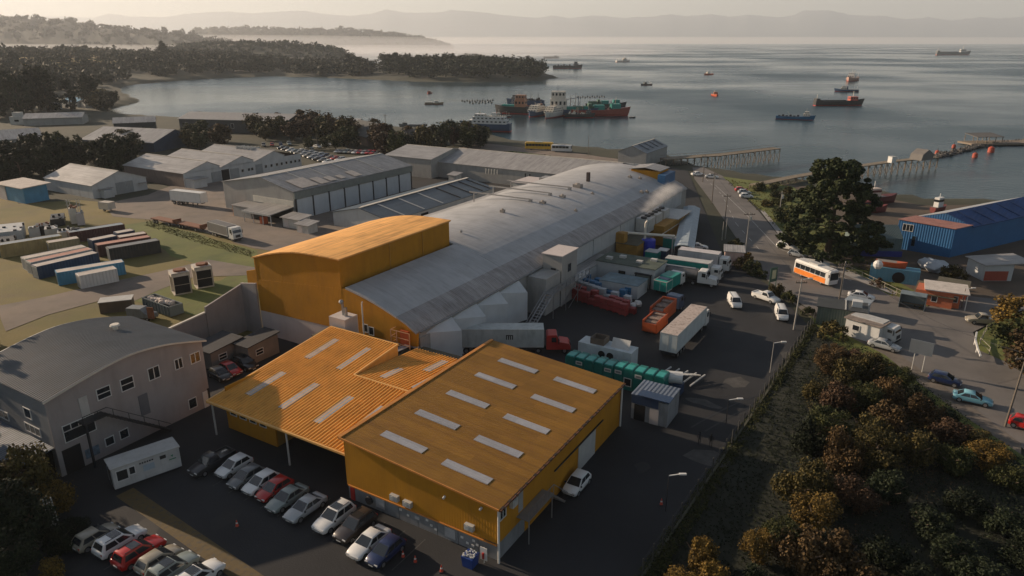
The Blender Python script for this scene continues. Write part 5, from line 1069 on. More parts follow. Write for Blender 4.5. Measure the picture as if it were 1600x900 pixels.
# white tank unit with two dark fans
t = Site('white_fan_unit','white box unit with two round dark fans and an open hatch','machinery',-36,86)
t.box('body',-40,-31.8,85.2,87.8,0.1,3.0,mat('unit_white',(.46,.52,.54),.5,dirt=.2))
for v in (-36.3,-35.0): b = MB(); b.cyl((v,85.2,1.9),(v,85.12,1.9),.52,n=16); t.part('fan', b, BLACK)
b = MB(); b.box(-38.3,-36.2,85.6,85.7,3,3.9); b.box(-38.3,-36.2,87.5,87.6,3,3.9); b.box(-38.3,-38.2,85.7,87.5,3,3.9); b.box(-36.3,-36.2,85.7,87.5,3,3.9); t.part('open_hopper', b, mat('dull_brown',(.13,.10,.075),.8))
b = MB(); b.hexa([(-35.2,85.9,3.0),(-32.5,85.9,3.0),(-32.5,86.0,3.0),(-35.2,86.0,3.0)],[(-35.4,87.1,4.0),(-32.7,87.1,4.0),(-32.7,87.2,4.0),(-35.4,87.2,4.0)]); t.part('open_hatch', b, LGREY)
# green bulk boxes: one long teal bank made of nine tanks
for k in range(10):
    v0 = -39.4+k*1.42; u0 = 80.0-(0.2 if k<5 else -.0)
    t = Site('teal_tank', ['first','second','third','fourth','fifth','sixth','seventh','eighth','ninth','tenth'][k]+' teal tank from the left in the bank behind the yellow warehouse', 'tank', v0+.7, u0+1.2, 'bank of teal tanks')
    b = MB(); b.profx([(v0+.02,.1),(v0+.02,2.9),(v0+.2,3.1),(v0+1.2,3.1),(v0+1.38,2.9),(v0+1.38,.1)], u0, u0+2.4); t.part('body', b, mat('teal_tank',(.008,.15,.13),.45,var=.15,dirt=.3,dirtcol=(.01,.07,.06)))
    b = MB(); b.profx([(v0+.12,3.1),(v0+.2,3.22),(v0+1.2,3.22),(v0+1.28,3.1)], u0+.1, u0+1.5); t.part('lid', b, mat('teal_lid',(.03,.30,.27),.4))
    if k in (1,4,5,7): t.box('label_plate',v0+.25,v0+1.2,u0-.03,u0,2.2,2.7,WHITE); t.box('label_print',v0+.35,v0+1.1,u0-.04,u0-.03,2.3,2.6,mat('grey_print',(.18,.2,.2)))
    if k in (6,8): t.box('hatch_frame',v0+.15,v0+1.25,u0-.03,u0,.7,1.9,WHITE); t.box('hatch',v0+.25,v0+1.15,u0-.04,u0-.03,.8,1.8,BLACK)
t = Site('round_white_tank','small rounded white tank on a blue base at the end of the teal bank','tank',-25,82.5); b = MB(); b.cyl((-25.6,82.6,2.2),(-23.8,83.2,2.2),.8,n=16); b.ball((-25.6,82.6,2.2),.8,12); t.part('body', b, WHITE); t.box('cradle',-26,-23.6,82,83.6,0,1.5,NAVY)
t = Site('pallet_frame','heap of white metal frames behind the teal bank','frame',-25.5,86.5); b = MB()
for k in range(5): b.bar((-28+k*1.2,85,.4),(-27+k*1.2,88.3,.9),.18); b.bar((-28+k*.9,85.5+k*.5,.9),(-24.5+k*.5,86+k*.3,1.2),.15)
t.part('frame', b, LGREY, kind='stuff')
t = Site('white_blue_booth','white booth with blue and white striped roof behind the yellow warehouse','booth',-24.5,75.5)
t.box('wall',-27,-22.4,73.4,77.6,0,3.2,mat('booth_grey',(.24,.25,.26),.7,dirt=.3)); t.box('roof',-27.1,-22.3,73.3,77.7,3.4,3.5,mat('striped_blue_roof',(.10,.13,.18),.6,ribs='x',pitch=.5)); t.box('blue_sheet',-26.2,-22.2,73.2,74.8,3.5,3.6,NAVY); t.box('blue_fascia',-27,-23.6,73.3,73.4,2.3,3.4,NAVY); t.door('y',73.4,-24.6,-23.5,0,2.2,PINKW,sgn=-1); t.door('y',73.4,-26.6,-25.2,0,2.2,BLACK,sgn=-1)
# orange bins behind the lorry
for i,(px,az_,L,h,l) in enumerate((((1014,522),32,5.0,2.1,'orange skip nearest the lorry rear'),((1025,505),32,6.0,2.6,'taller orange skip behind the first beside the lorry'))):
    t = lorry('orange_skip', l, 'skip', px, az_); b = MB(); b.box(-1.2,1.2,0,L,.2,.35); b.box(-1.25,-1.1,0,L,.2,h); b.box(1.1,1.25,0,L,.2,h); b.box(-1.2,1.2,0,.15,.2,h*.8); b.box(-1.2,1.2,L-.15,L,.2,h); part('body', b, ORANGE, t)
    b = MB()
    for k in range(4): b.box(-1.0,1.0,.5+k*L/4.4,.5+(k+.8)*L/4.4,h*.6,h*.6+.5+.2*(k%2))
    part('load', b, mat('mixed_load',(.22,.16,.13),.9,var=.5,scale=3), t, kind='stuff')
t = lorry('navy_tractor','dark navy tractor unit behind the orange skips','lorry',(1050,487),38); cab(t,0,NAVY,hh=2.8)
# pink kiosk at the fence
def kiosk(name,label,cat,px,azi,L,W_,h,wm,rm2,wins=(),z=.12,slope=0):
    t = lorry(name,label,cat,px,azi,None,z); part('wall', MB().box(-W_,0,0,L,0,h), wm, t); b = MB(); b.slab((-W_-.3,-.3,h+.12),(.3,-.3,h+.12+slope),(.3,L+.3,h+.12+slope),(-W_-.3,L+.3,h+.12),.14); part('roof', b, rm2, t)
    for f,k,a0,a1,z0,z1,sg in wins: window(t,f,k,a0,a1,z0,z1,sgn=sg)
    return t
kiosk('gatehouse','small gatehouse with a pink-lit end wall beside the fence','gatehouse',(1131,404),196,5.0,3.8,2.9,mat('peach_wall',(.60,.42,.36),.7,dirt=.4,dirtcol=(.3,.2,.2)),GRYR)
for (vv,uu,w_,d_) in (): pass
G = lorry('green_metal_shed','dark green metal shed with a flat roof behind the twin poles','shed',(1276,493),205); 
part('wall', MB().box(-7.2,0,0,4.6,0,3.1), mat('green_grey_sheet',(.07,.10,.09),.6,ribs='xy',pitch=.4), G); part('roof', MB().box(-7.4,.2,-.2,4.8,3.1,3.25), mat('dark_roof_b',(.05,.055,.055),.6), G); part('roof_unit', MB().box(-6.5,-5,1.5,2.8,3.25,4.2), WHITE, G); part('roof_rib', MB().box(-4.2,-4.0,-.2,4.8,3.25,3.35), LGREY, G)
kiosk('white_cabin','white cabin with a stained flat roof and lit side, right of the green shed','cabin',(1318,524),140,5.2,2.9,2.9,WHITE,mat('stained_roof',(.22,.18,.15),.8,var=.3,scale=1,dirt=.5),(('x',0,1.2,2.2,1.3,2.1,1),))
kiosk('grey_lean_hut','small pale grey roof hut between the green shed and the camper','hut',(1318,490),130,3.4,2.8,2.2,LGREY,mat('pale_blue_roof2',(.26,.30,.33),.6))
t = lorry('guard_booth','orange-red booth with a white flat roof and four windows','booth',(1497,484),-62,None,.16)
part('wall', MB().box(0,4.6,0,5.0,0,2.7), mat('booth_orange',(.55,.15,.06),.7,dirt=.2), t); part('roof', MB().box(-.8,5.3,-1.2,5.6,2.85,3.0), mat('booth_roof',(.55,.50,.45),.7,dirt=.3), t); part('fascia', MB().box(-.6,5.1,-1.0,5.4,2.55,2.85), mat('booth_orange',(.5,.1,.04)), t)
for k in range(4): window(t,'x',0,.4+k*1.1,1.2+k*1.1,1.1,2.1,sgn=-1)
for p in ((-.6,-.9),(5.0,-.9)): b = MB(); b.cyl((p[0],p[1],0),(p[0],p[1],2.7),.09,n=6); part('post', b, WHITE, t)
kiosk('brick_red_house','brick-red hut with a dark pitched roof and small dark window','hut',(1427,474),125,5.8,5,2.6,BRICKR,mat('olive_roof',(.10,.09,.06),.8,dirt=.3),(('x',0,2.6,3.4,.9,1.9,1),),z=.14,slope=-.7)
kiosk('red_annex','low dark red annex between the red hut and the guard booth','hut',(1462,462),125,4.6,4,2.3,mat('dark_red_board',(.30,.06,.035),.8),mat('olive_roof',(.1,.09,.06)),z=.14)
t = lorry('bus_shelter','grey-blue bus shelter with a rounded roof beside the road','shelter',(1403,480),125,None,.14)
sh = [(-2.0,2.3),(-1.4,2.75),(-.4,2.9),(.4,2.6)]; b = MB(); b.profx(sh+[(p[0],p[1]-.1) for p in sh[::-1]],0,4); part('roof', b, mat('shelter_grey',(.16,.2,.22),.5), t); b = MB(); b.box(-2.0,-1.9,0,4,0,2.3); b.box(-2,.2,0,.1,0,2.3); b.box(-2,.2,3.9,4,0,2.3); part('panel', b, mat('shelter_grey',(.16,.2,.22)), t); part('bench', MB().box(-1.8,-1.3,.4,3.6,.4,.5), WOOD, t)
# blue boat shed
t = thing('blue_boat_shed','large bright blue metal boat shed with a pale ridge on the shore','shed',at(1397,390),0)
A_ = at(1397,388); B_ = at(1483,403); D_ = at(1600,357); ex = (B_-A_).normalized(); ey = (D_-B_); 
ang = math.atan2(ex.y, ex.x); t.location = (A_.x, A_.y, .05); t.rotation_euler = (0,0,ang); Lx = (B_-A_).length; Ly = 36.0; he = 6.6; sh_ = .32   # long sides lean off square a little
f = lambda x, y, z: (x+y*sh_, y, z)
b = MB(); b.hexa([f(0,0,0),f(Lx,0,0),f(Lx,.2,0),f(0,.2,0)],[f(0,0,he),f(Lx,0,he-.3),f(Lx,.2,he-.3),f(0,.2,he)]); part('front_wall', b, BLUEW, t)
b = MB(); b.hexa([f(Lx-.2,.2,0),f(Lx,.2,0),f(Lx,Ly,0),f(Lx-.2,Ly,0)],[f(Lx-.2,.2,he-.4),f(Lx,.2,he-.4),f(Lx,Ly,he-.4),f(Lx-.2,Ly,he-.4)]); b.hexa([f(0,.2,0),f(.2,.2,0),f(.2,Ly,0),f(0,Ly,0)],[f(0,.2,he),f(.2,.2,he),f(.2,Ly,he),f(0,Ly,he)]); b.hexa([f(0,Ly-.2,0),f(Lx,Ly-.2,0),f(Lx,Ly,0),f(0,Ly,0)],[f(0,Ly-.2,he),f(Lx,Ly-.2,he),f(Lx,Ly,he),f(0,Ly,he)]); part('wall', b, BLUEW, t)
xr = Lx*.52; b = MB(); b.hexa([f(xr,6,he+1.55),f(Lx+.4,6,he-.7),f(Lx+.4,Ly+.3,he-.7),f(xr,Ly+.3,he+1.85)],[f(xr,6,he+1.75),f(Lx+.4,6,he-.5),f(Lx+.4,Ly+.3,he-.5),f(xr,Ly+.3,he+2.05)]); part('roof_slope', b, BLUER, t)
b = MB(); b.hexa([f(-.4,6,he-.3),f(xr,6,he+1.55),f(xr,Ly+.3,he+1.85),f(-.4,Ly+.3,he-.3)],[f(-.4,6,he-.1),f(xr,6,he+1.75),f(xr,Ly+.3,he+2.05),f(-.4,Ly+.3,he-.1)]); part('roof_slope', b, mat('pale_grey_roof',(.30,.32,.34),.6), t)
b = MB(); b.add([f(xr,6.0,he+1.7),f(Lx,6.0,he-.45),f(0,6.0,he-.1),f(xr,6.15,he+1.7),f(Lx,6.15,he-.45),f(0,6.15,he-.1)],[(0,2,1),(3,4,5),(0,1,4,3),(0,3,5,2)]); part('step_wall', b, BLUEW, t)
b = MB(); b.hexa([f(-.2,-.2,he+.02),f(Lx+.2,-.2,he-.28),f(Lx+.2,6.1,he-.26),f(-.2,6.1,he+.04)],[f(-.2,-.2,he+.14),f(Lx+.2,-.2,he-.16),f(Lx+.2,6.1,he-.14),f(-.2,6.1,he+.16)]); part('front_roof', b, mat('rust_pink_roof',(.34,.16,.13),.8,var=.2,dirt=.4), t)
for y in range(9,35,5): b = MB(); b.hexa([f(xr+.3,y,he+1.72),f(Lx+.2,y,he-.38),f(Lx+.2,y+.5,he-.38),f(xr+.3,y+.5,he+1.72)],[f(xr+.3,y,he+1.86),f(Lx+.2,y,he-.3),f(Lx+.2,y+.5,he-.3),f(xr+.3,y+.5,he+1.86)]); part('roof_strip', b, mat('faint_strip',(.014,.045,.14),.7), t)
window(t,'y',0,1.0,3.0,4.4,5.8,sgn=-1,nx=3,fm=WHITE); window(t,'y',0,3.2,3.9,1.2,3.4,sgn=-1,fm=BLUE)
# clutter of the boatyard
t = thing('blue_container_store','light blue container with a rounded dark mouth beside the verge','container',at(1357,437),az(118)); b = MB(); b.box(-2.6,0,0,8.5,0,2.8); part('body', b, mat('sky_blue_sheet',(.08,.24,.34),.6,ribs='xy',pitch=.5,dirt=.2), t); b = MB(); b.cyl((0.02,5,1.2),(.08,5,1.2),1.1,n=14); part('opening', b, BLACK, t)
for i,(px,L,c,l,zz) in enumerate((((1383,424),5.0,ORANGE,'small orange boat resting on top of the light blue container',2.85),((1366,422),2.0,WHITE,'small white dinghy on the light blue container, left of the orange boat',2.85),((1407,424),3.4,LBLUE,'pale blue skiff behind the orange boat',.9))):
    pass
def hull_mb(L, W, D, n=10, sheer=.5, bow=.9, keel=0.0, tr=.75, y0=0):
    secs = []
    for k in range(n+1):
        t_ = k/n; y = y0-L/2+t_*L
        wf = tr+(1-tr)*min(1, t_*3) if t_ < .33 else (1 if t_ < .6 else max(.02, 1-((t_-.6)/.4)**1.9))
        zt = D + sheer*(max(0, (t_-.45)/.55)**2) + sheer*.25*(max(0, (.25-t_)/.25)**2)
        w_ = W/2*wf; yo = (bow*max(0,(t_-.6)/.4)**2)
        secs.append([(-w_*.55,y,keel),(-w_*.92,y+yo*.4,D*.35),(-w_,y+yo,zt),(w_,y+yo,zt),(w_*.92,y+yo*.4,D*.35),(w_*.55,y,keel)])
    return MB().loft(secs)
def boat(name,label,px,azi,L,W_,D,cm,z=SEA,loc=None,house=None,group=None,cat='boat',wl=None):
    p = loc if loc is not None else at(px[0],px[1],z); t = thing(name,label,cat,(p[0],p[1],z),az(azi),group)
    h = part('hull', hull_mb(L,W_,D,sheer=L*.05,bow=L*.05,keel=-.3), cm, t)
    b = MB(); b.box(-W_*.42,W_*.42,-L*.46,L*.28,D-.02,D+.05); part('deck', b, mat('deck_grey',(.22,.2,.18),.8), t)
    if house:
        y,l2,h2,m = house; b = MB(); b.box(-W_*.3,W_*.3,y*L-l2/2,y*L+l2/2,D,D+h2); part('wheelhouse', b, m, t); b = MB(); b.box(-W_*.31,W_*.31,y*L-l2/2-.03,y*L+l2/2+.03,D+h2*.55,D+h2*.8); part('window_band', b, GLASS, t)
        b = MB(); b.bar((0,y*L,D+h2),(0,y*L,D+h2+L*.18),.12); part('mast', b, WHITE, t)
    return t
boat('dinghy','small orange boat lying on top of the light blue container',(1383,424),120,5.2,2.0,.9,ORANGE,z=2.95,loc=at(1391,416,2.9))
boat('dinghy','pale blue skiff in the yard behind the light blue container',(1411,427),120,3.6,1.6,.7,LBLUE,z=.2,loc=at(1412,427))
b = MB(); b.ball((0,0,.7),.9,10); solo('white_float', b, WHITE, 'round white float on the light blue container', 'float', at(1371,419,3.1), 0)
for i,(x,y,w_,h_,r0) in enumerate(((1448,418,3.6,2.4,1),(1462,424,4.6,2.8,2))):
    b = MB(); rb2 = random.Random(i+5); b.ball((0,0,h_*.35),w_*.5,12,sz=h_/w_,jit=.10,rng=rb2); solo('covered_boat', b, mat('white_tarp',(.42,.45,.48),.6,bump=.4,bscale=2), ['white tarpaulin-covered boat at the back of the dark yard','larger white tarpaulin mound in the dark yard'][i], 'boat', at(x,y), 0.4)
t = lorry('rusty_shed','white and rust-red shed at the right edge behind the guard booth','shed',(1535,440),90,None,.1); part('wall', MB().box(-5.5,0,0,5.5,0,3.2), WALLW, t); part('rust_panel', MB().box(0,.08,.1,4.6,.1,2.0), mat('dark_red_board',(.30,.06,.035)), t); b = MB(); b.slab((-6,-.4,3.3),(.5,-.4,3.3),(.5,9,3.9),(-6,9,3.9),.15); part('roof', b, GRYR, t); part('post', MB().box(-.2,0,8.7,8.9,0,3.6), WHITE, t)
t = lorry('dark_tent','pale grey-green tent-like hall with a blue skirt behind the pine','shed',(1335,400),95,None,.1); b = MB(); b.profx([(-7,0),(-7,4),(-3.5,6.2),(0,4),(0,0)],0,9.5); part('body', b, mat('grey_green_sheet',(.10,.14,.14),.7,ribs='xy'), t); part('blue_skirt', MB().box(.02,.3,-.2,9.7,0,1.2), mat('violet_blue',(.03,.04,.22),.6), t)
boat('fishing_boat','dark red fishing boat hauled up on the shore behind the pine',(1345,325),75,11,3.4,1.9,mat('dark_red_hull',(.10,.02,.02),.6),z=.3,loc=at(1372,318),house=(-.2,3.5,2.4,mat('cream_house',(.5,.42,.36),.6)))
boat('fishing_boat','second red fishing boat on the shore, lower and nearer the pine',(1360,332),80,9,3,1.5,mat('dull_red_hull',(.16,.03,.025),.6),z=.2,loc=at(1360,332),house=(-.25,2.4,1.6,mat('dull_red_hull',(.16,.03,.025))))
boat('small_boat','white and red boat standing behind the blue boat shed',(1468,333),60,6,2.2,1.2,mat('dull_red_hull',(.16,.03,.025)),z=.3,loc=at(1466,331),house=(-.1,2.4,2.6,WHITE))
# white pipes / road furniture
t = lorry('culvert_rail','curved white guard rail beside the side road','rail',(1524,560),0,None,.16); b = MB(); p0 = at(1524,528); pts = [at(1524,528),at(1522,540),at(1525,552),at(1530,566)]
for a,c in zip(pts[:-1],pts[1:]): a=a-t.location; c=c-t.location; b.bar((a.x,a.y,.8),(c.x,c.y,.8),.22); b.bar((a.x,a.y,0),(a.x,a.y,.8),.15)
t.rotation_euler=(0,0,0); part('beam', b, WHITE, t)
def sign2(label,p,q,h,m,w=.12):
    a=at(*p); c=at(*q); d=c-a; t=thing('road_sign',label,'sign',(a.x,a.y,.13),math.atan2(d.y,d.x)); L=d.length
    part('panel', MB().box(-.8,L+.8,-.05,.05,h-2.0,h), m, t)
    for x in (0,L): b=MB(); b.cyl((x,.08,0),(x,.08,h-.2),.08,n=6); part('post', b, LGREY, t)
sign2('blank grey double-post road sign seen from behind on the verge',(1424,579),(1440,583),4.6,mat('sign_back',(.16,.18,.20),.5))
t = lorry('green_notice_board','small green notice board with a pale poster near the gate','sign',(1206,452),150,None,.12); part('board', MB().box(-.9,.9,-.06,.06,1.4,4.2), mat('green_board',(.04,.10,.07),.6), t); part('poster', MB().box(-.5,.5,.06,.09,2.0,3.7), mat('poster_cream',(.5,.48,.3)), t)
for s_ in (-1,1): b=MB(); b.cyl((s_*.9,0,0),(s_*.9,0,4.2),.07,n=6); part('post', b, mat('green_board',(.04,.1,.07)), t)
# boiler-like machinery and transformer corner on the lawn
mach = [((70,366),(4,3,2.4),'dark skip-like machine at the left of the scrap heap',DARK),((83,372),(3.4,2.6,2.6),'pale cabin among the scrap beside the tan container',LGREY),((104,374),(4,3,2.2),'grey equipment box in the middle of the scrap heap',LGREY),((120,374),(3,2,2.4),'small grey-blue box at the right of the scrap heap',mat('scrap_blue',(.16,.19,.2),.7)),((118,350),(1.6,1.6,4.2),'thin white upright silo behind the scrap heap',CREAM),((128,352),(2.0,1.6,3.2),'cream tank with a red stripe behind the scrap heap',PINKW),((92,350),(7,3,2.0),'long black flatbed machine with green load behind the scrap',DARK),((56,370),(2.2,2.2,2.4),'small white box left of the scrap heap',WHITE),((20,375),(9,5,3.0),'white-topped low building at the left edge of the lawn',WALLW),((10,392),(8,4,2.4),'dark low shed at the left edge of the lawn',DARK),((18,300),(3,2,2.2),'pale crate beside the white-sided kiosk',CREAM)]
for (px,sz,l,m) in mach:
    t = lorry('scrap_machine',l,'machinery',px,60,None,.05); x,y,z = sz; part('body', MB().box(-x/2,x/2,-y/2,y/2,.2,z), m, t)
    b = MB(); r_ = random.Random(px[0])
    for k in range(6): a=(r_.uniform(-x/2,x/2),r_.uniform(-y/2,y/2)); b.box(a[0],a[0]+r_.uniform(.2,.8),a[1],a[1]+r_.uniform(.2,.7),z,z+r_.uniform(.1,.7))
    b.box(-x/2-.06,x/2+.06,-y/2-.06,-y/2,.2,.45); part('fittings', b, r_.choice([RUST,DARK,STEEL]), t, kind='stuff')
for i,(x,y) in enumerate(((113,340),(128,340))):
    t = lorry('switchgear_mast',['thin lattice mast left, behind the scrap heap','thin lattice mast right, behind the scrap heap'][i],'mast',(x,y+8),20,None,.05); b = MB()
    for s_ in (-.5,.5): b.bar((s_,0,0),(s_,0,6),.1)
    for k in range(6): b.bar((-.5,0,k),(.5,0,k+1),.06); b.bar((-1.2,0,3+k*.5),(1.2,0,3+k*.5),.05) if k%2 else None
    part('lattice', b, LGREY, t)
# ================================================================ trees and plants
LM = dict(grass=leafmat('blade_grass',(.055,.06,.014),(.15,.13,.035)),
 dark=leafmat('leaf_dark_evergreen',(.006,.011,.006),(.022,.030,.012)), green=leafmat('leaf_green',(.014,.022,.007),(.055,.058,.016)),
 olive=leafmat('leaf_olive',(.022,.022,.008),(.10,.078,.022)), autumn=leafmat('leaf_autumn',(.026,.017,.008),(.105,.066,.026)), rust=leafmat('leaf_rust',(.022,.014,.009),(.082,.048,.026)),
 gold=leafmat('leaf_gold',(.035,.026,.007),(.20,.125,.025)))
def leaf_cloud(rng, centers, radii, n, leaf, flat=1.0, upb=.3):
    """n leaf-shaped quads spread through lumps"""
    k = rng.integers(0, len(centers), n); c = np.array(centers)[k]; r = np.array(radii)[k][:, None]
    d = rng.normal(size=(n,3)); d /= np.linalg.norm(d, axis=1)[:, None]
    p = c + d*r*(rng.random((n,1))**.45)*np.array([1,1,flat])
    nr = d*.6 + rng.normal(size=(n,3))*.6 + np.array([0,0,upb]); nr /= np.linalg.norm(nr, axis=1)[:, None]
    a = np.cross(nr, rng.normal(size=(n,3))); a /= np.linalg.norm(a, axis=1)[:, None]; b = np.cross(nr, a)
    s = leaf*(.6+.8*rng.random((n,1)))
    v = np.stack([p-a*s*.5, p+b*s*.42, p+a*s*.62, p-b*s*.42], 1).reshape(-1,3)
    return v
def quads_mesh(name, v, m):
    n = len(v)//4; me = bpy.data.meshes.new(name); me.vertices.add(n*4); me.vertices.foreach_set('co', v.astype(np.float32).ravel())
    me.loops.add(n*4); me.loops.foreach_set('vertex_index', np.arange(n*4, dtype=np.int32)); me.polygons.add(n)
    me.polygons.foreach_set('loop_start', np.arange(0, n*4, 4, dtype=np.int32)); me.polygons.foreach_set('loop_total', np.full(n, 4, dtype=np.int32))
    me.update(calc_edges=True); me.materials.append(m); return me
def crown_pts(shape, rng):
    C_ = []; R_ = []
    if shape == 'round':
        for i in range(34):
            th = rng.uniform(0, 6.28); ph = rng.uniform(-1.25, 1.0); rr = rng.uniform(.35,.78); C_.append((rr*math.cos(th)*math.sqrt(max(0,1-ph*ph*.7)), rr*math.sin(th)*math.sqrt(max(0,1-ph*ph*.7)), 1.15+ph*.62)); R_.append(rng.uniform(.20,.40))
    elif shape == 'bush':
        for i in range(18):
            th = rng.uniform(0, 6.28); rr = rng.uniform(0,.75); C_.append((rr*math.cos(th), rr*math.sin(th), rng.uniform(.2,.85)*(1.15-rr*.6))); R_.append(rng.uniform(.20,.38))
    elif shape == 'tall':
        for i in range(34):
            z = rng.uniform(.2, 2.9); w_ = .62*(1-(z/3.1)**1.6)+.12; th = rng.uniform(0,6.28); rr = rng.uniform(.2,1)*w_; C_.append((rr*math.cos(th), rr*math.sin(th), z)); R_.append(rng.uniform(.16,.30))
    return C_, R_
_tp = {}
def proto(shape, col, n=2600, leaf=.13, seeds=2):
    k = (shape, col, n)
    if k not in _tp:
        L = []
        for s in range(seeds):
            rng = np.random.default_rng(hash((shape, n))%1000*0+len(shape)*31+n+s*7); c, r = crown_pts(shape, rng); L.append(quads_mesh('crown', leaf_cloud(rng, c, r, n, leaf), LM[col]))
        _tp[k] = L
    return _tp[k]
def trunk_mesh(shape):
    k = ('trunk', shape)
    if k not in _tp:
        b = MB(); hgt = {'round':1.2,'bush':.5,'tall':2.2}[shape]; b.cyl((0,0,-.1),(.03,.02,hgt*.6),.075,.05,7); b.cyl((.03,.02,hgt*.6),(0,.04,hgt),.05,.025,6)
        for a in range(5): t = a*1.26; z = hgt*(.45+.1*a); b.cyl((.02,.02,z),(.45*math.cos(t),.45*math.sin(t),z+.35),.032,.012,5)
        _tp[k] = b.mesh('trunk', BARK)
    return _tp[k]
tr_ = random.Random(77); GG = {}
def tree(shape, col, x, y, r, h, label, group=None, z=0, n=2600, name='tree', cat='tree', leaf=.13):
    t = thing(name, label, cat, (x, y, z), tr_.uniform(0, 6.28), group); H0 = {'round':1.95,'bush':1.15,'tall':3.1}[shape]
    t.scale = (r, r, h/H0)
    part('crown', tr_.choice(proto(shape, col, n, leaf)), None, t); part('trunk', trunk_mesh(shape), None, t); return t
def inpoly(x, y, P):
    c = False
    for i in range(len(P)):
        a = P[i]; b2 = P[(i+1) % len(P)]
        if (a[1] > y) != (b2[1] > y) and x < (b2[0]-a[0])*(y-a[1])/(b2[1]-a[1])+a[0]: c = not c
    return c
def fill(px, spacing, seed=1, jit=.45):
    P = [at(*p) for p in px]; r_ = random.Random(seed); out = []
    x0, x1 = min(p[0] for p in P), max(p[0] for p in P); y0, y1 = min(p[1] for p in P), max(p[1] for p in P); y = y0
    while y < y1:
        x = x0
        while x < x1:
            q = (x+r_.uniform(-jit,jit)*spacing, y+r_.uniform(-jit,jit)*spacing)
            if inpoly(*q, P): out.append(q)
            x += spacing
        y += spacing
    return out
def grove(px, spacing, mix, rr, hh, label, group, seed=1, n=1400, z=0, leaf=.16, cat='tree', name='tree'):
    for q in fill(px, spacing, seed):
        s, c = tr_.choice(mix); k = tr_.uniform(0,1)
        tree(s, c, q[0], q[1], rr[0]+(rr[1]-rr[0])*k, hh[0]+(hh[1]-hh[0])*tr_.uniform(max(0,k-.3), min(1,k+.3)), label, group, z, n, name, cat, leaf)
grove([(-40,292),(0,268),(70,262),(150,258),(205,256),(222,262),(205,276),(140,272),(90,276),(40,290)], 7.5, [('round','dark'),('tall','dark'),('round','dark'),('round','green')], (4.2,6.2), (9,14), 'dark evergreen tree in the dense grove behind the white gabled store', 'dark grove behind the white store', 3, 2200)
grove([(-60,186),(-20,170),(60,166),(110,164),(118,172),(60,178),(0,192)], 16, [('tall','dark'),('round','dark')], (8,12), (20,30), 'tall dark tree in the big conifer stand at the left edge by the bay', 'dark conifer stand at the left edge', 4, 1400)
grove([(105,262),(205,222),(260,224),(262,232),(160,262)], 10, [('round','dark'),('round','green'),('round','olive')], (3.5,5.5), (6,9), 'dark green tree between the grey halls and the grove', 'trees between the grey halls and the grove', 5)
grove([(255,230),(270,222),(330,218),(360,224),(350,234),(300,236)], 8, [('round','autumn'),('round','olive'),('round','green')], (4,5.5), (7,10), 'rust and olive tree in the clump behind the multi-gabled works', 'autumn clump behind the multi-gabled works', 6)
grove([(385,212),(400,206),(470,200),(500,204),(560,212),(600,216),(640,222),(600,236),(540,232),(500,224),(420,222)], 10, [('round','autumn'),('round','olive'),('round','green'),('round','rust')], (4,6), (7,11), 'brown and green tree between the far car park and the bay', 'trees between the far car park and the bay', 8)
grove([(588,240),(600,228),(650,236),(660,226),(700,222),(764,218),(768,228),(735,236),(680,240),(640,250),(600,250)], 7.5, [('round','rust'),('round','green'),('round','dark'),('round','olive'),('tall','dark')], (3.5,5.5), (7,12), 'mixed rust and green tree in the shore clump hiding the ferry', 'shore trees in front of the ferry', 9)
grove([(140,168),(150,160),(178,158),(195,160),(188,168),(160,176)], 12, [('round','dark'),('round','olive')], (5,7), (7,11), 'low dark tree on the small bay point at left', 'trees on the small bay point', 10, 900)
q = at(143,166); tree('round','dark',q.x,q.y,10,22,'broad dark cypress-like tree standing alone beside the bay point',n=2600)
grove([(480,232),(560,228),(585,236),(560,236),(490,238)], 8, [('round','green'),('round','dark')], (2.5,4), (5,8), 'small green tree on the edge of the far car park', 'small trees along the far car park', 12, 900)
# verge and roadside
grove([(1180,300),(1205,296),(1240,300),(1255,340),(1250,380),(1235,378),(1200,330)], 6.5, [('bush','green'),('round','green'),('bush','olive')], (1.8,3.0), (2.2,4.5), 'green bush on the verge left of the tall pine', 'verge bushes left of the tall pine', 13, 1000, cat='bush', name='bush')
for i,(x,y,r,h,c,l) in enumerate(((1215,462,2.0,2.6,'olive','sunlit yellow-green bush beside the green notice board'),(1232,470,1.6,2.0,'green','dark green bush right behind the white van'),(1158,418,2.3,2.6,'olive','olive bush hiding the right corner of the gatehouse'),(1172,425,2.5,2.8,'green','dark bush right of the gatehouse'),(1165,408,1.8,2.2,'gold','sunlit yellow bush behind the gatehouse'),(1150,388,2.2,2.4,'green','dark bush above the gatehouse roof'),(1186,432,1.8,1.8,'green','low bush between gatehouse and notice board'),(1300,528,2.6,3.0,'olive','olive bush under the white cabin wall'),(1262,492,1.4,1.5,'green','small bush at the foot of the twin pole'),(1490,438,3.0,3.4,'olive','grey-olive bush below the white covered boats'),(1372,448,1.6,1.8,'rust','small reddish bush below the light blue container'))):
    q = at(x,y); tree('bush',c,q.x,q.y,r,h,l,'roadside bushes',.1,1400,'bush','bush')
for i,(x,y,r,h,c,l) in enumerate(((1592,575,4.6,8.5,'green','large green and gold tree cut by the right edge'),(1578,520,3.6,6.0,'gold','golden-topped tree at the right edge above the grass'),(1610,600,4.2,7.5,'autumn','rust tree at the right edge lower on the bank'))):
    q = at(x,y); tree('round',c,q.x,q.y,r,h,l,None,.1,3600,leaf=.10)
grove([(1300,376),(1340,372),(1360,378),(1345,392),(1300,400)], 5, [('bush','dark'),('bush','green')], (1.5,2.5), (1.5,3), 'dark bush in the shade around the pine trunk', 'bushes in the shade under the pine', 14, 900, cat='bush', name='bush')
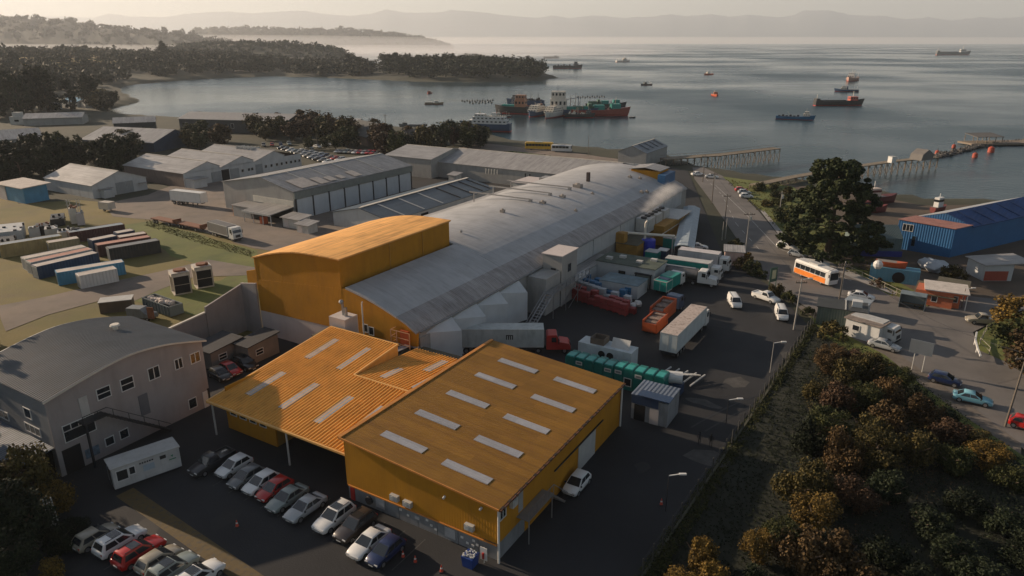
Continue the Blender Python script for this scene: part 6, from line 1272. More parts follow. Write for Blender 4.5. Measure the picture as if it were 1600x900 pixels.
# the tall pine
rng = np.random.default_rng(4); C_ = []; R_ = []
TP = at(1292,402)
for k in range(330):
    z = rng.uniform(2.2, 20.8); t_ = (z-2.5)/19; wd = (9.2*(1-t_)**.60+1.3) if t_ > .14 else 9.4-(.14-t_)*12
    th = rng.uniform(0, 6.283); lump = 1+.26*math.sin(th*3+z*.7)+.18*math.sin(th*5-z*1.1); rr = wd*lump*rng.uniform(.45,1.08)**.6
    C_.append((rr*math.cos(th), rr*math.sin(th), z-rr*.10)); R_.append(rng.uniform(.65,1.5))
t = thing('pine_tree','very tall dark bushy pine towering over the road','tree',TP,.4)
part('crown', quads_mesh('crown', leaf_cloud(rng, C_, R_, 80000, .48, .6, .5), leafmat('leaf_pine',(.008,.016,.007),(.045,.055,.018))), None, t)
b = MB(); b.cyl((0,0,-.2),(0,0,7),.75,.55,12); b.cyl((0,0,7),(.3,.2,19.5),.55,.12,10)
for k in range(26): z = 2.8+k*.65; th = k*2.4; L_ = 8.0*(1-(z-2.5)/19)**.6; b.cyl((0,0,z),(L_*math.cos(th),L_*math.sin(th),z-.6+.05*k),.16,.04,6)
part('trunk', b, BARK, t)
# thicket at the lower right; dark leaves stand in for shade in its corner
spots = [(1300,566,2.4,2.6,'autumn'),(1335,572,2.6,2.8,'rust'),(1372,580,2.4,2.6,'olive'),(1290,585,2.6,3.8,'autumn'),(1310,600,3.2,4.4,'olive'),(1350,600,3.0,4.6,'olive'),(1400,606,2.6,3.0,'green'),(1268,625,2.2,3.2,'olive'),(1300,640,3.2,4.6,'rust'),(1345,645,2.8,4,'green'),(1385,640,3.0,4.5,'autumn'),(1428,632,2.4,2.6,'dark'),(1466,662,2.4,2.4,'dark'),(1430,660,3.0,4,'autumn'),(1475,690,3.0,3.6,'rust'),(1515,700,2.4,2.4,'olive'),(1395,690,3.4,5,'autumn'),(1345,695,3.2,4.8,'olive'),(1290,690,3.0,4.4,'green'),(1262,705,2.4,4.4,'dark'),(1310,730,3.0,5,'autumn'),(1365,735,3.2,5,'olive'),(1425,730,3.0,4.4,'olive'),(1480,740,2.8,3.6,'green'),(1540,735,2.8,3.2,'gold'),(1275,770,2.6,4.4,'olive'),(1240,800,2.8,5.0,'olive'),(1265,835,2.8,4.6,'gold'),(1330,790,2.8,4,'rust'),(1390,790,2.8,3.6,'dark'),(1215,870,2.2,4,'green'),(1250,905,3.4,5.0,'autumn'),(1310,910,3.2,5,'autumn'),(1180,880,1.8,3.4,'gold'),(1085,890,2.0,4.0,'gold'),(1100,925,2.0,3.6,'gold'),(1060,935,1.7,3,'gold'),(1370,880,2.6,3.4,'dark'),(1440,840,2.8,3.4,'dark'),(1500,800,2.8,3.2,'dark'),(1580,770,2.6,3,'green'),(1560,830,2.8,3,'dark'),(1480,880,2.8,3,'dark'),(1600,880,2.8,3,'dark'),(1420,930,2.8,3.2,'dark'),(1530,930,2.8,3,'dark'),(1552,722,2.2,2.2,'dark'),(1180,930,2.2,3,'dark')]
cn_ = dict(autumn='orange-brown',rust='rust-brown',olive='olive',green='green',dark='dark green',gold='amber-yellow')
def where(x, y):
    return ('near the parked camper' if y < 575 else 'beside the road sign' if (x > 1380 and y < 640) else 'at the upper left of the thicket' if (x < 1330 and y < 660) else 'in the upper middle of the thicket' if y < 665 else 'near the road in the lower thicket' if x > 1455 and y < 780 else 'in the heart of the thicket' if y < 760 else 'in the dark lower right corner' if x > 1360 else 'at the lower left of the thicket' if x > 1150 else 'alone by the foot of the fence')
ROWS_ = {}
for i,(x,y,r,h,c) in enumerate(spots): ROWS_.setdefault((c, where(x,y)), []).append((x, i))
ORD2 = ['leftmost','second from the left','third from the left','fourth from the left','fifth from the left','sixth from the left','seventh from the left','eighth from the left','ninth from the left','tenth from the left']
def shrub_label(i, x, y, c):
    L = sorted(ROWS_[(c, where(x,y))]); k = [q[1] for q in L].index(i)
    return f'{cn_[c]} shrub {where(x,y)}' + ('' if len(L) == 1 else f', {ORD2[k]}')
for i,(x,y,r,h,c) in enumerate(spots):
    q = at(x,y); s = 'bush' if c in ('dark',) or i % 3 else 'round'
    tree(s, c, q.x, q.y, r, h, shrub_label(i, x, y, c), 'shrubs of the roadside thicket', .1, 6500, 'shrub', 'shrub', .066)
# dark trees at the lower left by the hedge row
for i,(x,y,r,h,c,l) in enumerate(((20,800,2.6,5.5,'autumn','amber-topped tree in the lower left corner under the canopy'),(60,790,2.8,7.0,'olive','olive tree beside the grey building corner at lower left'),(92,810,2.0,4.0,'gold','small golden tree nearest the white site cabin'),(10,860,3.0,7.2,'dark','very dark tree at the left edge, lower corner'),(58,860,2.8,6.2,'dark','very dark tree left of the parked cars'),(100,860,1.8,3.0,'dark','low dark shrub touching the hedge-row cars'),(30,905,2.4,4.6,'dark','dark tree cut by the lower left corner'),(80,905,1.4,2.0,'gold','small yellow bush by the garden path, bottom edge'),(-30,830,3.0,6.5,'dark','dark tree just outside the left edge'),(-60,780,3.2,7.5,'dark','tall dark tree outside the left edge by the canopy'),(120,835,1.3,2.0,'dark','small dark bush at the car park corner'))):
    q = at(x,y); tree('round' if h > 3 else 'bush', c, q.x, q.y, r, h, l, None, .1, 4200, leaf=.09)
# unseen trees added outside the left edge to shade the foreground
for i in range(16):
    v = -112-(i%4)*9; u = 8+(i//4)*10+(i%3)*2; p = S(v,u); tree('round','dark',p.x,p.y,5.5,15+2*(i%3),'tall dark tree of the wood left of the office building','wood beyond the left edge of the picture',0,1400,leaf=.15)
for i,(v,u,h) in enumerate(((-78,20,9),(-84,12,11),(-82,5,10),(-90,20,11),(-92,8,12),(-98,14,12),(-76,8,9),(-88,-2,11),(-97,24,12),(-80,-6,10),(-102,20,16),(-106,12,17))):
    p = S(v,u); tree('round','dark',p.x,p.y,4.6,h,'tall dark tree of the wood left of the office building','wood beyond the left edge of the picture',0,1400,leaf=.15)
# ground cover
def cover(name, label_m, px, n, leaf, hgt, seed, z=.12):
    rng = np.random.default_rng(seed); P = [at(*p) for p in px]; xs_ = [p[0] for p in P]; ys_ = [p[1] for p in P]; pts = []
    while len(pts) < n:
        X = rng.uniform(min(xs_), max(xs_)); Y = rng.uniform(min(ys_), max(ys_))
        if inpoly(X, Y, P): pts.append((X, Y))
    C_ = np.array([(x, y, z+hgt*.4*(1+math.sin(x*.5)*math.sin(y*.4))) for x, y in pts]); v = leaf_cloud(rng, C_, np.full(n, hgt*.6), n*9, leaf, .7, .6)
    o = link(bpy.data.objects.new(name, quads_mesh(name, v, LM[label_m]))); o['kind'] = 'stuff'; return o
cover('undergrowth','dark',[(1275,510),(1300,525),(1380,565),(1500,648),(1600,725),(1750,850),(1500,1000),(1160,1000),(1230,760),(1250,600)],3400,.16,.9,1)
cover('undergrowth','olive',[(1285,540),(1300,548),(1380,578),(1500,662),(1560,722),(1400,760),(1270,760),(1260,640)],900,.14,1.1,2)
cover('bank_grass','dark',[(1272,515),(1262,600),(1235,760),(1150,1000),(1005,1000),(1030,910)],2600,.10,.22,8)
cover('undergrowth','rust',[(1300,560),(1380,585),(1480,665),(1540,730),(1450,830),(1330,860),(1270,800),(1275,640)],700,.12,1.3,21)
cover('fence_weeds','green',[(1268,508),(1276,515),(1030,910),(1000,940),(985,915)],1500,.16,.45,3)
cover('ditch_grass','grass',[(228,344),(330,374),(398,394),(392,402),(320,384),(225,352)],700,.16,.16,4)
cover('verge_grass','grass',[(1130,280),(1240,300),(1330,376),(1400,440),(1440,486),(1330,430),(1236,380)],900,.25,.3,5,.15)
cover('bank_scrub','dark',[(740,238),(800,238),(880,248),(900,260),(860,258),(780,248)],500,.5,.6,6)
# ---------------------------------------------------------------- woods on the far shores: one mass each
def wood(name, pts, rr, hh, per, leafk, col, seed=1):
    """pts: list of (x, y, z)"""
    rng = np.random.default_rng(seed); V = []
    for (x, y, z) in pts:
        r = rng.uniform(*rr); h = rng.uniform(*hh); k = 5
        cs = np.stack([rng.uniform(-.5,.5,k)*r, rng.uniform(-.5,.5,k)*r, rng.uniform(.25,.9,k)*h], 1) + np.array([x, y, z])
        V.append(leaf_cloud(rng, cs, np.full(k, r*.55), per, r*leafk, min(1.3, h/r*.5)))
    o = link(bpy.data.objects.new(name, quads_mesh(name, np.concatenate(V), LM[col]))); o['kind'] = 'stuff'
def scatter(px, n, seed, zf):
    rng = random.Random(seed); P = [at(p[0],p[1],SEA) for p in px]; out = []
    x0,x1 = min(p[0] for p in P), max(p[0] for p in P); y0,y1 = min(p[1] for p in P), max(p[1] for p in P)
    while len(out) < n:
        x = rng.uniform(x0,x1); y = rng.uniform(y0,y1)
        if inpoly(x, y, P): out.append((x, y, zf(x,y)))
    return out
lz = lambda x, y: float(landz(np.array([[x]]), np.array([[y]]))[0,0])-.5
wood('peninsula_wood', scatter([(598,123),(640,126),(700,127.5),(790,127.5),(846,124.5),(850,117),(800,110),(740,107),(680,107),(620,108),(598,113)], 360, 2, lz), (8,14), (11,22), 130, .26, 'dark', 2)
wood('bay_wood', scatter([(230,127),(300,123.5),(420,118.6),(520,120.6),(585,123.5),(590,116),(540,106),(420,103),(250,106)], 460, 3, lz), (8,14), (9,19), 100, .28, 'dark', 3)
wood('shore_wood', scatter([(0,165),(60,158),(120,150),(160,140),(180,133),(240,124),(240,103),(0,103),(-100,120)], 480, 4, lz), (8,15), (6,18), 90, .28, 'dark', 4)
wood('shore_autumn_wood', scatter([(60,130),(130,124),(300,112),(420,108),(420,101),(100,103)], 110, 5, lz), (8,13), (6,13), 80, .28, 'rust', 5)
q = at(262,112,SEA); tree('tall','dark',q.x,q.y,22,46,'tall ragged tree rising above the far bay wood',None,0,1600,leaf=.16)
q = at(283,110,SEA); tree('round','dark',q.x,q.y,22,26,'broad tree beside the tallest one above the bay wood',None,0,1600,leaf=.16)
for x,h,l in ((547,28,'slender tree standing proud near the gap of the peninsula'),(562,24,'rounder tree just left of the peninsula gap'),(620,30,'pointed tree at the left end of the peninsula wood'),(655,27,'tall clump top on the peninsula wood')):
    q = at(x,119,SEA); tree('tall','dark',q.x,q.y,14,h,l,None,0,1200,leaf=.16)
def crest(data, n, seed, lo=.5):
    co, nx, nr = data; r_ = random.Random(seed); out = []
    for _ in range(n):
        j = min(nr-1, int(r_.gauss(nr/2*.92, nr*.16))); i = r_.randrange(2, nx-2); p = co[max(0,j)*nx+i]
        if p[2] > 4: out.append((p[0]+r_.uniform(-8,8), p[1]+r_.uniform(-20,20), p[2]-3))
    return out
wood('hill_wood', crest(hillA, 1700, 1), (9,22), (7,20), 26, .40, 'dark', 6)
wood('headland_wood', crest(hillB, 900, 2), (11,24), (8,24), 26, .40, 'dark', 7)
wood('point_wood', crest(hillC, 600, 3), (7,15), (6,16), 28, .40, 'dark', 8)
wood('rise_wood', crest(hillD, 600, 4), (6,14), (5,12), 28, .40, 'olive', 9)
for x,l in ((170,'lone round tree on the crest of the far left hill'),(195,'broad tree second along the crest of the left hill'),(302,'left umbrella-shaped tree at the end of the hill crest'),(326,'umbrella-shaped tree at the end of the hill crest'),(340,'last umbrella-shaped tree on the hill crest')):
    yy = 3000; i = min(range(hillA[1]), key=lambda i: abs((x-800)/FPX*yy*1.02-hillA[0][(hillA[2]//2)*hillA[1]+i][0])); p = hillA[0][(hillA[2]//2)*hillA[1]+i]
    tree('round','dark',p[0],p[1],20 if x < 250 else 13,34,l,None,p[2]-4,900,leaf=.2)
# fields that glow on the far shore
FIELD = mat('stubble_field',(.22,.17,.05),.95,scale=.03,col2=(.30,.22,.08))
for px in ([(30,118),(75,116),(150,118),(60,124)],[(105,112),(150,108),(180,112),(190,118),(130,118)],[(208,90),(232,89),(236,92),(208,93)]):
    P = [at(*p) for p in px]; b = MB(); b.add([(p.x,p.y,lz(p.x,p.y)+7) for p in P]+[(p.x,p.y,lz(p.x,p.y)-3) for p in P],[(0,1,2,3) if len(P)==4 else (0,1,2,3,4)]+[(i,(i+1)%len(P),(i+1)%len(P)+len(P),i+len(P)) for i in range(len(P))]); struct('field', b, FIELD)
# ================================================================ boats, ships, piers
def scale_at(p): return ((Vector(p)-Vector((0,0,CAMH))).length)/FPX
def ship(label, px, wpx, azi, hull, house=WHITE, kind='trawler', hh=None, name='ship', wf=.22, group=None, boot=None):
    p = at(px[0], px[1], SEA); mpp = scale_at(p); va = math.degrees(math.atan2(p.x, p.y)); lat = abs(math.sin(R(azi-va))); 
    L = wpx*mpp/max(lat+wf*abs(math.cos(R(azi-va))), .3); W_ = L*wf; D = (hh or L*.09)
    t = thing(name, label, 'ship', (p.x, p.y, SEA), az(azi), group)
    part('hull', hull_mb(L, W_, D, 14, L*.05, L*.05, -.5, .85), hull, t)
    part('waterline', hull_mb(L*1.002, W_*1.003, D*.16, 14, 0, L*.012, -.4, .85), boot or RED, t)
    part('deck', MB().box(-W_*.40,W_*.40,-L*.47,L*.26,D-.02,D+.12), mat('deck_grey',(.22,.2,.18),.8), t)
    def tier(y0, y1, w_, z0, z1, m=house, nm='superstructure'):
        o = part(nm, MB().box(-w_/2*W_,w_/2*W_,y0*L,y1*L,z0,z1), m, t)
        b = MB(); n = max(3, int((y1-y0)*L/2.2)); s_ = z1-z0
        for k in range(n):
            a = y0*L+(k+.25)*(y1-y0)*L/n; c = a+(y1-y0)*L/n*.5
            for sx in (-1,1): b.box(sx*w_/2*W_-.06,sx*w_/2*W_+.06,a,c,z0+s_*.45,z0+s_*.78)
        for e in (y0,y1): 
            for k in range(3): x = (-.36+k*.30)*w_*W_; b.box(x,x+.18*w_*W_,e*L-.06,e*L+.06,z0+s_*.45,z0+s_*.78)
        part('portholes', b, GLASS, o, kind='stuff'); return o
    s = L*.045
    if kind == 'trawler':
        tier(.02,.26,.72,D,D+2*s); tier(.06,.22,.56,D+2*s,D+3.4*s); part('funnel', MB().box(-.12*W_,.12*W_,-.04*L,.01*L,D,D+3.2*s), hull, t)
        b = MB(); b.bar((0,.12*L,D+3.4*s),(0,.12*L,D+7*s),L*.008); b.bar((0,-.3*L,D),(0,-.3*L,D+5*s),L*.009); b.bar((0,-.3*L,D+4.6*s),(0,-.05*L,D+3*s),L*.006); b.bar((-W_*.3,-.42*L,D),(-W_*.3,-.42*L,D+3*s),L*.007); b.bar((W_*.3,-.42*L,D),(W_*.3,-.42*L,D+3*s),L*.007); b.bar((-W_*.3,-.42*L,D+3*s),(W_*.3,-.42*L,D+3*s),L*.007); part('rigging', b, CREAM, t)
    elif kind == 'coaster':
        tier(.22,.38,.8,D+L*.01,D+2.0*s,house); b = MB(); b.box(-W_*.33,W_*.33,-L*.38,L*.14,D,D+.5*s); part('hatch', b, DARK, t); b = MB(); b.box(-W_*.45,W_*.45,-L*.49,-L*.42,D,D+1.2*s); part('stern_house', b, hull, t); b = MB(); b.bar((0,.3*L,D+2*s),(0,.3*L,D+4.4*s),L*.008); b.bar((0,-.46*L,D),(0,-.46*L,D+3*s),L*.007); part('mast', b, CREAM, t)
    elif kind == 'wellboat':
        tier(.22,.40,.85,D+L*.02,D+1.8*s); tier(.25,.37,.66,D+1.8*s,D+3.2*s,house); b = MB()
        for k in range(6): b.box(-W_*.36,W_*.36,-L*.44+k*L*.1,-L*.38+k*L*.1,D,D+(.6+.5*(k%2))*s)
        part('deck_gear', b, DARK, t, kind='stuff'); b = MB(); b.bar((0,.3*L,D+3.2*s),(0,.3*L,D+5.4*s),L*.008); b.bar((0,-.1*L,D),(0,-.2*L,D+3*s),L*.01); part('mast', b, CREAM, t)
    elif kind == 'ferry':
        tier(-.44,.34,.92,D,D+1.6*s); tier(-.40,.26,.88,D+1.6*s,D+3.0*s); tier(.02,.22,.8,D+3.0*s,D+4.2*s); part('funnel', MB().box(-.15*W_,.15*W_,-.2*L,-.12*L,D+3*s,D+4.8*s), house, t); b = MB()
        for k in range(9): b.box(-W_*.3,W_*.3,-L*.38+k*L*.045,-L*.36+k*L*.045,D+3*s,D+3.4*s)
        part('deck_gear', b, CREAM, t, kind='stuff'); b = MB(); b.bar((0,.12*L,D+4.2*s),(0,.12*L,D+6.5*s),L*.006); part('mast', b, CREAM, t)
    elif kind == 'block':
        tier(-.44,-.12,.95,D,D+4.4*s); tier(-.42,-.15,.85,D+4.4*s,D+7.6*s); b = MB(); b.box(-W_*.36,W_*.36,-L*.12,L*.3,D,D+1.3*s); part('hatch', b, TEAL, t); b = MB(); b.bar((0,-.3*L,D+7.6*s),(0,-.3*L,D+10*s),L*.008); b.bar((0,.1*L,D+1.3*s),(0,.1*L,D+5*s),L*.012); b.bar((0,.1*L,D+5*s),(0,-.15*L,D+4*s),L*.008); part('crane', b, NAVY, t)
    elif kind == 'supply':
        b = MB(); b.box(-W_*.4,W_*.4,-L*.1,L*.08,D,D+1.8*s); b.box(-W_*.42,W_*.42,L*.2,L*.36,D+L*.02,D+2.2*s); part('superstructure', b, TEAL, t); b = MB(); b.box(-W_*.38,-W_*.3,-L*.42,-L*.12,D,D+1.4*s); b.box(W_*.3,W_*.38,-L*.42,-L*.12,D,D+1.4*s); b.box(-W_*.38,W_*.38,-L*.2,-L*.14,D,D+2.4*s); part('deck_gear', b, mat('green_gear',(.06,.14,.09),.6), t); b = MB(); b.bar((0,.28*L,D+2.2*s),(0,.28*L,D+4*s),L*.008); part('mast', b, CREAM, t)
    elif kind == 'barge':
        b = MB(); b.box(-W_*.35,W_*.35,-L*.45,-L*.1,D,D+L*.05); b.box(-W_*.3,W_*.3,L*.05,L*.25,D,D+L*.12); part('deck_house', b, house, t)
    if wpx > 28 and 'group' in label or 'moored' in label or 'lying' in label:
        rq = random.Random(int(px[0])); b = MB()
        for k in range(22):
            x = rq.uniform(-.36,.36)*W_; y = rq.uniform(-.42,.34)*L; q = rq.uniform(.3,1.0)*s; b.box(x-q*.6,x+q*.6,y-q*.7,y+q*.7,D,D+q*rq.uniform(.6,2.2))
        for k in range(4): x = rq.uniform(-.3,.3)*W_; y = rq.uniform(-.4,.35)*L; zz = D+rq.uniform(3,7)*s; b.bar((x,y,D),(x,y,zz),L*.007); b.bar((x,y,zz*.9),(x+rq.uniform(-.2,.2)*W_,y+rq.uniform(-.12,.12)*L,D+2*s),L*.004)
        part('deck_clutter', b, rq.choice([CREAM, mat('green_gear',(.06,.14,.09),.6), PEACH_, DARK]), t, kind='stuff')
    return t
PEACH_ = mat('rusty_white_steel',(.42,.33,.26),.6,dirt=.3)
HBLK = mat('hull_black',(.02,.022,.025),.5); HNVY = mat('hull_navy',(.02,.06,.13),.5); HRED = mat('hull_red',(.28,.05,.035),.55,dirt=.3); HORG = mat('hull_orange',(.50,.09,.03),.5); HBLU = mat('hull_blue',(.02,.12,.24),.5); HWHT = mat('hull_white',(.55,.54,.5),.5,dirt=.3); HGRY = mat('hull_grey',(.10,.11,.11),.6)
PEACH = mat('weathered_white_steel',(.65,.60,.52),.5,dirt=.2)
ship('white passenger ferry with a navy hull moored behind the shore trees',(760,205),78,283,HNVY,WHITE,'ferry',hh=4.2,wf=.24)
ship('dark workboat with orange fittings at the left end of the moored group',(800,178),52,290,HBLK,mat('orange_house',(.34,.16,.09),.5),'block',wf=.26,hh=5.0)
ship('white and orange fishing vessel seen bow-on in the moored group',(838,181),34,205,HNVY,PEACH,'ferry',wf=.34,hh=3.0)
ship('white fishing vessel with many windows, right of the orange one in the group',(864,183),36,210,HWHT,PEACH,'ferry',wf=.34,hh=3.2)
ship('dark workboat lying behind the white fishing vessels with a raised boom',(822,166),56,280,HNVY,mat('grey_house',(.2,.2,.2),.5),'wellboat',wf=.22,hh=4.5)
ship('navy ship with a tall glowing white accommodation block in the moored group',(895,181),78,98,HNVY,PEACH,'block',wf=.2,hh=4.2)
ship('red-hulled supply ship with green deck gear at the right of the moored group',(936,181),88,86,HRED,TEAL,'supply',wf=.19,hh=4.0)
ship('grey workboat squeezed between the ferry and the orange-fitted boat',(783,183),30,285,HGRY,PEACH,'trawler',wf=.24)
ship('dark trawler with orange wheelhouse behind the bow-on white vessels',(850,172),40,275,HBLK,mat('orange_house',(.34,.16,.09)),'trawler',wf=.24)
ship('black workboat lying against the navy ship, nearest the camera',(905,184),44,95,HBLK,HGRY,'wellboat',wf=.2,hh=2.4)
ship('green-housed vessel behind the red-hulled supply ship',(945,172),60,88,HBLK,mat('green_gear',(.06,.14,.09),.6),'supply',wf=.18,hh=4.4)
ship('blue and white well-boat anchored alone above the second pier',(1241,187),50,112,HBLU,PEACH,'wellboat',wf=.2)
ship('long black coaster anchored below two smaller vessels at right',(1309,165),64,86,HBLK,mat('red_house',(.45,.10,.07),.5),'coaster',wf=.15)
ship('navy fishing vessel with an orange bow just above the black coaster',(1323,143),30,292,HNVY,PEACH,'trawler',wf=.26)
ship('white vessel with red side, farthest of the right-hand group of three',(1331,126),20,215,mat('hull_rustwhite',(.4,.25,.2),.6),WHITE,'trawler',wf=.3)
ship('orange-red vessel seen bow-on in the middle of the bay',(1117,150),13,185,HORG,mat('orange_house2',(.45,.18,.1),.5),'trawler',wf=.34)
ship('small orange vessel in the open water above the bow-on orange one',(1107,117),15,235,HORG,PEACH,'trawler',wf=.3)
ship('dark grey vessel anchored left of the orange ones',(1010,133),18,250,HBLK,HGRY,'trawler',wf=.3)
ship('glowing white trawler far out near the misty horizon',(973,97),22,60,HWHT,PEACH,'trawler',wf=.2)
ship('dark low cargo vessel beyond the tip of the peninsula',(886,107),42,95,HBLK,HGRY,'wellboat',wf=.14)
ship('small faint grey vessel farthest out beyond the peninsula',(861,91),22,90,HGRY,HGRY,'coaster',wf=.14)
ship('very long distant bulk ship on the right of the horizon',(1488,86),38,88,HGRY,LGREY,'coaster',wf=.10,hh=9)
ship('dark red tug floating before the peninsula wood',(671,146),10,190,HRED,mat('dark_red_board',(.3,.06,.035)),'trawler',wf=.4)
ship('flat cream work barge near the dark red tug',(678,163),28,92,mat('barge_tan',(.25,.2,.13),.7),CREAM,'barge',wf=.25,hh=1.2)
ship('grey patrol boat half hidden behind the shore trees left of the ferry',(645,199),40,275,HGRY,HGRY,'coaster',wf=.18)
boat('skiff','tiny dark skiff right of the red-hulled supply ship',(988,184),85,4,1.6,.6,DARK)
b = None
def floats(label, x0,y0,x1,y1,n, grp):
    for k in range(n):
        p = at(x0+(x1-x0)*k/(n-1), y0+(y1-y0)*k/(n-1)+(k%2)*1.2, SEA); m = _cm.get('float')
        if not m: b = MB(); b.cyl((0,0,-.2),(0,0,.9),.8,.7,8); b.cyl((0,0,.9),(0,0,1.7),.12,.1,5); m = _cm['float'] = b.mesh('cage_float', DARK)
        o = link(bpy.data.objects.new('cage_float', m)); o.location = p; tag(o, label, 'float', grp)
floats('small dark net float in the line left of the moored ships',722,158,770,157,13,'net floats left of the moored ships'); floats('small dark net float in the line behind the supply ship',903,152,944,151,12,'net floats behind the supply ship')
floats('net float in the second line left of the moored ships',734,161,768,160,8,'second line of net floats at left')
for x,y,r,l in ((1464,241,1.3,'small red buoy above the tent on the pier'),(1490,231,1.2,'red buoy left of the causeway bend'),(1523,246,1.5,'red buoy below the causeway'),(1548,238,1.9,'largest red buoy beside the causeway')):
    p = at(x,y,SEA); b = MB(); b.cyl((0,0,-.6),(0,0,r*1.1),r*.75,r*.66,14); b.cyl((0,0,r*1.1),(0,0,r*1.4),r*.66,r*.2,14); t = thing('buoy', l, 'buoy', p, 0, 'red buoys beside the causeway'); part('drum', b, mat('buoy_red',(.36,.06,.03),.5), t, smooth=False); b = MB(); b.bar((0,0,r*1.4),(0,0,r*2.3),.15); part('top_mark', b, DARK, t)
# piers on piles
def pier(name, label, pts, wd, zd, step, pm=WOOD, rail=False, cross=True):
    a0 = pts[0]; t = thing(name, label, 'pier', (a0.x, a0.y, SEA), 0); P = [p-Vector((a0.x,a0.y,0)) for p in pts]; zd = zd-SEA
    d = MB(); pl = MB(); 
    npile = MB().cyl((0,0,-2),(0,0,zd),.16,.13,6).mesh('pile', WOOD); k_ = 0
    for p, q in zip(P[:-1], P[1:]):
        L = (q-p).length; e = (q-p).normalized(); n = Vector((-e.y,e.x,0)); w2 = wd/2
        c = [(p-n*w2),(q-n*w2),(q+n*w2),(p+n*w2)]; d.hexa([(v.x,v.y,zd) for v in c],[(v.x,v.y,zd+.3) for v in c])
        s_ = 0
        while s_ < L:
            for sd in (-1,1):
                b2 = p+e*s_+n*sd*(w2-.2); o = part('pile', npile, None, t); o.location = (b2.x+tr_.uniform(-.1,.1), b2.y, 0); o.rotation_euler = (tr_.uniform(-.06,.06), tr_.uniform(-.06,.06), 0)
            a = p+e*s_-n*(w2-.2); b3 = p+e*s_+n*(w2-.2); pl.bar((a.x,a.y,zd-.2),(b3.x,b3.y,zd-.2),.2)
            if cross: a2 = p+e*min(L,s_+step)-n*(w2-.2); pl.bar((a.x,a.y,zd-.3),(a2.x,a2.y,.6),.12); pl.bar((a.x,a.y,.6),(a2.x,a2.y,zd-.3),.12)
            s_ += step
        if rail:
            for sd in (-1,1):
                a = p+n*sd*w2; b3 = q+n*sd*w2; pl.bar((a.x,a.y,zd+1.2),(b3.x,b3.y,zd+1.2),.1)
    part('deck', d, mat('pier_deck',(.20,.165,.12),.9,var=.25,scale=1), t); part('bracing', pl, WOOD, t, kind='stuff'); return t
pier('long_pier','long timber pier on many thin piles reaching out behind the hall end',[at(1036,252,1.5),at(1120,243,2.2),at(1213,232,2.2)],4.5,2.2,3.2,rail=True)
pier('second_pier','crooked timber pier running out from beside the pine',[at(1178,290,1.4),at(1240,277,1.4),at(1335,261,1.4),at(1400,252,1.4),at(1462,246,1.4)],3.2,1.4,3.6)
t = thing('pier_tent','grey canvas tent frame standing on the second pier','tent',at(1440,249,1.7),.5); t.scale = (.75,.75,.75); b = MB(); b.profx([(-5,0),(-4.2,3.0),(0,5.2),(4.2,3.0),(5,0)],-3,3.5); part('canvas', b, mat('tent_canvas',(.16,.15,.14),.8), t); b = MB()
for k in range(4): b.bar((5,-3+k*2.1,0),(7,-3+k*2.1,3),.12)
part('frame', b, DARK, t, kind='stuff')
t = thing('pier_box','small white hut on the second pier','hut',at(1393,254,1.7),.3); part('body', MB().box(-1,1,-1,1,0,2.2), WHITE, t); part('roof', MB().box(-1.1,1.1,-1.1,1.1,2.2,2.32), LGREY, t)
b = MB(); rr2 = random.Random(8); cz = [at(1458,247,SEA),at(1490,240,SEA),at(1530,229,SEA),at(1620,220,SEA)]
for p, q in zip(cz[:-1], cz[1:]):
    n = int((q-p).length/1.1)
    for k in range(n):
        for j in range(3): c = p.lerp(q,k/n); b.ball((c.x+rr2.uniform(-1.8,1.8),c.y+rr2.uniform(-1.8,1.8),SEA+rr2.uniform(0,.9)),rr2.uniform(.6,1.1),5,jit=.2,rng=rr2)
solo('rubble_causeway', b, mat('rubble_stone',(.09,.085,.08),.9,var=.3), 'low dark rubble causeway linking the pier tent to the roofed platform', 'causeway')
t = thing('roofed_platform','brown-roofed pontoon platform at the end of the causeway','platform',at(1545,226,SEA),.12); part('deck', MB().box(-12,40,-5,6,.4,1.2), WOOD, t); b = MB(); b.slab((-10,-4,4.2),(4,-4,4.2),(4,5,5.2),(-10,5,5.2),.2); part('roof', b, mat('brown_grey_roof',(.12,.11,.10),.7), t); b = MB()
for x in (-9.5,-5,0,3.5):
    for y in (-3.6,4.6): b.bar((x,y,1.2),(x,y,4.3),.25)
part('post', b, WOOD, t, kind='stuff')
# ---------------------------------------------------------------- poles, lamps, cables
def pole(label, base, h, arm=1.0, lean=(0,0), m=None, lamp=False, trans=False, r=.14, name='utility_pole', extra=True, azr=0):
    p = at(*base); t = thing(name, label, 'pole', (p.x,p.y,.1), azr); b = MB(); b.cyl((0,0,0),(lean[0],lean[1],h),r,r*.65,8); part('shaft', b, m or mat('pole_wood',(.13,.11,.09),.85), t); x, y = lean
    if arm and extra:
        b = MB(); b.box(x-arm,x+arm,y-.06,y+.06,h-.7,h-.55); 
        for k in (-1,-.5,.5,1): b.cyl((x+k*arm*.9,y,h-.55),(x+k*arm*.9,y,h-.3),.06,n=5)
        part('crossarm', b, mat('pole_wood',(.13,.11,.09)), t)
    if lamp: b = MB(); b.bar((x,y,h-.1),(x+1.2,y,h+.1),.08); b.box(x+1.0,x+1.7,y-.12,y+.12,h+.02,h+.16); part('lamp_head', b, WHITE, t)
    if trans: b = MB(); b.cyl((x+.3,y,h-2),(x+.3,y,h-1),.28,n=10); part('transformer', b, LGREY, t)
    return Vector((p.x+x, p.y+y, .1+h))
PS = mat('pale_concrete_pole',(.36,.34,.31),.8)
T1 = pole('pale leaning concrete pole between the white van and the green shed',(1240,516),8.6,.9,(.2,.1),PS,lamp=True)
T2 = pole('dark utility pole standing before the camper at the kerb',(1308,488),8.8,1.0)
T3 = pole('utility pole with crossarm on the near side of the far road',(1165,392),8.8,1.2,trans=True,m=PS)
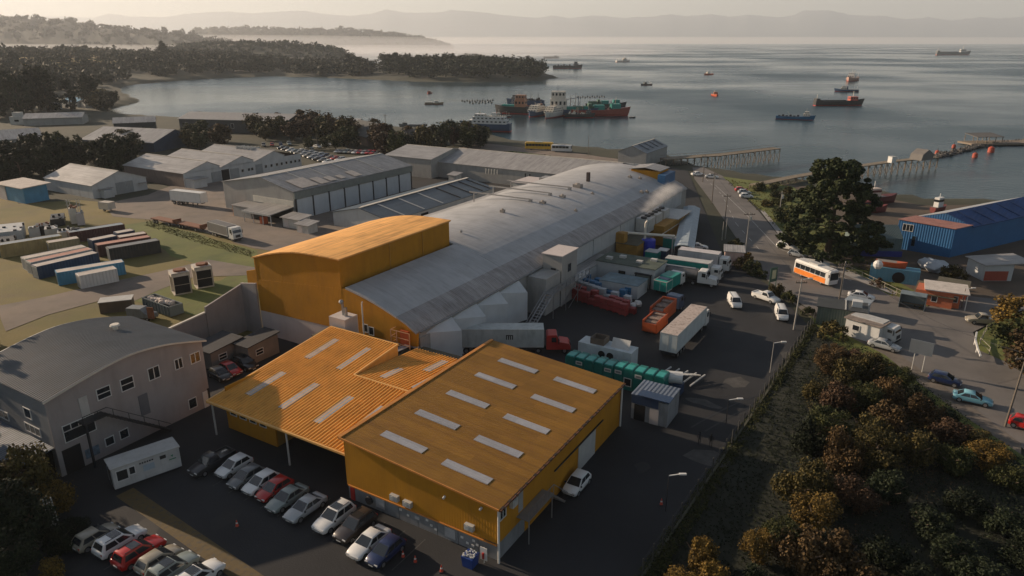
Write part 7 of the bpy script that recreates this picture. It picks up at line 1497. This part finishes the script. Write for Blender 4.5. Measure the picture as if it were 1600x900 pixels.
T4 = pole('tall leaning utility pole at the right edge above the road',(1570,668),9.5,1.2,(.6,.3),trans=True)
T5 = pole('dark utility pole on the lane behind the long pale canopy',(1112,318),9,1.0,trans=True); T6 = pole('utility pole at the far end of the lane by the pier',(1098,285),9,1.0); T7 = pole('pole carrying wires beside the bend of the far road',(1132,352),8,.9)
for l,b_,h in (('left pale post of a pair beside the far road',(1128,376),4.5),('right pale post of a pair beside the far road',(1133,374),5)): pole(l,b_,h,0,m=PS,extra=False,r=.1,name='post')
T8 = pole('slim pole on the verge left of the pine',(1217,340),7,.7,m=PS,trans=True)
T9 = pole('wooden pole with a crossarm right of the bus',(1313,462),6.5,1.3,m=PS); pole('dark lamp post in the verge beside the guard booth',(1502,482),3.6,0,lamp=True,extra=False,r=.08,name='lamp_post')
pole('thin mast on the shore in front of the anchored supply ship',(919,243),8,0,extra=False,r=.1,name='mast'); pole('thin mast on the shore by the long pier',(1020,250),9,0,extra=False,r=.1,name='mast'); pole('tall thin pole among the bay trees',(604,224),13,.8,r=.16); pole('thin pole behind the far car park',(530,215),8,.6,r=.12); pole('flag-like mast in the far car park',(497,243),9,0,extra=False,r=.12,name='mast'); pole('thin pole behind the long dark shed by the bay',(315,196),8,.6)
pole('slim pale lamp post beside the fence in the yard',(1203,583),4.6,0,m=PS,lamp=True,extra=False,r=.07,name='lamp_post')
pole('dark lamp post with a white head lower down the fence',(1040,800),4.2,0,m=DARK,lamp=True,extra=False,r=.06,name='lamp_post'); pole('dark lamp post with white head midway along the fence',(1134,664),3.4,0,m=DARK,lamp=True,extra=False,r=.06,name='lamp_post')
def cable(a, c, sag, label):
    b = MB(); n = 10; pr = None
    for k in range(n+1):
        t_ = k/n; p = a.lerp(c, t_) - Vector((0,0,sag*4*t_*(1-t_)))
        if pr is not None: b.bar(pr, p, .035)
        pr = p
    solo('overhead_cable', b, DARK, label, 'cable')
cable(T1, T2, .5, 'overhead cable between the concrete pole and the dark pole'); cable(T2, T4, 1.8, 'overhead cable crossing the road towards the right-edge pole'); cable(T3, T1, 1.2, 'overhead cable from the crossarm pole towards the van'); cable(T5, T3, 1.0, 'overhead cable along the far road'); cable(T6, T5, .8, 'overhead cable over the lane by the pier'); cable(T9, T2, .5, 'short overhead cable beside the bus')
# yard fence beside the thicket
F0, F1 = at(1270,508), at(1003,905); t = thing('yard_fence','long wire fence between the works yard and the thicket','fence',(F0.x,F0.y,.1),0); L = (F1-F0).length; n = 30; b = MB()
pmesh = MB().box(-.05,.05,-.05,.05,0,2.1).mesh('post', mat('fence_post',(.06,.06,.055),.7))
for k in range(n+1): o = part('post', pmesh, None, t); q = (F1-F0)*(k/n); o.location = (q.x,q.y,0)
e = F1-F0
for z in (.3,.8,1.3,1.8,2.05): b.bar((0,0,z),(e.x,e.y,z),.016)
part('wire', b, DARK, t, kind='stuff'); part('kerb', MB().add(*((lambda nn: ([(0-nn.x,0-nn.y,0),(e.x-nn.x,e.y-nn.y,0),(e.x+nn.x,e.y+nn.y,0),(nn.x,nn.y,0),(0-nn.x,0-nn.y,.22),(e.x-nn.x,e.y-nn.y,.22),(e.x+nn.x,e.y+nn.y,.22),(nn.x,nn.y,.22)],[(0,3,2,1),(4,5,6,7),(0,1,5,4),(1,2,6,5),(2,3,7,6),(3,0,4,7)]))(Vector((-e.y,e.x,0)).normalized()*.12))), mat('mossy_kerb',(.07,.07,.045),.9), t)
def vfence(label, pts, h, step, m, name='fence'):
    P = [at(*p) for p in pts]; o0 = P[0]; t = thing(name, label, 'fence', (o0.x,o0.y,.12), 0); pm = MB().box(-.05,.05,-.05,.05,0,h).mesh('post', m); b = MB()
    for p, q in zip(P[:-1], P[1:]):
        n = max(1, int((q-p).length/step))
        for k in range(n): c = p.lerp(q,k/n)-o0; o = part('post', pm, None, t); o.location = (c.x,c.y,0)
        for z in (.45,.95): a=p-o0; c=q-o0; b.bar((a.x,a.y,h*z),(c.x,c.y,h*z),.05)
    part('rail', b, m, t, kind='stuff')
vfence('pale post-and-wire fence along the verge above the road',[(1275,392),(1330,428),(1400,462),(1440,482)],1.3,3,mat('fence_pale',(.3,.28,.22),.8))
vfence('low fence around the grass at the right edge',[(1545,555),(1530,540),(1540,520),(1600,530)],1.2,2.5,mat('fence_pale',(.3,.28,.22)))
# small things of the car park
for x,y,l in ((630,872,'traffic cone nearest the navy hatchback'),(649,880,'second traffic cone from the navy hatchback'),(690,895,'traffic cone near the bottom edge before the warehouse'),(371,824,'lone traffic cone in the middle of the car park'),(1033,790,'traffic cone beside the yard fence')):
    p = at(x,y); t = thing('traffic_cone', l, 'cone', (p.x,p.y,.12), 0, 'orange traffic cones'); part('base', MB().box(-.2,.2,-.2,.2,0,.05), DARK, t); b = MB(); b.cyl((0,0,.05),(0,0,.72),.16,.03,10); part('cone', b, mat('cone_red',(.50,.06,.03),.5), t); b = MB(); b.cyl((0,0,.34),(0,0,.48),.108,.078,10); part('band', b, WHITE, t)
t = lorry('blue_bin','deep blue bin heaped with small white bags at the warehouse corner','bin',(735,884),30,z=.12); b = MB(); b.hexa([(-.5,-.5,0),(.5,-.5,0),(.5,.5,0),(-.5,.5,0)],[(-.6,-.6,1.1),(.6,-.6,1.1),(.6,.6,1.1),(-.6,.6,1.1)]); part('body', b, mat('bin_blue',(.015,.05,.22),.5), t); b = MB(); rr3 = random.Random(4)
for k in range(40): b.ball((rr3.uniform(-.52,.52),rr3.uniform(-.52,.52),1.12+rr3.uniform(0,.16)),.085,6)
part('bag_heap', b, WHITE, t, kind='stuff')
t = lorry('fire_point','small fire point board with a red extinguisher at the warehouse corner','board',(756,882),31,z=.12); part('board', MB().box(-.35,.35,-.03,.03,.4,1.7), WHITE, t); b = MB(); b.cyl((0,-.1,.6),(0,-.1,1.2),.1,n=8); part('extinguisher', b, RED, t); part('post', MB().box(-.04,.04,.03,.1,0,1.7), LGREY, t)
t = lorry('site_cabin','long white site cabin with a dark window, parked by the office','cabin',(181,770),49,z=.12)
part('wall', MB().box(-2.4,0,0,6.6,.25,2.6), mat('cabin_white',(.50,.50,.49),.5,dirt=.25), t); part('roof', MB().box(-2.5,.1,-.1,6.7,2.6,2.72), LGREY, t); part('skid', MB().box(-2.2,-.2,.2,6.4,0,.25), DARK, t); window(t,'x',0,.4,1.4,1.1,2.2,sgn=1); window(t,'x',0,1.6,2.1,1.4,2.2,sgn=1); part('sign_board', MB().box(.01,.05,2.9,4.0,1.2,1.9), mat('pale_blue_sign',(.35,.42,.48),.6), t)
b = MB()
for k in range(6): b.box(.01,.04,2.6+k*.24,2.76+k*.24,2.15,2.3)
part('dark_lettering', b, DARK, t, kind='stuff'); b = MB(); b.box(.01,.04,4.6,5.2,1.9,2.3); part('number_plate', b, DARK, t); b = MB(); b.cyl((.01,5.8,1.9),(.04,5.8,1.9),.16,n=3); b.box(.01,.04,5.45,6.15,1.45,1.55); part('tree_emblem', b, mat('emblem_green',(.05,.22,.12),.6), t); part('door', MB().box(-1.7,-.8,-.06,0,.3,2.2), DARK, t)
t = lorry('lattice_mast','slanting pale lattice mast rising out of the dark trees at lower left','mast',(92,850),0,z=.1); b = MB()
for s_ in (-.25,.25): b.bar((s_,0,0),(s_-.4,.3,4.6),.08); b.bar((s_,.4,0),(s_-.4,.6,4.6),.08)
for k in range(7): b.bar((-.25-.06*k,0,k*.66),(.25-.06*k,.05,k*.66),.06); b.bar((-.25-.06*k,0,k*.66),(.2-.06*k,.05,k*.66+.6),.05)
part('lattice', b, LGREY, t)
for x,y in ((1150,399),):
    pass
# two walkers by the fence
def person(label, px, azi, coat, legs, h=1.74):
    p = at(*px); t = thing('person', label, 'person', (p.x,p.y,.12), az(azi)); me = bpy.data.meshes.new('body')
    V = [(0,0,.95),(0,0,1.20),(0,.01,1.42),(0,.02,1.52),(0,.03,1.66),(-.10,0,.90),(-.11,.10,.50),(-.11,.14,.08),(-.11,.24,.03),(.10,0,.90),(.11,-.06,.50),(.11,-.18,.10),(.11,-.09,.03),(-.20,.0,1.40),(-.25,-.06,1.12),(-.24,.04,.88),(.20,0,1.40),(.25,.08,1.13),(.24,.16,.90)]
    E = [(0,1),(1,2),(2,3),(3,4),(0,5),(5,6),(6,7),(7,8),(0,9),(9,10),(10,11),(11,12),(2,13),(13,14),(14,15),(2,16),(16,17),(17,18)]
    me.from_pydata([(x*h/1.74,y*h/1.74,z*h/1.74) for x,y,z in V], E, []); o = part('body', me, None, t); me.materials.append(coat)
    md = o.modifiers.new('skin','SKIN'); rad = [.14,.14,.13,.06,.10,.09,.065,.045,.05,.09,.065,.045,.05,.065,.05,.04,.065,.05,.04]
    for i, r in enumerate(rad): me.skin_vertices[0].data[i].radius = (r, r*.8)
    me.skin_vertices[0].data[0].use_root = True
    sb = o.modifiers.new('sub','SUBSURF'); sb.levels = 1; sb.render_levels = 1
    b = MB(); b.ball((0,.0,1.70),.10,8); part('hair', b, BLACK, t)
person('person in dark clothing walking beside the fence, left of two',(1092,697),30,mat('dark_coat',(.03,.03,.035),.9),None)
person('person in dark clothing standing nearer the fence, right of two',(1110,700),200,mat('black_coat',(.02,.02,.02),.9),None)
# steam from the condensers
ST = bpy.data.materials.new('steam'); ST.use_nodes = True; t_ = ST.node_tree; t_.nodes.remove(t_.nodes['Principled BSDF'])
v_ = t_.nodes.new('ShaderNodeVolumePrincipled'); v_.inputs['Color'].default_value = (.97,.96,.95,1); tc_ = t_.nodes.new('ShaderNodeTexCoord'); n_ = t_.nodes.new('ShaderNodeTexNoise'); n_.inputs['Scale'].default_value = .45; n_.inputs['Detail'].default_value = 3
ln_ = t_.nodes.new('ShaderNodeVectorMath'); ln_.operation = 'LENGTH'; t_.links.new(tc_.outputs['Object'], ln_.inputs[0]); t_.links.new(tc_.outputs['Object'], n_.inputs['Vector'])
n_.inputs['Scale'].default_value = 2.4; n_.inputs['Detail'].default_value = 6
a_ = t_.nodes.new('ShaderNodeMath'); a_.operation = 'MULTIPLY_ADD'; a_.inputs[1].default_value = -1.0; a_.inputs[2].default_value = .62; t_.links.new(ln_.outputs['Value'], a_.inputs[0])
c_ = t_.nodes.new('ShaderNodeMath'); c_.operation = 'ADD'; t_.links.new(a_.outputs[0], c_.inputs[0]); t_.links.new(n_.outputs['Fac'], c_.inputs[1])
d_ = t_.nodes.new('ShaderNodeMapRange'); d_.inputs['From Min'].default_value = .30; d_.inputs['From Max'].default_value = .9; d_.inputs['To Max'].default_value = .22; t_.links.new(c_.outputs[0], d_.inputs['Value']); t_.links.new(d_.outputs[0], v_.inputs['Density'])
t_.links.new(v_.outputs[0], t_.nodes['Material Output'].inputs['Volume'])
for (px,zz,r) in (((1008,330),7.6,1.7),((1018,320),8.8,2.2),((1030,309),10.4,2.7),((1040,301),11.6,2.8),((1049,295),12.6,2.6)):
    b = MB(); b.ball((0,0,0),1.0,16); o = part('steam', b, ST, None); o.location = at(*px, zz); o.scale = (r*1.3,r,r*.8); o['kind'] = 'stuff'
# ================================================================ air
def air(name, dens, col, aniso):
    m = bpy.data.materials.new(name); m.use_nodes = True; t = m.node_tree; t.nodes.remove(t.nodes['Principled BSDF'])
    v = t.nodes.new('ShaderNodeVolumePrincipled'); v.inputs['Density'].default_value = dens; v.inputs['Color'].default_value = (*col, 1); v.inputs['Anisotropy'].default_value = aniso
    t.links.new(v.outputs[0], t.nodes['Material Output'].inputs['Volume']); return m
b = MB(); b.box(-45500,45500,-3000,27000,SEA-8,1350)
solo('haze', b, air('haze_air', .00007, (.86,.93,1.0), .25), None, None, kind='stuff')
for i, (x, y, rx, ry, rz, d) in enumerate(((0,16500,30000,2600,150,.00028),(-1900,2150,2300,420,40,.0008),(-2000,3700,2900,480,80,.0008),(-500,2900,1100,500,34,.0008),(-2300,3000,2900,1500,230,.00008),(-900,1350,900,150,22,.0009))):
    b = MB(); b.ball((0,0,0),1,32); o = part('mist_bank', b, air('mist_air', d, (1.0,.95,.9) if i == 0 else (.95,.96,1.0), .3), None, True)
    o.location = (x, y, SEA+2); o.scale = (rx, ry, rz); o['kind'] = 'stuff'
